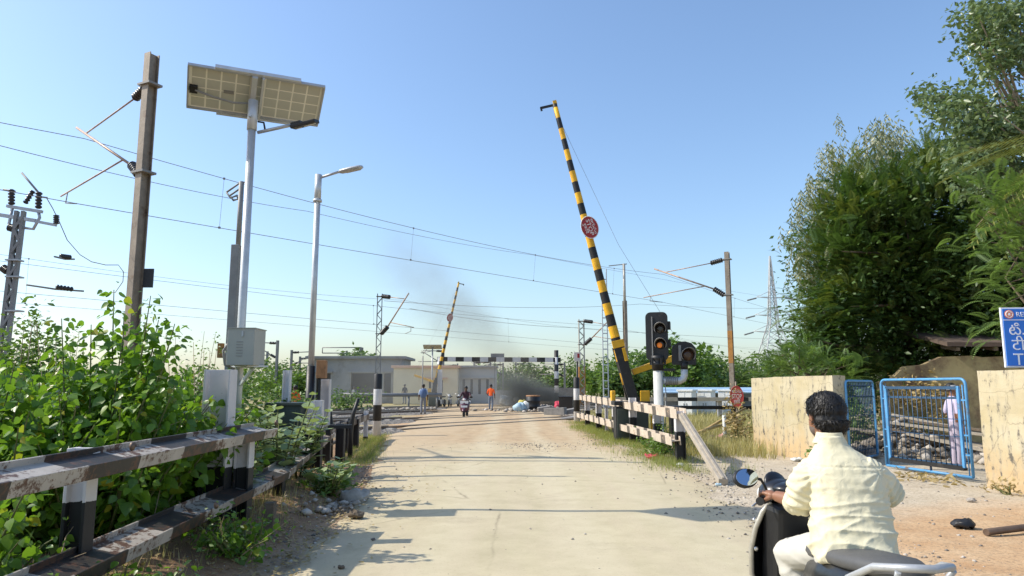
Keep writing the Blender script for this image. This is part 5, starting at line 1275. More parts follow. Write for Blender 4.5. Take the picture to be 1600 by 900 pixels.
single('faint wire high over the far tracks, seen right of the barrier', [at(600, 470, 70), at(1000, 475, 100), at(1300, 478, 160)], .02, .6)
single('lowest faint wire over the far tracks', [at(640, 482, 75), at(900, 512, 90), at(1260, 530, 160)], .02, .4)
# distant masts behind the battery box, the shed and the smoke
def far_mast(px, pytop, Y, label, arm=1, wd=.3, portal=None):
    q = at(px, pytop, Y); o = thing('far_mast', label, 'mast', (q.x, Y, 0), 0, 'distant overhead line masts'); h = q.z
    MB().prof((0, 0, -.2), (0, 0, h), hpoly(wd, wd * .8, .06, .05)).build('pole', M['mast_far'], o)
    if arm:
        mb = MB(); mb.tube([(0, 0, h - .3), (arm * 2.6, 0, h - .2)], .06, 5); mb.tube([(0, 0, h - 2.0), (arm * 2.8, 0, h - .25)], .06, 5); mb.tube([(arm * .6, 0, h - 1.6), (arm * 3.2, 0, h - 1.6)], .05, 5); mb.build('bracket', M['mast_far'], o)
        mb = MB(); insulator(mb, (arm * .2, 0, h - .3), (arm * .9, 0, h - .27), .16, 4); insulator(mb, (arm * .2, 0, h - 1.85), (arm * .7, 0, h - 1.55), .16, 4); mb.build('insulators', M['porcelain'], o)
    return o
for a in ((434, 532, 78, 'distant mast just right of the battery box with its bracket pointing left', -1), (418, 549, 95, 'distant thin mast right of the battery box, shorter one', 0), (456, 547, 88, 'distant mast between the battery box and the street light, bracket to the right', 1),
          (469, 557, 100, 'distant mast immediately left of the street light', 1), (542, 548, 100, 'stub mast standing over the shed roof, left one', 0), (693, 545, 90, 'distant mast behind the far barrier boom', -1), (741, 564, 110, 'distant mast under the left half of the height gauge', 1), (715, 568, 118, 'distant mast over the annexe roof', -1),
          (766, 563, 105, 'distant mast under the middle of the gauge beam, under the rear board', -1), (786, 567, 112, 'distant mast right of the rear board of the height gauge', -1), (806, 566, 118, 'distant mast under the right half of the gauge beam', 1), (829, 572, 122, 'distant mast behind the densest smoke', 1), (882, 566, 95, 'distant mast right of the height gauge post', -1)): far_mast(*a)
q = at(565, 543, 96); o = thing('portal_mast', 'distant mast with a long horizontal boom over the shed roof', 'mast', (q.x, 96, 0))
MB().prof((0, 0, 0), (0, 0, q.z), hpoly(.5, .4, .1, .08)).build('pole', M['mast_far'], o)
mb = MB(); w0 = at(504, 543, 96).x - q.x
mb.tube([(w0, 0, q.z), (0, 0, q.z)], .07, 5); mb.tube([(w0, 0, q.z - .75), (-.5, 0, q.z - .75), (0, 0, q.z - 1.7)], .07, 5); mb.tube([(w0, 0, q.z), (w0, 0, q.z - .75)], .07, 5); mb.build('boom', M['mast_far'], o)
# tall transmission tower far off on the right
q = at(1211, 560, 190); o = thing('transmission_tower', 'pale steel transmission tower far off behind the young feathery tree', 'pylon', (q.x, 190, 0))
H = at(1206, 400, 190).z; mb = MB()
def hw(z): return 5.0 * (1 - z / (H * .50)) + 1.15 if z < H * .5 else 1.15 * (1 - (z - H * .5) / (H * .5) * .92)
lv = [H * f for f in (0, .14, .26, .36, .44, .5, .56, .62, .69, .76, .83, .9, .96, 1.0)]
for (sx, sy) in ((-1, -1), (1, -1), (1, 1), (-1, 1)):
    mb.tube([(sx * hw(z), sy * hw(z), z) for z in lv], .17, 4, caps=False)
for a, b in zip(lv, lv[1:]):
    for (p, r) in (((-1, -1), (1, -1)), ((1, -1), (1, 1)), ((1, 1), (-1, 1)), ((-1, 1), (-1, -1))):
        P0 = lambda k, z: Vector((k[0] * hw(z), k[1] * hw(z), z))
        mb.tube([P0(p, a), P0(r, b)], .09, 3, caps=False); mb.tube([P0(r, a), P0(p, b)], .09, 3, caps=False); mb.tube([P0(p, b), P0(r, b)], .055, 3, caps=False)
mb.build('frame', M['pylon'], o)
for z, rch in ((H * .69, 4.2), (H * .56, 4.8), (H * .44, 5.4)):
    for s in (-1, 1):
        mb = MB(); mb.tube([(s * hw(z), -hw(z), z), (s * rch, 0, z + .2)], .08, 4); mb.tube([(s * hw(z), hw(z), z), (s * rch, 0, z + .2)], .08, 4); mb.tube([(s * hw(z), 0, z + 1.7), (s * rch, 0, z + .2)], .07, 4); mb.build('cross_arm', M['pylon'], o)
        mb = MB(); insulator(mb, (s * (rch - .6 * (s > 0)), 0, z - .1), (s * (rch + 3.0) if s < 0 else rch + 2.2, -1.5, z - .9), .22, 7); mb.build('insulator', M['mast_far'], o)

# ================================================================ street lights
o = thing('solar_street_light', 'solar street light with a tilted cell panel, battery box and lamp arm', 'street light', (-3.55, 9.3, 0))
ptop = at(401, 152, 9.3) - o.location; ptop.x = 0.02
MB().tube([(0, 0, -.2), (0, 0, ptop.z - .45)], .053, 14).build('pole', M['steel_pale'], o)
mb = MB(); mb.tube([(0, 0, ptop.z - .47), (0, 0, ptop.z - .05)], .066, 14); mb.box((0, -.08, ptop.z - .3), (.03, .05, .03)); mb.build('collar', M['steel_pale'], o)
pc = at(401, 150, 9.42) - o.location
pn = MB().box((0, 0, 0), (1.76, .70, .006)).build('solar_panel', m_plain('panel_backsheet', (.78, .77, .68), .5, 0, .05, 2, .02), o); pn.location = pc; pn.rotation_euler = (R(-31), 0, R(24)); pn.rotation_mode = 'XYZ'
M['cell'] = m_plain('solar_cell_back', (.44, .445, .39), .35, 0, .06, 2, .02)
cell_me = None
for i in range(9):
    for j in range(4):
        if i == 4: pass
        x = -.88 + .045 + (i + .5) * (1.67 / 9); y = -.35 + .03 + (j + .5) * (.64 / 4)
        if cell_me is None:
            c = MB().box((0, 0, 0), (1.67 / 9 - .022, .64 / 4 - .020, .004)).build('cell', M['cell'], pn); cell_me = c.data
        else: c = link('cell', cell_me, pn)
        c.location = (x, y, -.005)
mb = MB()
for sy in (-1, 1): mb.box((0, sy * .345, -.012), (1.76, .022, .05))
for sx in (-1, 1): mb.box((sx * .872, 0, -.012), (.022, .668, .05))
mb.build('frame', M['steel'], pn)
mb = MB(); mb.box((0, -.372, .0), (1.1, .03, .07)); mb.box((0, .372, -.01), (1.0, .03, .075)); mb.box((-.05, 0, -.055), (.07, .70, .05)); mb.box((.06, 0, -.055), (.03, .70, .05)); mb.build('mounting_rails', M['steel_pale'], pn)
MB().box((-.8, .02, -.03), (.1, .11, .05)).build('junction_box', M['rubber'], pn); MB().box((-.36, .0, -.012), (.13, .05, .006)).build('label_plate', M['mast_far'], pn)
mb = MB(); mb.tube([(-.78, .02, -.05), (-.55, .06, -.09), (-.3, .09, -.11), (-.02, .05, -.12)], .016, 6); mb.build('cable', M['mast_far'], pn)
la, lb_ = at(403, 207, 9.3) - o.location, at(457, 195, 9.15) - o.location
MB().tube([la, lb_], .024, 8).build('lamp_arm', M['steel'], o)
lc = at(476, 194, 9.1) - o.location; d = (lb_ - la).normalized()
lamp = MB(); lamp.box((0, 0, 0), (.36, .16, .05)); lamp.box((-.1, 0, .03), (.14, .14, .05)); lamp = lamp.build('lamp', M['black'], o, bevel=.012); lamp.location = lc; lamp.rotation_euler = (R(14), R(-10), R(-12))
mb = MB(); mb.box((.07, -.0, -.028), (.16, .035, .006)); mb.box((-.1, .03, -.028), (.07, .03, .006)); mb.build('lens', M['white_clean'], lamp)
mb = MB(); a = at(403, 190, 9.28) - o.location; b = at(414, 202, 9.26) - o.location; mb.tube([a, a.lerp(b, .5) + V3(.03, 0, .04), b], .013, 6); mb.build('lamp_cable', M['rubber'], o)
bc = at(385, 543, 9.05) - o.location
bx = MB().box((0, 0, 0), (.34, .40, .46)).build('battery_box', M['boxgrey'], o, bevel=.008); bx.location = bc
mb = MB()
for k in range(6): mb.box((-.01, -.202, .06 - k * .035), (.08, .006, .01))
mb.build('louvres', M['mast_far'], bx); MB().box((.02, -.205, .16), (.02, .015, .07)).build('latch', M['steel'], bx); MB().box((0, 0, .232), (.36, .42, .01)).build('lid_edge', M['boxgrey'], bx)
mb = MB(); mb.beam((0, 0, bc.z - .5), bc + V3(.12, 0, -.23), .03, .04); mb.beam((0, 0, bc.z - .24), bc + V3(.16, 0, -.235), .3, .02); mb.build('bracket', M['steel_pale'], o)
mb = MB(); mb.tube([bc + V3(-.16, -.1, .1), bc + V3(-.25, -.1, -.05), bc + V3(-.22, -.1, -.22), bc + V3(-.1, -.08, -.28)], .018, 6); mb.build('conduit', M['mast_far'], o)

q = at(485, 600, 15.3); o = thing('street_light', 'slim steel street light with black painted foot behind the dark cabinet', 'street light', (q.x, 15.3, 0)); hz = at(496, 273, 15.3).z
MB().tube([(0, 0, 2.0), (0, 0, hz - .55)], .066, 12).build('pole', M['steel_pale'], o)
MB().tube([(0, 0, -.2), (0, 0, 2.0)], .092, 12).build('painted_foot', M['black'], o)
mb = MB(); mb.tube([(0, 0, hz - .6), (0, 0, hz)], .076, 12); mb.lathe((0, 0, hz - .62), [(.1, 0), (.1, .05)], 12); mb.build('collar', M['steel_pale'], o)
a = V3(0, 0, hz - .08); b = V3(.52, -.15, hz + .03); MB().tube([a, b], .03, 8).build('lamp_arm', M['steel'], o)
lamp = MB(); lamp.lathe((0, 0, 0), [(.05, -.28), (.085, -.22), (.10, 0), (.085, .22), (.05, .28)], 10, Matrix.Rotation(R(90), 3, 'Y')); lamp = lamp.build('lamp', M['steel'], o); lamp.scale = (1, 1, .55); lamp.location = (.76, -.2, hz + .06); lamp.rotation_euler = (0, R(-8), R(-14))
MB().box((.05, 0, -.075), (.34, .1, .03)).build('lens', M['boxgrey'], lamp)
MB().box((.24, -.03, at(494, 577, 15.3).z), (.20, .16, .38)).build('junction_box', M['ply'], o, bevel=.01); MB().box((.2, -.02, 1.55), (.05, .05, .8)).build('conduit', M['black'], o)
# dark green cabinet
o = thing('trackside_cabinet', 'dark green metal cabinet behind the milkweed, left of the short white post', 'cabinet', (-3.92, 12.7, 0), R(-6))
MB().box((0, 0, .6), (.62, .5, 1.3)).build('body', M['greenbox'], o, bevel=.01); MB().box((0, 0, 1.26), (.68, .56, .05)).build('lid', M['greenbox'], o, bevel=.008); MB().box((-.03, -.26, .6), (.5, .015, 1.1)).build('door', M['greenbox'], o, bevel=.004)
# distant solar light beyond the tracks and lamp pole near it
q = at(675, 600, 62); o = thing('solar_street_light', 'distant solar street light beside the far barrier', 'street light', (q.x, 62, 0)); hz = at(675, 542, 62).z
MB().tube([(0, 0, 0), (0, 0, hz)], .06, 8).build('pole', M['steel'], o); MB().box((0, 0, hz), (1.6, .7, .05), Matrix.Rotation(R(-28), 3, 'X')).build('solar_panel', M['boxgrey'], o); MB().tube([(0, 0, hz - .35), (-.75, -.1, hz - .5)], .03, 6).build('lamp_arm', M['steel'], o); MB().box((-.85, -.12, hz - .52), (.3, .14, .06)).build('lamp', M['mast_far'], o)
q = at(660, 600, 60); o = thing('pole', 'thin grey pole in front of the cream hut window', 'pole', (q.x, 60, 0)); MB().tube([(0, 0, 0), (0, 0, at(660, 556, 60).z)], .05, 8).build('shaft', M['mast_far'], o); MB().tube([(0, 0, 4.3), (.3, 0, 4.7)], .03, 6).build('tip', M['mast_far'], o)
# pipe rail across the left tracks
o = thing('pipe_rail', 'long dark pipe rail along the far side of the left tracks', 'rail', (-9.0, 52, 0)); a, b = at(536, 617, 50), at(690, 617, 54)
MB().tube([a - o.location, b - o.location], .13, 8).build('pipe', M['mast_far'], o)
for f in (.05, .35, .65, .95): p = a.lerp(b, f) - o.location; MB().tube([(p.x, p.y, -.1), p], .08, 6).build('post', M['mast_far'], o)
# small board on a stake by the right bollard
q = at(903, 600, 33); o = thing('board', 'small white board with red bars on a thin post above the right bollard', 'sign', (q.x, 33.2, 0)); MB().tube([(0, 0, 0), (0, 0, 3.0)], .05, 7).build('post', M['black'], o)
bd = MB().box((0, -.06, 2.95), (.3, .03, .42)).build('board', M['white'], o); MB().box((.05, -.08, 3.0), (.1, .012, .2)).build('red_bar', M['redsign'], bd)

# ================================================================ gate between the yellow walls
def bar_mesh(L, r): return MB().tube([(0, 0, 0), (0, 0, L)], r, 6).build('bar', M['bluedark'])
def gate_leaf(label, p0, p1, z0, h, nb, frame_mat, wicket=False):
    p0, p1 = Vector(p0), Vector(p1); W = (p1 - p0).length
    o = thing('gate_leaf', label, 'gate', p0, math.atan2(p1.y - p0.y, p1.x - p0.x))
    rr = .10; r = .024
    pts = [(0, 0, z0)] + [(rr * (1 - math.cos(R(a))), 0, z0 + h - rr + rr * math.sin(R(a))) for a in range(0, 91, 18)] + [(W - rr * (1 - math.cos(R(a))), 0, z0 + h - rr + rr * math.sin(R(a))) for a in range(90, -1, -18)] + [(W, 0, z0)]
    MB().tube(pts, r, 8).build('frame', frame_mat, o); MB().tube([(0, 0, z0), (W, 0, z0)], r, 8).build('bottom_rail', frame_mat, o)
    x0, x1 = (.03, W - .03) if not wicket else (.14, W - .14)
    fm = None
    zs = z0 + (.06 if not wicket else .14); zt = z0 + h - (.03 if not wicket else .12)
    for i in range(nb):
        x = x0 + (x1 - x0) * (i + .5) / nb
        if fm is None: b_ = bar_mesh(zt - zs, .0075); b_.parent = o; fm = b_.data
        else: b_ = link('bar', fm, o)
        b_.location = (x, 0, zs)
    for f, wd in (((.10, .02), (.36, .012), (.55, .012), (.80, .022), (.94, .022)) if not wicket else ((.10, .05), (.40, .012), (.58, .012), (.80, .036))):
        MB().box(((x0 + x1) / 2, .012, z0 + h * f), (x1 - x0, .012, wd)).build('cross_bar', M['bluedark'], o)
    if wicket:
        [MB().box((xx, -.02, (zs + zt) / 2), (.05, .04, zt - zs)).build('wicket_stile', M['bluegate'], o, bevel=.006) for xx in (x0, x1)]
        MB().box(((x0 + x1) / 2, -.02, zs - .01), (x1 - x0, .04, .07)).build('wicket_bottom', M['black'], o); MB().box(((x0 + x1) / 2, -.02, zt - .03), (x1 - x0, .04, .05)).build('wicket_top', M['bluedark'], o)
        for xx, L in ((.07, h - .1), (W - .07, h - .1)): MB().tube([(xx, 0, z0), (xx, 0, z0 + L)], .011, 6).build('side_bar', M['bluegate'], o)
        for xx in (.035, .105, W - .035): MB().tube([(xx, 0.01, z0), (xx, .01, z0 + h - .06)], .006, 5).build('bar', M['bluedark'], o)
        for zz in (.22, .42, .78):
            for xa, xb in ((0, .14), (W - .14, W)): MB().box(((xa + xb) / 2, 0, z0 + h * zz), (xb - xa, .02, .025)).build('hinge_bar', M['bluegate'], o)
        mb = MB(); [mb.tube([(W - .07 + .035 * math.cos(a * .5), -.02, z0 + h * .55 + .05 * math.sin(a * .5)) for a in range(14)], .006, 5)]; mb.build('ring_latch', M['bluedark'], o)
        MB().tube([(W * .55, 0, z0), (W * .55, 0, z0 + .14)], .02, 6).build('drop_bolt', M['bluedark'], o)
    else:
        MB().box((W, 0, z0 + h * .46), (.05, .05, h * .86)).build('edge_post', M['bluegate'], o, bevel=.006)
    return o
gate_leaf('left blue gate leaf swung open behind the rider, next to the blue gate post', V3(6.86, 14.75, 0), V3(8.0, 15.9, 0), .08, 1.60, 17, M['bluegate'])
gate_leaf('right blue gate leaf with a wicket frame, hung on the longer yellow wall', V3(7.18, 13.95, 0), V3(7.62, 12.05, 0), .07, 1.62, 15, M['bluegate'], True)
o = thing('gate_post', 'blue steel gate post at the end of the shorter yellow wall', 'post', (6.72, 14.85, 0)); MB().box((0, 0, .8), (.14, .14, 1.66)).build('shaft', M['bluegate'], o, bevel=.01); mb = MB(); [mb.box((.1, -.02, z), (.1, .05, .06)) for z in (.4, 1.35)]; mb.build('hinges', M['bluegate'], o)
# blue office sign behind the longer wall
sgn = thing('blue_sign', 'blue enamel sign with white lettering in three scripts, cut by the right edge', 'sign', (8.62, 11.2, 0), R(-4))
MB().tube([(.22, .05, 0), (.22, .05, 2.0)], .03, 8).build('post', M['bluegate'], sgn); MB().tube([(1.15, .05, 0), (1.15, .05, 2.0)], .03, 8).build('post', M['bluegate'], sgn)
z0, z1 = at(1578, 574, 11.2).z, at(1568, 480, 11.2).z; xl = at(1570, 520, 11.2).x - 8.62
BW = 1.5
MB().prof((xl + BW / 2, -.004, (z0 + z1) / 2), (xl + BW / 2, .03, (z0 + z1) / 2), [(-BW/2, -(z1-z0)/2), (BW/2, -(z1-z0)/2), (BW/2, (z1-z0)/2), (-BW/2, (z1-z0)/2)]).build('edge_band', M['signwhite'], sgn, bevel=.004)
face = MB().box((xl + BW / 2, -.012, (z0 + z1) / 2), (BW - .05, .012, z1 - z0 - .05)).build('panel', M['signblue'], sgn)
MB().box((xl + BW / 2, -.02, z1 - .20), (BW - .05, .006, .012)).build('rule', M['signwhite'], face)
mb = MB(); mb.lathe((xl + .115, -.021, z1 - .11), [(.07, 0), (.07, .005)], 20, Matrix.Rotation(R(90), 3, 'X')); em = mb.build('emblem', M['signorange'], face)
mb = MB(); mb.tube([(xl + .115 + .052 * math.cos(a * .3142), -.028, z1 - .11 + .052 * math.sin(a * .3142)) for a in range(21)], .006, 5); mb.ball((xl + .115, -.028, z1 - .11), (.022, .006, .022), 8, 6); [mb.beam((xl + .115 + .024 * math.cos(k * 1.05), -.028, z1 - .11 + .024 * math.sin(k * 1.05)), (xl + .115 + .048 * math.cos(k * 1.05), -.028, z1 - .11 + .048 * math.sin(k * 1.05)), .004, .006, up=(0, 1, 0)) for k in range(6)]; mb.build('emblem_lines', M['signwhite'], face)
for body, sz, zz, xo in (('RENIGUNTA', .105, z1 - .115, .22), ('\u0c1f\u0c3f.\u0c1f\u0c3f.\u0c10', .245, z1 - .36, .09), ('\u091f\u0940.\u091f\u0940.\u0906\u0908', .25, z1 - .60, .12), ('T.T.I.', .26, z1 - .83, .12)):
    text_mesh('lettering', body, sz, M['signwhite'], face, (xl + xo, -.021, zz), (R(90), 0, 0), .003, 'LEFT')

# ================================================================ people
def skin_mesh(joints, bones, root, level=2):
    """grow one continuous skin round a skeleton: joints name -> (x, y, z, r)"""
    names = list(joints); ix = {n: i for i, n in enumerate(names)}
    me = bpy.data.meshes.new('skeleton'); me.from_pydata([joints[n][:3] for n in names], [(ix[a], ix[b]) for a, b in bones], [])
    o = bpy.data.objects.new('skeleton', me); COL.objects.link(o)
    md = o.modifiers.new('skin', 'SKIN'); md.use_smooth_shade = True; md.branch_smoothing = 0.6
    lay = me.skin_vertices[0]
    for n in names:
        v = lay.data[ix[n]]; r = joints[n][3]; v.radius = r if hasattr(r, '__len__') else (r, r); v.use_root = (n == root)
    s = o.modifiers.new('sub', 'SUBSURF'); s.levels = level; s.render_levels = level
    dg = bpy.context.evaluated_depsgraph_get(); out = bpy.data.meshes.new_from_object(o.evaluated_get(dg))
    bpy.data.objects.remove(o); bpy.data.meshes.remove(me)
    return out
def paint_by_bone(me, joints, zones, mats):
    """zones: list of (bone, material index); every face takes the material of the nearest bone"""
    for m in mats: me.materials.append(m)
    segs = [(Vector(joints[a][:3]), Vector(joints[b][:3]), mi) for (a, b), mi in zones]
    idx_ = []
    for p in me.polygons:
        c = p.center; best = None
        for a, b, mi in segs:
            ab = b - a; f = max(0, min(1, (c - a).dot(ab) / max(1e-9, ab.length_squared))); d = (c - (a + ab * f)).length
            if best is None or d < best[0]: best = (d, mi)
        idx_.append(best[1])
    me.polygons.foreach_set('material_index', idx_)
def person(label, loc, rz, shirt, trousers, h=1.68, skin='skin_dark', pose=None, hair='hair', shoes='black', group=None):
    o = thing('person', label, 'person', loc, rz, group); k = h / 1.70
    J = {'pelvis': (0, 0, .93, (.15, .105)), 'belly': (0, 0, 1.10, (.14, .10)), 'chest': (0, -.005, 1.30, (.165, .105)), 'neck': (0, 0, 1.45, .058), 'jaw': (0, .02, 1.53, .066), 'crown': (0, .005, 1.62, .084),
         'sl': (-.175, 0, 1.385, .062), 'el': (-.235, -.01, 1.12, .047), 'wl': (-.245, .05, .90, .034), 'hl': (-.245, .08, .80, .036),
         'sr': (.175, 0, 1.385, .062), 'er': (.235, -.01, 1.12, .047), 'wr': (.245, .05, .90, .034), 'hr': (.245, .08, .80, .036),
         'tl': (-.09, 0, .84, .092), 'kl': (-.10, .015, .49, .068), 'al': (-.105, -.02, .10, .050), 'fl': (-.115, .13, .045, .043),
         'tr': (.09, 0, .84, .092), 'kr': (.10, .015, .49, .068), 'ar': (.105, -.02, .10, .050), 'fr': (.115, .13, .045, .043)}
    if pose: J.update(pose)
    J = {n: (v[0] * k, v[1] * k, v[2] * k, tuple(x * k for x in v[3]) if hasattr(v[3], '__len__') else v[3] * k) for n, v in J.items()}
    B = [('pelvis', 'belly'), ('belly', 'chest'), ('chest', 'neck'), ('neck', 'jaw'), ('jaw', 'crown'), ('chest', 'sl'), ('sl', 'el'), ('el', 'wl'), ('wl', 'hl'), ('chest', 'sr'), ('sr', 'er'), ('er', 'wr'), ('wr', 'hr'),
         ('pelvis', 'tl'), ('tl', 'kl'), ('kl', 'al'), ('al', 'fl'), ('pelvis', 'tr'), ('tr', 'kr'), ('kr', 'ar'), ('ar', 'fr')]
    me = skin_mesh(J, B, 'pelvis', 2); me.name = 'body'
    zone = {('pelvis', 'belly'): 1, ('belly', 'chest'): 1, ('chest', 'neck'): 1, ('neck', 'jaw'): 0, ('jaw', 'crown'): 0, ('chest', 'sl'): 1, ('sl', 'el'): 1, ('el', 'wl'): 0, ('wl', 'hl'): 0, ('chest', 'sr'): 1, ('sr', 'er'): 1, ('er', 'wr'): 0, ('wr', 'hr'): 0,
            ('pelvis', 'tl'): 2, ('tl', 'kl'): 2, ('kl', 'al'): 2, ('al', 'fl'): 3, ('pelvis', 'tr'): 2, ('tr', 'kr'): 2, ('kr', 'ar'): 2, ('ar', 'fr'): 3}
    paint_by_bone(me, J, list(zone.items()), [M[skin], shirt, trousers, M[shoes]])
    body = link('body', me, o)
    c = Vector(J['crown'][:3]); f = (Vector(J['crown'][:3]) - Vector(J['jaw'][:3])).normalized()
    mb = MB(); mb.ball(c + V3(0, -.016, .012) * k, (.091 * k, .098 * k, .085 * k), 14, 10); mb.build('hair', M[hair], o)
    mb = MB(); mb.ball(Vector(J['jaw'][:3]) + V3(0, .082, .035) * k, (.014 * k, .02 * k, .022 * k), 8, 6); [mb.ball(Vector(J['jaw'][:3]) + V3(s * .082, 0, .05) * k, (.014 * k, .022 * k, .032 * k), 8, 6) for s in (-1, 1)]; mb.build('nose_and_ears', M[skin], o)
    mb = MB()
    for s in (-1, 1):
        hp = Vector(J['hl' if s < 0 else 'hr'][:3]); wp = Vector(J['wl' if s < 0 else 'wr'][:3]); d = (hp - wp).normalized()
        for q in range(4): st = hp + V3(.0, (q - 1.5) * .018, 0) * k; mb.tube([st, st + d * (.07 - abs(q - 1.4) * .008) * k, st + (d * .10 + V3(-s * .02, .01, 0)) * k], [.0095 * k, .0085 * k, .006 * k], 5)
        mb.tube([wp.lerp(hp, .6), hp + (d * .03 + V3(0, .04, 0)) * k], [.011 * k, .008 * k], 5)
    mb.build('fingers', M[skin], o)
    return o
def cloth(name, c, var=.1): return m_plain(name, c, .85, 0, var, 5, .25, .01, spec=.2)
M['c_blue'] = cloth('pale_blue_shirt', (.42, .50, .62)); M['c_grey'] = cloth('grey_trousers', (.20, .21, .24)); M['c_orange'] = cloth('bright_orange_shirt', (.85, .13, .03)); M['c_jean'] = cloth('grey_blue_jeans', (.16, .19, .24))
M['c_maroon'] = cloth('dark_maroon_shirt', (.07, .035, .045)); M['c_dark'] = cloth('dark_cloth', (.05, .05, .06)); M['c_lilac'] = cloth('pale_lilac_shirt', (.52, .47, .62)); M['c_lilac2'] = cloth('pale_lilac_trousers', (.46, .40, .48)); M['c_bag'] = cloth('blue_backpack', (.10, .15, .27)); M['c_orange2'] = cloth('orange_red_shirt', (.80, .11, .03))
q = at(661, 646, 41); p1 = person('man seen from behind in pale blue shirt and grey trousers on the left verge', (q.x, 41, 0), R(8), M['c_blue'], M['c_grey'], 1.72)
bp_ = thing('backpack', 'dark blue backpack on the back of the man on the left verge', 'backpack', p1.location, R(8)); mb = MB(); mb.ball((0, -.19, 1.2), (.19, .12, .27), 12, 9); mb.build('bag', M['c_bag'], bp_)
mb = MB(); [mb.tube([(s * .1, -.12, 1.44), (s * .13, .02, 1.48), (s * .14, .13, 1.3), (s * .15, .05, 1.02), (s * .1, -.12, .98)], .018, 5) for s in (-1, 1)]; mb.build('strap', M['c_bag'], bp_)
q = at(767, 641, 48); person('man in a bright orange shirt and jeans walking away on the road beyond the tracks', (q.x, 48, 0), R(-12), M['c_orange'], M['c_jean'], 1.74, pose={'hl': (-.2, .2, .98, .036), 'wl': (-.235, .12, 1.0, .034), 'fl': (-.115, .16, .045, .043), 'al': (-.105, .05, .10, .05), 'ar': (.105, -.12, .12, .05), 'fr': (.115, .03, .05, .043)})
q = at(461, 620, 27); person('figure in an orange shirt half hidden behind the slim white post at the left', (q.x, 27, 0), R(60), M['c_orange2'], M['c_dark'], 1.62)
q = at(632, 628, 60); person('dark-clothed person standing before the cream hut', (q.x, 60, .15), R(40), M['c_dark'], M['c_grey'], 1.65)
q = at(553, 620, 62); person('dim figure standing at the shed opening, left of the white post', (q.x, 62, 0), R(160), M['c_grey'], M['c_dark'], 1.6)
cp = person('man in pale lilac shirt and grey cap standing behind the right gate leaf', (at(1490, 650, 13.6).x, 13.6, 0), R(-100), M['c_lilac'], M['c_lilac2'], 1.62, skin='skin', pose={'hl': (-.22, .24, .98, .036), 'wl': (-.235, .16, 1.02, .034), 'el': (-.235, -.06, 1.12, .047)})
mb = MB(); mb.lathe((0, .0, 1.575 * .95), [(.098, 0), (.100, .04), (.085, .09), (.04, .115)], 14); mb.box((0, .12, 1.575 * .95 + .01), (.13, .11, .012)); o = mb.build('cap', cloth('grey_cap', (.35, .35, .36)), cp)

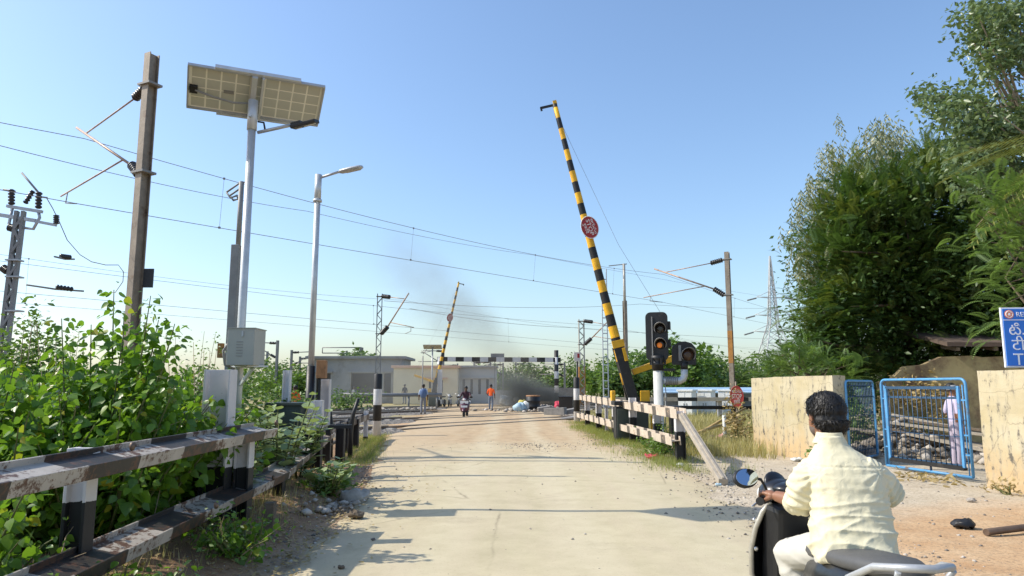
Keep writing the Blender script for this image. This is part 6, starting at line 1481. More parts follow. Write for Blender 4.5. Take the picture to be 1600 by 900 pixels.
# ---- scooters
def scooter(label, loc, rz, body, trim, steer=0.0, seat_mat=None, inner=None):
    o = thing('scooter', label, 'scooter', loc, rz); inner = inner or M['black']
    rx = Matrix.Rotation(R(90), 3, 'Y')
    for yy in (.80, -.42):
        mb = MB(); mb.lathe((0, yy, .235), [(.15, -.045), (.215, -.045), (.235, -.02), (.235, .02), (.215, .045), (.15, .045)], 24, rx); wl = mb.build('wheel', M['tyre'], o)
        mb = MB(); mb.lathe((0, yy, .235), [(.05, -.03), (.152, -.035), (.152, .035), (.05, .03)], 16, rx); mb.build('rim', M['steel'], wl)
    # apron: lofted shield
    lv = [(.26, .13, .64), (.36, .19, .66), (.48, .225, .665), (.62, .225, .655), (.74, .20, .635), (.83, .165, .615), (.89, .12, .60)]; NS = 12; vs = []; fs = []
    for z, wd, yy in lv:
        for side in (0, 1):
            for i in range(NS + 1):
                u = -1 + 2 * i / NS; vs.append((u * wd, yy + .085 * (1 - u * u) - .028 * side - .05 * abs(u) ** 3, z))
    st = 2 * (NS + 1)
    for j in range(len(lv) - 1):
        for i in range(NS):
            a = j * st + i; fs.append((a, a + 1, a + st + 1, a + st)); a += NS + 1; fs.append((a + 1, a, a + st, a + st + 1))
        for i in (0, NS): a = j * st + i; fs.append((a, a + st, a + st + NS + 1, a + NS + 1))
    a = (len(lv) - 1) * st
    for i in range(NS): fs.append((i, i + NS + 1, i + NS + 2, i + 1)); fs.append((a + i, a + i + 1, a + i + NS + 2, a + i + NS + 1))
    mb = MB(); mb.add(vs, fs, 0, True); ap = mb.build('apron', body, o)
    for s in (-1, 1):
        mb = MB(); mb.tube([(s * wd * 1.0, yy - .065, z) for z, wd, yy in lv], .015, 7); mb.build('apron_trim', trim, ap)
        [MB().lathe((s * .2, .585, z), [(.014, 0), (.014, .012), (.006, .014)], 10, Matrix.Rotation(R(90), 3, 'X')).build('screw', M['chrome'], ap) for z in (.42, .62, .78)]
    mb = MB(); mb.prof((0, .60, .40), (0, .52, .88), [(-.16, -.04), (.16, -.04), (.12, .09), (-.12, .09)], up=(0, -1, 0)); mb.build('inner_panel', inner, o, bevel=.03)
    mb = MB(); mb.prof((0, .66, .30), (0, .0, .29), [(-.17, -.03), (.17, -.03), (.15, .03), (-.15, .03)]); mb.build('floorboard', inner, o, bevel=.015)
    mb = MB(); [mb.lathe((0, .80, .235), [(.25, -.06), (.262, 0), (.25, .06)], 24, rx)] ; 
    mb = MB(); vsf = []; n = 14
    for i in range(n + 1):
        a = R(20 + 140 * i / n)
        for u in (-.065, 0, .065): vsf.append((u, .80 - .26 * math.cos(a) * -1 - .52 * 0, .235 + (.265 - abs(u) * .25) * math.sin(a)))
    fsf = [(i*3+k, i*3+k+1, i*3+k+4, i*3+k+3) for i in range(n) for k in range(2)]; mb.add(vsf, fsf, 0, True); fd = mb.build('fender', body, o); fd.modifiers.new('thick', 'SOLIDIFY').thickness = .008
    mb = MB(); mb.tube([(0, .80, .24), (0, .70, .5), (0, .58, .96)], .03, 8); mb.build('fork', M['mast_far'], o)
    # headset turns with the bars
    hs = MB(); hs.ball((0, .05, .01), (.125, .12, .085), 16, 10); hs.ball((0, .08, .06), (.085, .028, .075), 16, 10, Matrix.Rotation(R(-22), 3, 'X')); hs.ball((0, -.03, .045), (.11, .09, .04), 14, 8); hs = hs.build('headset', body, o); hs.location = (0, .585, .915); hs.rotation_euler = (0, 0, steer)
    mb = MB(); mb.ball((0, .14, .0), (.085, .045, .055), 14, 9); mb.build('headlight', M['white_clean'], hs)
    mb = MB(); mb.box((0, -.09, .072), (.13, .07, .012), Matrix.Rotation(R(25), 3, 'X')); mb.build('dashboard', M['glass_dark'], hs, bevel=.01)
    mb = MB(); mb.tube([(-.31, -.12, .005), (-.2, -.06, .0), (-.1, .02, -.01), (.1, .02, -.01), (.2, -.06, .0), (.31, -.12, .005)], .015, 8); mb.build('handlebar', M['mast_far'], hs)
    for s in (-1, 1):
        d = Vector((s * .13, -.07, .005)).normalized(); p = Vector((s * .2, -.062, .001)); mb = MB(); mb.tube([p, p + d * .12, p + d * .135], [.019, .019, .024], 10); mb.build('grip', M['rubber'], hs)
        mb = MB(); mb.tube([p + V3(0, .03, -.005), p + d * .06 + V3(0, .055, -.02), p + d * .17 + V3(0, .05, -.035)], .0065, 6); mb.build('brake_lever', M['chrome'], hs)
        mb = MB(); mb.tube([(s * .16, -.03, .01), (s * .195, -.035, .075), (s * .23, -.045, .112), (s * .275, -.05, .118)], .008, 7); mr_ = mb.build('mirror', M['black'], hs)
        mb = MB(); mb.ball((0, .006, 0), (.080, .024, .056), 18, 10); ms = mb.build('mirror_shell', M['black'], mr_); ms.location = (s * .345, -.05, .125); ms.rotation_euler = (R(-24), R(8) * s, R(12) - steer)
        mb = MB(); mb.lathe((0, -.0165, 0), [(.069, 0), (.069, .003)], 28, Matrix.Rotation(R(90), 3, 'X') ); gl = mb.build('mirror_glass', M['mirror'], mr_)
        for v in gl.data.vertices: v.co.z *= .68
        gl.location = ms.location; gl.rotation_euler = ms.rotation_euler
    # tail body
    sec = [(.10, .16, .30, .69), (-.05, .17, .30, .725), (-.25, .165, .34, .74), (-.45, .14, .44, .755), (-.62, .08, .54, .765), (-.68, .04, .60, .755)]; vs = []; n = 16
    for yy, wd, zb, zt in sec:
        for k in range(n): a = 2 * math.pi * k / n; ca, sa = math.cos(a), math.sin(a); vs.append((wd * math.copysign(abs(ca) ** .6, ca), yy, (zb + zt) / 2 + (zt - zb) / 2 * math.copysign(abs(sa) ** .6, sa)))
    fs = [(j*n+k, j*n+(k+1) % n, (j+1)*n+(k+1) % n, (j+1)*n+k) for j in range(len(sec) - 1) for k in range(n)] + [tuple(range(n))[::-1], tuple(range((len(sec)-1)*n, len(sec)*n))]
    mb = MB(); mb.add(vs, fs, 0, True); mb.build('tail_body', body, o)
    sec = [(.22, .09, .735), (.12, .125, .755), (-.05, .14, .77), (-.25, .15, .785), (-.45, .14, .805), (-.58, .09, .805), (-.62, .05, .80)]; vs = []
    for yy, wd, zt in sec:
        for k in range(n): a = 2 * math.pi * k / n; ca, sa = math.cos(a), math.sin(a); vs.append((wd * math.copysign(abs(ca) ** .7, ca), yy, zt - .045 + .045 * math.copysign(abs(sa) ** .7, sa)))
    fs = [(j*n+k, j*n+(k+1) % n, (j+1)*n+(k+1) % n, (j+1)*n+k) for j in range(len(sec) - 1) for k in range(n)] + [tuple(range(n))[::-1], tuple(range((len(sec)-1)*n, len(sec)*n))]
    mb = MB(); mb.add(vs, fs, 0, True); mb.build('seat', seat_mat or M['rubber'], o)
    mb = MB(); mb.tube([(-.15, -.25, .62), (-.17, -.38, .70), (-.155, -.56, .79), (-.105, -.69, .815), (0, -.73, .818), (.105, -.69, .815), (.155, -.56, .79), (.17, -.38, .70), (.15, -.25, .62)], .017, 8); mb.tube([(-.12, -.68, .80), (-.10, -.62, .72)], .013, 6); mb.tube([(.12, -.68, .80), (.10, -.62, .72)], .013, 6); mb.build('grab_rail', M['steel'], o)
    mb = MB(); mb.ball((0, -.66, .63), (.08, .04, .045), 12, 8); mb.build('tail_light', M['redsign'], o)
    return o
M['seat_grey'] = m_plain('grey_seat_vinyl', (.085, .085, .085), .55, 0, .15, 10, .15, .004)
M['trim_cream'] = m_plain('worn_silver_trim', (.48, .45, .38), .4, .4, .2, 8, .1)
S0 = Vector((1.66, 3.74, 0)); SYAW = R(4); STEER = R(20)
scooter('black scooter with grey seat and silver grab rail under the near rider', S0, SYAW, M['gloss_black'], M['trim_cream'], STEER, M['seat_grey'])
M['maroon_body'] = m_plain('maroon_bodywork', (.10, .025, .045), .3, 0, .15, 3, .02, coat=.3)
q = at(728, 648, 38); far_sc = scooter('maroon scooter coming down the middle of the road', (q.x, 38, 0), R(176), M['maroon_body'], M['maroon_body'])
MB().box((0, .78, .56), (.34, .012, .1)).build('number_plate', M['white_clean'], far_sc); MB().box((0, .70, .78), (.42, .03, .14)).build('front_band', M['white_clean'], far_sc)
person('rider in a dark maroon shirt on the oncoming scooter', (q.x, 38, 0), R(176), M['c_maroon'], M['c_dark'], 1.70, pose={
    'pelvis': (0, -.02, .82, (.15, .12)), 'belly': (0, -.02, .98, (.14, .10)), 'chest': (0, .0, 1.20, (.165, .105)), 'neck': (0, .02, 1.35, .058), 'jaw': (0, .05, 1.43, .066), 'crown': (0, .04, 1.52, .084),
    'sl': (-.175, .01, 1.28, .062), 'el': (-.27, .22, 1.08, .047), 'wl': (-.29, .42, 1.02, .034), 'hl': (-.29, .48, 1.02, .036), 'sr': (.175, .01, 1.28, .062), 'er': (.27, .22, 1.08, .047), 'wr': (.29, .42, 1.02, .034), 'hr': (.29, .48, 1.02, .036),
    'tl': (-.12, .08, .80, .09), 'kl': (-.17, .42, .74, .07), 'al': (-.13, .30, .36, .05), 'fl': (-.13, .42, .34, .043), 'tr': (.12, .08, .80, .09), 'kr': (.17, .42, .74, .07), 'ar': (.13, .30, .36, .05), 'fr': (.13, .42, .34, .043)})
def motorbike():
    o = thing('motorbike', 'parked motorbike nearest the far barrier foot', 'motorbike', (0, 0, 0), 0, 'motorbikes parked by the annexe'); rx = Matrix.Rotation(R(90), 3, 'Y')
    for yy in (.65, -.62):
        mb = MB(); mb.lathe((0, yy, .3), [(.24, -.04), (.3, -.03), (.3, .03), (.24, .04)], 18, rx); wl = mb.build('wheel', M['tyre'], o)
        mb = MB(); mb.lathe((0, yy, .3), [(.03, -.03), (.03, .03)], 8, rx); [mb.tube([(0, yy, .3), (0, yy + .25 * math.cos(k * 1.05), .3 + .25 * math.sin(k * 1.05))], .012, 4) for k in range(6)]; mb.build('spokes', M['chrome'], wl)
    mb = MB(); mb.ball((0, .2, .82), (.14, .27, .13), 12, 8); mb.build('fuel_tank', M['gloss_black'], o)
    mb = MB(); mb.box((0, -.3, .80), (.24, .7, .1)); mb.build('seat', M['rubber'], o, bevel=.03)
    mb = MB(); mb.box((0, .05, .42), (.24, .36, .34)); mb.tube([(.1, .1, .3), (.13, -.3, .3), (.14, -.75, .36)], .04, 7); mb.build('engine', M['steel'], o)
    mb = MB(); mb.tube([(0, .65, .3), (0, .5, .75), (0, .42, 1.0)], .035, 6); mb.tube([(-.34, .3, 1.02), (0, .42, 1.0), (.34, .3, 1.02)], .018, 6); mb.build('fork_and_bars', M['chrome'], o)
    mb = MB(); mb.ball((0, .56, .88), (.1, .09, .1), 10, 8); mb.build('headlight', M['white_clean'], o)
    return o
mk = motorbike()
for i, (px, lb) in enumerate(((690, 'parked motorbike nearest the far barrier foot'), (703, 'parked motorbike, middle one of the row by the annexe'), (716, 'parked motorbike at the right end of the row by the annexe'))):
    c = mk if i == 0 else copy_tree(mk); place(c, (at(px, 630, 57).x, 57, 0), R(165 + i * 12), lb)

# ---- the near rider: head, forearms and hands as one skin; shirt and trousers over it
def remesh(name, mb, voxel, smooth_it, mat, parent, disp=None):
    me0 = bpy.data.meshes.new('tmp'); me0.from_pydata(mb.v, [], mb.f); o = bpy.data.objects.new('tmp', me0); COL.objects.link(o)
    m = o.modifiers.new('r', 'REMESH'); m.mode = 'VOXEL'; m.voxel_size = voxel; m.use_smooth_shade = True
    if smooth_it: s = o.modifiers.new('s', 'SMOOTH'); s.factor = .5; s.iterations = smooth_it
    dg = bpy.context.evaluated_depsgraph_get(); me = bpy.data.meshes.new_from_object(o.evaluated_get(dg)); bpy.data.objects.remove(o); me.name = name
    if disp:
        ns = [v.normal.copy() for v in me.vertices]
        for v, n in zip(me.vertices, ns): v.co += n * disp(v.co, n)
    me.polygons.foreach_set('use_smooth', [True] * len(me.polygons)); me.materials.clear(); me.materials.append(mat); me.update()
    return link(name, me, parent)
rd = thing('person', 'rider seen from behind in a pale yellow shirt and off-white trousers on the near scooter', 'person', S0)
W = lambda px, py, Y: at(px, py, Y + .28) - S0
def ring(mb_v, c, a, b, yaw, n=28, p=.8):
    out = []
    for k in range(n):
        t_ = 2 * math.pi * k / n; ca, sa = math.cos(t_), math.sin(t_); x = a * math.copysign(abs(ca) ** p, ca); y = b * math.copysign(abs(sa) ** p, sa)
        out.append((c.x + x * math.cos(yaw) - y * math.sin(yaw), c.y + x * math.sin(yaw) + y * math.cos(yaw), c.z))
    return out
def loft(rings, mb):
    n = len(rings[0]); vs = [p for r in rings for p in r]
    fs = [(j*n+k, j*n+(k+1) % n, (j+1)*n+(k+1) % n, (j+1)*n+k) for j in range(len(rings) - 1) for k in range(n)] + [tuple(range(n))[::-1], tuple(range((len(rings)-1)*n, len(rings)*n))]
    return mb.add(vs, fs)
# shoulder, elbow and wrist points
SHL, SHR = W(1263, 736, 3.60), W(1362, 735, 3.50)
ELL, ELR = W(1250, 786, 3.64), W(1391, 770, 3.52)
RS, RB = Matrix.Rotation(SYAW, 3, 'Z'), Matrix.Rotation(SYAW + STEER, 3, 'Z')
GL, GR = RS @ Vector((0, .585, .915)) + RB @ Vector((-.252, -.09, .012)), RS @ Vector((0, .585, .915)) + RB @ Vector((.252, -.09, .012))
WRL, WRR = GL - (GL - ELL).normalized() * .085 + V3(0, 0, .022), GR - (GR - ELR).normalized() * .085 + V3(0, 0, .022)
torso = [  # centre px, py, half width, half depth
 (1334, 872, .215, .165), (1333, 855, .225, .17), (1331, 830, .222, .160), (1329, 800, .208, .14), (1326, 770, .205, .135), (1321, 745, .212, .135), (1315, 728, .195, .128), (1308, 713, .158, .112), (1302, 701, .112, .092), (1298, 690, .074, .074), (1295, 681, .063, .068)]
mb = MB(); rings = []
for i, (px, py, a, b) in enumerate(torso):
    c = W(px, py, 3.42 + .17 * min(1, i / 8)); rings.append(ring(mb, c, a * .885, b * 1.0, R(-8)))
loft(rings, mb)
mb.tube([SHL + V3(.05, .01, .0), SHL + V3(-.005, .0, -.04), SHL.lerp(ELL, .55) + V3(-.012, 0, 0), ELL + V3(.005, -.01, .015), ELL.lerp(WRL, .10)], [.086, .086, .080, .074, .066], 18)
mb.tube([SHR + V3(-.05, .01, .0), SHR + V3(.0, .0, -.03), SHR.lerp(ELR, .55), ELR, ELR.lerp(WRR, .3), ELR.lerp(WRR, .75)], [.084, .080, .072, .070, .064, .056], 18)
t = NT('pale_yellow_shirt_cloth'); co = t.coord(); wv = t.noise(co, 240, 2); n1 = t.noise(co, 5, 4)
M['shirt'] = t.done(t.bsdf(col=t.mix(t.ramp(n1, [(.3, 0.), (.7, 1.)]), (.635, .58, .395), (.70, .645, .465)), rough=.85, spec=.15, nor=t.bump(t.math('ADD', t.math('MULTIPLY', wv, .25), t.math('MULTIPLY', t.n('ShaderNodeTexNoise', {'Vector': co, 'Scale': 16.0, 'Detail': 5, 'Roughness': .55, 'Distortion': 1.6}).outputs[0], 2.2)), .24, .012), sheen=.1))
t = NT('offwhite_trouser_cloth'); co = t.coord(); M['trouser'] = t.done(t.bsdf(col=t.mix(t.noise(co, 6, 4), (.50, .485, .425), (.60, .58, .525)), rough=.85, spec=.15, nor=t.bump(t.noise(co, 220, 2), .1, .003)))
zyoke = W(1320, 727, 3.55).z
def shirt_fold(p, n):
    wv_ = noise.noise_vector(p * 3.0) * .10; q_ = p + wv_
    low = ss(.95, .72, p.z) if False else max(0, min(1, (1.08 - p.z) / .3))
    f1 = max(0, 1 - abs(noise.noise(Vector((q_.x * 3.0 + q_.z * 3.5, q_.y * 3, q_.z * 10)))) * 3.2) ** 1.5
    f2 = max(0, 1 - abs(noise.noise(Vector((q_.x * 6.5 - q_.z * 6, q_.y * 6, q_.z * 8 + 9)))) * 3.4) ** 1.5
    d = .013 * f1 * (.16 + 1.0 * low) + .008 * f2 * (.25 + .8 * low)
    for s, e, sg in ((SHL, ELL, 1), (SHR, ELR, 1)):           # gathers across the sleeve towards the elbow
        ab = e - s; u = (p - s).dot(ab) / ab.length_squared; r_ = (p - (s + ab * max(0, min(1, u)))).length
        if r_ < .1 and u > .3: d += .007 * math.sin(u * 26 + noise.noise(p * 9) * 3.2) * min(1, (u - .3) * 2)
        dist = (p - (s + V3(0, -.0, -.10))).length          # pull from the armpit
        if dist < .22: d += .006 * math.sin(math.atan2(p.z - s.z, p.x - s.x) * 11 + noise.noise(p * 7) * 2) * (1 - dist / .22)
    if abs(p.z - zyoke) < .006 and n.y < -.2: d -= .0035
    return d + .003 * noise.noise(p * 26)
sh = remesh('shirt', mb, .006, 4, M['shirt'], rd, shirt_fold)
# rolled cuff and collar
mb = MB(); cdir = (WRL - ELL).normalized()
for k, rr in ((.01, .066), (.03, .069), (.05, .062)):
    c = ELL + cdir * k; mb.lathe(c, [(rr - .012, -.022), (rr, -.012), (rr + .004, 0), (rr, .012), (rr - .012, .022)], 20, cdir.to_track_quat('Z', 'Y').to_matrix())
remesh('rolled_cuff', mb, .005, 2, M['shirt'], rd, lambda p, n: .006 * noise.noise(p * 22) + .004 * noise.noise(p * 45))
mb = MB(); NB = W(1296, 683, 3.61); loft([ring(mb, NB + V3(0, 0, dz), a_, b_, 0, 28, 1) for dz, a_, b_ in ((-.03, .088, .086), (-.005, .074, .076), (.026, .064, .068), (.03, .058, .062), (.0, .055, .06))], mb); remesh('collar', mb, .005, 2, M['shirt'], rd, lambda p, n: .002 * noise.noise(p * 30))
# trousers
HIPL, HIPR = W(1305, 858, 3.50), W(1362, 860, 3.44); KNL, KNR = W(1232, 866, 3.86), V3(.13, .46, .70)
ANL, ANR = Vector((KNL.x + .07, KNL.y - .06, .36)), V3(.13, .42, .36)
mb = MB(); mb.ball(W(1334, 872, 3.44), (.19, .165, .13), 20, 14)
for hp, kn, an in ((HIPL, KNL, ANL), (HIPR, KNR, ANR)):
    mb.tube([hp.lerp(kn, -.1), hp.lerp(kn, .3), hp.lerp(kn, .7), kn], [.10, .099, .088, .076], 18); mb.ball(kn, .077, 16, 10); mb.tube([kn, kn.lerp(an, .5), an], [.075, .078, .068], 18)
def tr_fold(p, n):
    q_ = p + noise.noise_vector(p * 5) * .06; k1 = math.exp(-((p - KNL).length / .16) ** 2)
    return .006 * (1 - 2 * abs(noise.noise(Vector((q_.x * 9, q_.y * 5, q_.z * 12))))) * (.5 + k1) + .002 * noise.noise(p * 30)
remesh('trousers', mb, .0085, 4, M['trouser'], rd, tr_fold)
# head
HC = W(1287, 650, 3.70); hyaw = R(9); Rh = Matrix.Rotation(hyaw, 3, 'Z') @ Matrix.Rotation(R(-6), 3, 'X'); hl = lambda x, y, z: HC + Rh @ Vector((x, y, z))
mb = MB(); mb.ball(hl(0, -.012, .018), (.079, .098, .098), 22, 16, Rh); mb.ball(hl(0, .035, -.035), (.062, .066, .075), 18, 12, Rh); mb.ball(hl(0, .062, -.080), (.042, .036, .034), 14, 10, Rh)
mb.tube([hl(0, .0, -.05), hl(0, -.005, -.10), NB + V3(0, 0, -.05)], [.058, .056, .066], 16)
mb.tube([hl(0, .092, .012), hl(0, .118, -.024), hl(0, .10, -.036)], [.011, .016, .012], 10); mb.ball(hl(0, .092, -.062), (.026, .012, .010), 12, 8, Rh)
mb.ball(hl(-.030, .082, .026), (.026, .016, .010), 10, 8, Rh); mb.ball(hl(.030, .082, .026), (.026, .016, .010), 10, 8, Rh)
for s in (-1, 1): mb.ball(hl(s * .080, -.008, -.012), (.012, .022, .034), 12, 10, Rh @ Matrix.Rotation(R(20 * s), 3, 'Z')); mb.ball(hl(s * .078, -.004, -.036), (.010, .012, .014), 10, 8, Rh)
# left forearm and hand closing on the grip, right one the same (hidden)
def arm_hand(mb, el, wr, gripdir, up, s):
    f = (wr - el).normalized(); mb.tube([el.lerp(wr, .04), el.lerp(wr, .3), el.lerp(wr, .75), wr], [.040, .042, .033, .029], 16)
    g = Vector(gripdir).normalized(); pc = wr + f * .045; upv = Vector(up)
    mb.ball(wr + f * .04, (.044, .044, .024), 14, 10, Matrix((g, f, upv)).transposed())
    for q in range(4):
        L = (.034, .038, .036, .029)[q]; st = pc + g * ((q - 1.5) * .021) + f * .028 + upv * .004
        k1 = st + f * L + upv * -.008; k2 = k1 - upv * .028 + f * .002; k3 = k2 - f * .022 - upv * .006
        mb.tube([st - f * .02, st, k1, k2, k3], [.0105, .0102, .0095, .0088, .0072], 8); mb.ball(k3, .0072, 8, 6); mb.ball(k1, .0098, 8, 6)
    th = pc - g * s * .036 - f * .015; mb.tube([wr + f * .012 - g * s * .02, th - upv * .012, th + f * .030 - upv * .032, th + f * .044 - upv * .040 + g * s * .012], [.013, .012, .0105, .008], 8)
gd = RB @ Vector((-.88, -.47, 0))
arm_hand(mb, ELL, WRL, gd, (0, -.25, .97), -1)
arm_hand(mb, ELR, WRR, RB @ Vector((.88, -.47, 0)), (0, -.25, .97), 1)
body = remesh('body', mb, .0042, 2, M['skin'], rd)
mb = MB(); mb.ball(hl(0, .040, -.060), (.0605, .0635, .052), 18, 12, Rh); stb = remesh('beard_stubble', mb, .006, 1, M['stubble'], rd)
mb = MB(); [mb.ball(hl(s * .031, .0935, .014), (.012, .010, .008), 10, 8, Rh) for s in (-1, 1)]; mb.build('eyes', M['white_clean'], rd)
mb = MB(); [mb.ball(hl(s * .031, .102, .014), (.005, .004, .005), 8, 6, Rh) for s in (-1, 1)]; [mb.tube([hl(s * .014, .098, .034), hl(s * .03, .1, .040), hl(s * .05, .088, .034)], [.003, .005, .003], 6) for s in (-1, 1)]; mb.build('eyebrows', M['hair'], rd)
# hair: a wavy cap and many short curled locks
mb = MB(); mb.ball(hl(0, -.026, .034), (.094, .104, .092), 24, 16, Rh); mb.ball(hl(0, -.062, -.020), (.084, .066, .084), 20, 14, Rh); mb.ball(hl(0, .046, .078), (.066, .05, .036), 16, 10, Rh)
def hairfold(p, n):
    q_ = Rh.transposed() @ (p - HC)
    return .010 * noise.noise(Vector((q_.x * 26, q_.y * 14, q_.z * 18))) + .004 * noise.noise(q_ * 70)
remesh('hair', mb, .0055, 2, M['hair'], rd, hairfold)
random.seed(5); T, D, N, S = [], [], [], []
LKV = []; LKF = []
for i in range(6): s = i / 5; LKV += [(s, -.07 * (1 - s * .8), .22 * math.sin(s * 4.2)), (s, .07 * (1 - s * .8), .22 * math.sin(s * 4.2) + .02)]
LKF = [(2*i, 2*i+1, 2*i+3, 2*i+2) for i in range(5)]
for _ in range(5200):
    d = Vector((random.gauss(0, 1), random.gauss(-.35, .9), random.gauss(.25, .9))).normalized()
    if d.y > .35 and d.z < .55: continue
    if d.z < -.45 and d.y > -.35: continue
    low = max(0, -d.z); p = Vector((d.x * .092, -.026 + d.y * (.100 + .02 * low), .034 + d.z * .094)) if d.z > -.1 else Vector((d.x * .084, -.062 + d.y * .066, -.02 + d.z * .084))
    g_ = Vector((d.x * .5 + random.gauss(0, .45), d.y * .6 + random.gauss(-.1, .4), -.75 + random.gauss(0, .45)))
    T.append(tuple(HC + Rh @ p)); D.append(tuple((Rh @ (g_ - d * g_.dot(d) * .75)).normalized())); N.append(tuple(Rh @ d)); S.append(random.uniform(.016, .05))
T, D, N, S = map(np.array, (T, D, N, S)); scatter('hair_locks', LKV, LKF, frames(D, N), S, T, M['hair_lock'], rd, None, 'stuff', True)

# ================================================================ burning refuse, rubble and litter
def sack(px, py, Y, r, mat, label, squash=.8):
    q = at(px, py, Y); mb = MB(); mb.ball((0, 0, r * squash * .8), (r, r * .8, r * squash), 22, 16); o = mb.build('sack', mat)
    for v in o.data.vertices: v.co += noise.noise_vector(v.co * (1.5 / r) + Vector((px, py, 0))) * r * .38; v.co.z = max(v.co.z, -.02)
    o.location = (q.x, Y, 0); tag(o, label, 'sack', 'sacks of refuse by the fire'); return o
M['plastic_w'] = m_plain('white_woven_plastic', (.62, .62, .58), .6, 0, .15, 5, .3); M['plastic_y'] = m_plain('yellow_woven_plastic', (.62, .52, .12), .6, 0, .2, 5, .3); M['plastic_b'] = m_plain('pale_blue_woven_plastic', (.38, .52, .60), .6, 0, .15, 5, .3); M['cloth_red'] = m_plain('crumpled_red_cloth', (.55, .05, .09), .8, 0, .3, 9, .3); M['cloth_pink'] = m_plain('faded_pink_cloth', (.62, .30, .30), .8, 0, .35, 14, .3)
sack(812, 643, 45.5, .40, M['plastic_b'], 'pale blue sack leaning left of the black drum'); sack(816, 640, 46.3, .32, M['plastic_y'], 'yellow sack between the blue and white sacks', 1.3); sack(822, 640, 45.8, .28, M['plastic_w'], 'white sack tight against the black drum', 1.3)
sack(791, 628, 60, .6, M['plastic_w'], 'white heap right of the man in orange, by the grey wall'); sack(806, 627, 62, .5, M['plastic_w'], 'small white sack further right along the grey wall')
for px, lb in ((838, 'black drum with a rusty top beside the sacks'),):
    q = at(px, 641, 46); o = thing('drum', lb, 'drum', (q.x - .2, 46, 0)); MB().lathe((0, 0, 0), [(.44, 0), (.46, .03), (.45, .3), (.47, .33), (.45, .36), (.45, .66), (.47, .69), (.45, .72), (.46, .98), (.44, 1.0)], 18).build('shell', M['black'], o); MB().lathe((0, 0, .96), [(.46, 0), (.47, .05), (.40, .09)], 18).build('lid', M['ply'], o)
q = at(886, 634, 44); o = thing('skip', 'black steel bin right of the smoke beside the bollard', 'bin', (q.x, 44.5, 0), R(-10)); MB().prof((-.42, 0, 0), (.42, 0, 0), [(-.4, 0), (.4, 0), (.48, .95), (-.48, .95)], up=(0, 0, 1)).build('shell', M['black'], o, bevel=.03); MB().box((0, 0, .96), (.92, 1.04, .06)).build('lid', M['black'], o, bevel=.01)
sack(872, 630, 47, .28, M['cloth_red'], 'red bundle at the right edge of the smoke', 1.25); sack(878, 628, 47.5, .22, M['plastic_w'], 'white bundle beside the red one at the smoke', 2.2)
random.seed(9)
for i, (px, py, Y, sz, lb) in enumerate(((868, 648, 40, (1.2, .5, .42), 'broken concrete block nearest the right bollard, left one'), (884, 646, 40.5, (1.5, .5, .3), 'long tilted concrete slab left of the right bollard'), (851, 640, 45, (.8, .5, .35), 'small concrete chunk below the smoke'), (893, 655, 36, (1.6, .9, .10), 'flat broken concrete slab lying just left of the right bollard'))):
    q = at(px, py, Y); mb = MB(); mb.box((0, 0, sz[2] / 2), sz); o = mb.build('concrete_block', M['concrete'], bevel=.03); o.location = (q.x, Y, 0); o.rotation_euler = (R(random.uniform(-6, 6)), R(random.uniform(-10, 10)), R(random.uniform(-30, 30))); tag(o, lb, 'concrete block', 'broken concrete by the fire')
T = [];
for _ in range(420): a = random.random() * 6.28; r = abs(random.gauss(0, 1)); q = at(848, 641, 46.5); T.append((q.x + r * 1.7 * math.cos(a), 46.5 + r * 1.4 * math.sin(a), .05 + .35 * max(0, 1 - r * .7) * random.random()))
pebbles('ash_heap', T, .12, .5)
T = []
for _ in range(360): x = random.uniform(-9.5, -5.2); y = 48 + (x + 7) * .7 + random.gauss(0, .8); T.append((x, y, .1))
pebbles('track_rubble', T, .1, .4)
# rubble heap and planks behind the gate
T = []
for _ in range(900):
    u = random.uniform(-1.6, 5.0); v_ = random.gauss(0, .9); hh = max(0, .75 * (1 - abs(v_) / 1.7)) * (.5 + .5 * math.sin(u * 1.9 + 1))
    T.append((9.0 + u * .55 + v_ * .4, 17.2 - u * .55 + v_ * .6, hh * random.random() ** .6 + .05))
pebbles('rubble_heap', T, .10, .42, M['pebble'])
PLK = ['%s timber plank lying %s the rubble heap behind the gate' % (('pale', 'dark')[i % 2], ('on the left slope of', 'across the top of', 'deep in the middle of', 'low down in front of', 'at the right end of')[i // 2]) for i in range(10)]
for i in range(10):
    a = V3(8.3 + .42 * (0, 2, 1, 1.5, 3.4)[i // 2] + random.uniform(-.1, .1), 17.6 - .3 * (0, 1, 2, 3.6, 2)[i // 2], (.45, .8, .65, .4, .5)[i // 2] + .1 * (i % 2)); b = a + V3(1.5 + random.random(), -1.6 - random.random(), -.35 + random.gauss(0, .12))
    o = MB().beam(a, b, random.uniform(.08, .16), .05).build('plank', M['plank'] if i % 2 else M['bark']); tag(o, PLK[i], 'plank', 'timber planks in the rubble heap')
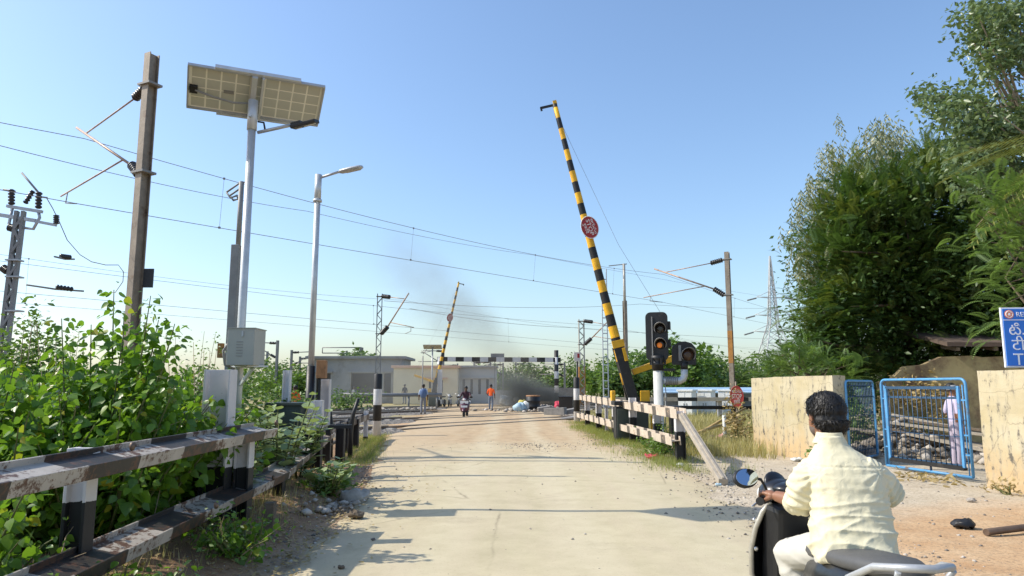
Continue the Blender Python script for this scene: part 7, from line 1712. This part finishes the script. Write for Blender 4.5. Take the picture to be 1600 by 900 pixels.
# things lying on the ground
def crumple(name, loc, r, mat, label, cat, flat=.35, seed=0):
    mb = MB(); mb.ball((0, 0, r * flat * .6), (r, r * .7, r * flat), 18, 12); o = mb.build(name, mat)
    for v in o.data.vertices: v.co += noise.noise_vector(v.co * (2.2 / r) + Vector((seed, seed, 0))) * r * .38
    o.location = loc; return tag(o, label, cat)
crumple('cloth', (3.05, 15.85, .02), .16, M['cloth_red'], 'crumpled red cloth at the road edge by the right fence', 'cloth', .35, 1); q = at(1126, 684, 20); crumple('cloth', (q.x, 20.2, .05), .3, M['cloth_pink'], 'faded pink cloth in the grass under the bamboo poles', 'cloth', .4, 2)
crumple('plastic_bag', (3.3, 14.3, .02), .08, M['plastic_w'], 'small white plastic bag on the gravel below the right fence', 'litter', .4, 3); crumple('plastic_bag', (6.0, 15.3, .02), .13, M['plastic_w'], 'white plastic scrap before the shorter yellow wall', 'litter', .3, 4); crumple('bottle_scrap', (3.25, 11.5, .02), .05, M['plastic_b'], 'pale blue plastic scrap on the road edge near the leaning prop', 'litter', .4, 5)
q = at(1488, 818, 8.3); crumple('charred_lump', (5.0, 8.15, .03), .13, M['black'], 'blackened lump lying on the sand right of the rider', 'debris', .35, 6)
p0, p1 = V3(4.95, 7.7, .05), V3(6.8, 8.5, .05); o = thing('pipe', 'dark steel pipe lying on the sand at the right edge', 'pipe', p0); MB().tube([(0, 0, 0), p1 - p0], .036, 10).build('tube', M['railsteel'], o)
p0, p1 = V3(6.9, 14.0, .03), V3(7.55, 11.75, .03)
for i, (x, y, r, lb, sd_) in enumerate(((5.4, 7.0, .06, 'small grey stone lying below the pipe', 1), (5.1, 6.6, .05, 'pale flat stone near the bottom right corner', 2), (6.2, 9.9, .06, 'pale stone on the sand below the longer wall', 3), (-1.85, 8.7, .10, 'dark clod on the road beside the fence shadow', 4), (-1.45, 6.3, .03, 'small dark stone in the shadow at the bottom', 5), (-2.15, 9.95, .20, 'large flat stone at the edge of the stone heap', 6))):
    crumple('stone', (x, y, gz(x, y) + .01), r, M['stone'] if i not in (3, 4) else M['bark'], lb, 'stone', .45, sd_)
q = at(1440, 742, 12.5); T = [(q.x + random.gauss(0, .25), 12.4 + random.gauss(0, .4), .03) for _ in range(130)]; T = np.array(T); n = len(T); a = rng.random(n) * 6.28
scatter('dry_twigs', LV, LF, frames(np.stack([np.cos(a), np.sin(a), rng.normal(0, .4, n)], 1), np.stack([rng.normal(0, .5, n), rng.normal(0, .5, n), np.ones(n)], 1)), .05 + .12 * rng.random(n), T, M['leaf_dry'])

# ================================================================ smoke of the refuse fire
def smoke(name, p0, p1, r0, r1, dens, col, seed, nscale=1.1, cut=.45):
    """a tapered cloud body round the axis p0 -> p1 filled with uneven smoke"""
    p0, p1 = Vector(p0), Vector(p1); L = (p1 - p0).length; mb = MB(); n = 9
    mb.lathe((0, 0, 0), [((r0 + (r1 - r0) * i / n) * max(.02, math.sin(math.pi * min(1, .06 + .94 * min(i / 2.2, (n - i) / 2.2, 1) * .5)) ), L * i / n) for i in range(n + 1)], 16)
    t = NT(name + '_volume'); co = t.coord(); X, Y, Z = t.sep(co)
    u = t.math('MULTIPLY', Z, 1 / L, clamp=True); rad = t.math('MULTIPLY_ADD', u, r1 - r0, r0)
    rr = t.math('DIVIDE', t.math('SQRT', t.math('ADD', t.math('MULTIPLY', X, X), t.math('MULTIPLY', Y, Y))), rad)
    edge = t.ramp(rr, [(.25, 1.0), (.95, 0.0)], 'EASE'); endf = t.math('MULTIPLY', t.ramp(u, [(0., 0.), (.16, 1.), (.6, .75), (1., 0.)], 'EASE'), 1.0)
    nz = t.n('ShaderNodeTexNoise', {'Vector': t.n('ShaderNodeMapping', {'Vector': co, 'Location': (seed, seed, seed)}).outputs[0], 'Scale': nscale, 'Detail': 4, 'Roughness': .6, 'Distortion': .6}).outputs[0]
    d = t.math('MULTIPLY', t.math('MULTIPLY', edge, endf), t.ramp(nz, [(cut - .12, 0.), (cut + .25, 1.)]))
    v = t.n('ShaderNodeVolumePrincipled', {'Color': (*col, 1), 'Density': t.math('MULTIPLY', d, dens), 'Anisotropy': .2})
    t.t.links.new(v.outputs[0], t.out.inputs['Volume'])
    o = mb.build(name, t.m); o.location = p0; o.rotation_euler = (p1 - p0).to_track_quat('Z', 'Y').to_euler(); o['kind'] = 'stuff'; return o
smoke('dark_smoke', at(898, 634, 49), at(765, 604, 50), .9, 2.1, 3.3, (.20, .21, .20), 3, 1.0, .38)
smoke('grey_smoke', at(870, 612, 51), at(630, 430, 57), 1.2, 4.6, .15, (.32, .285, .26), 8, .33, .40)
smoke('thin_smoke', at(780, 540, 56), at(570, 360, 62), 3.0, 4.5, .13, (.36, .32, .27), 5, .25, .45)
smoke('low_smoke', at(880, 608, 54), at(470, 590, 60), 1.6, 3.6, .18, (.46, .47, .47), 2, .2, .36)
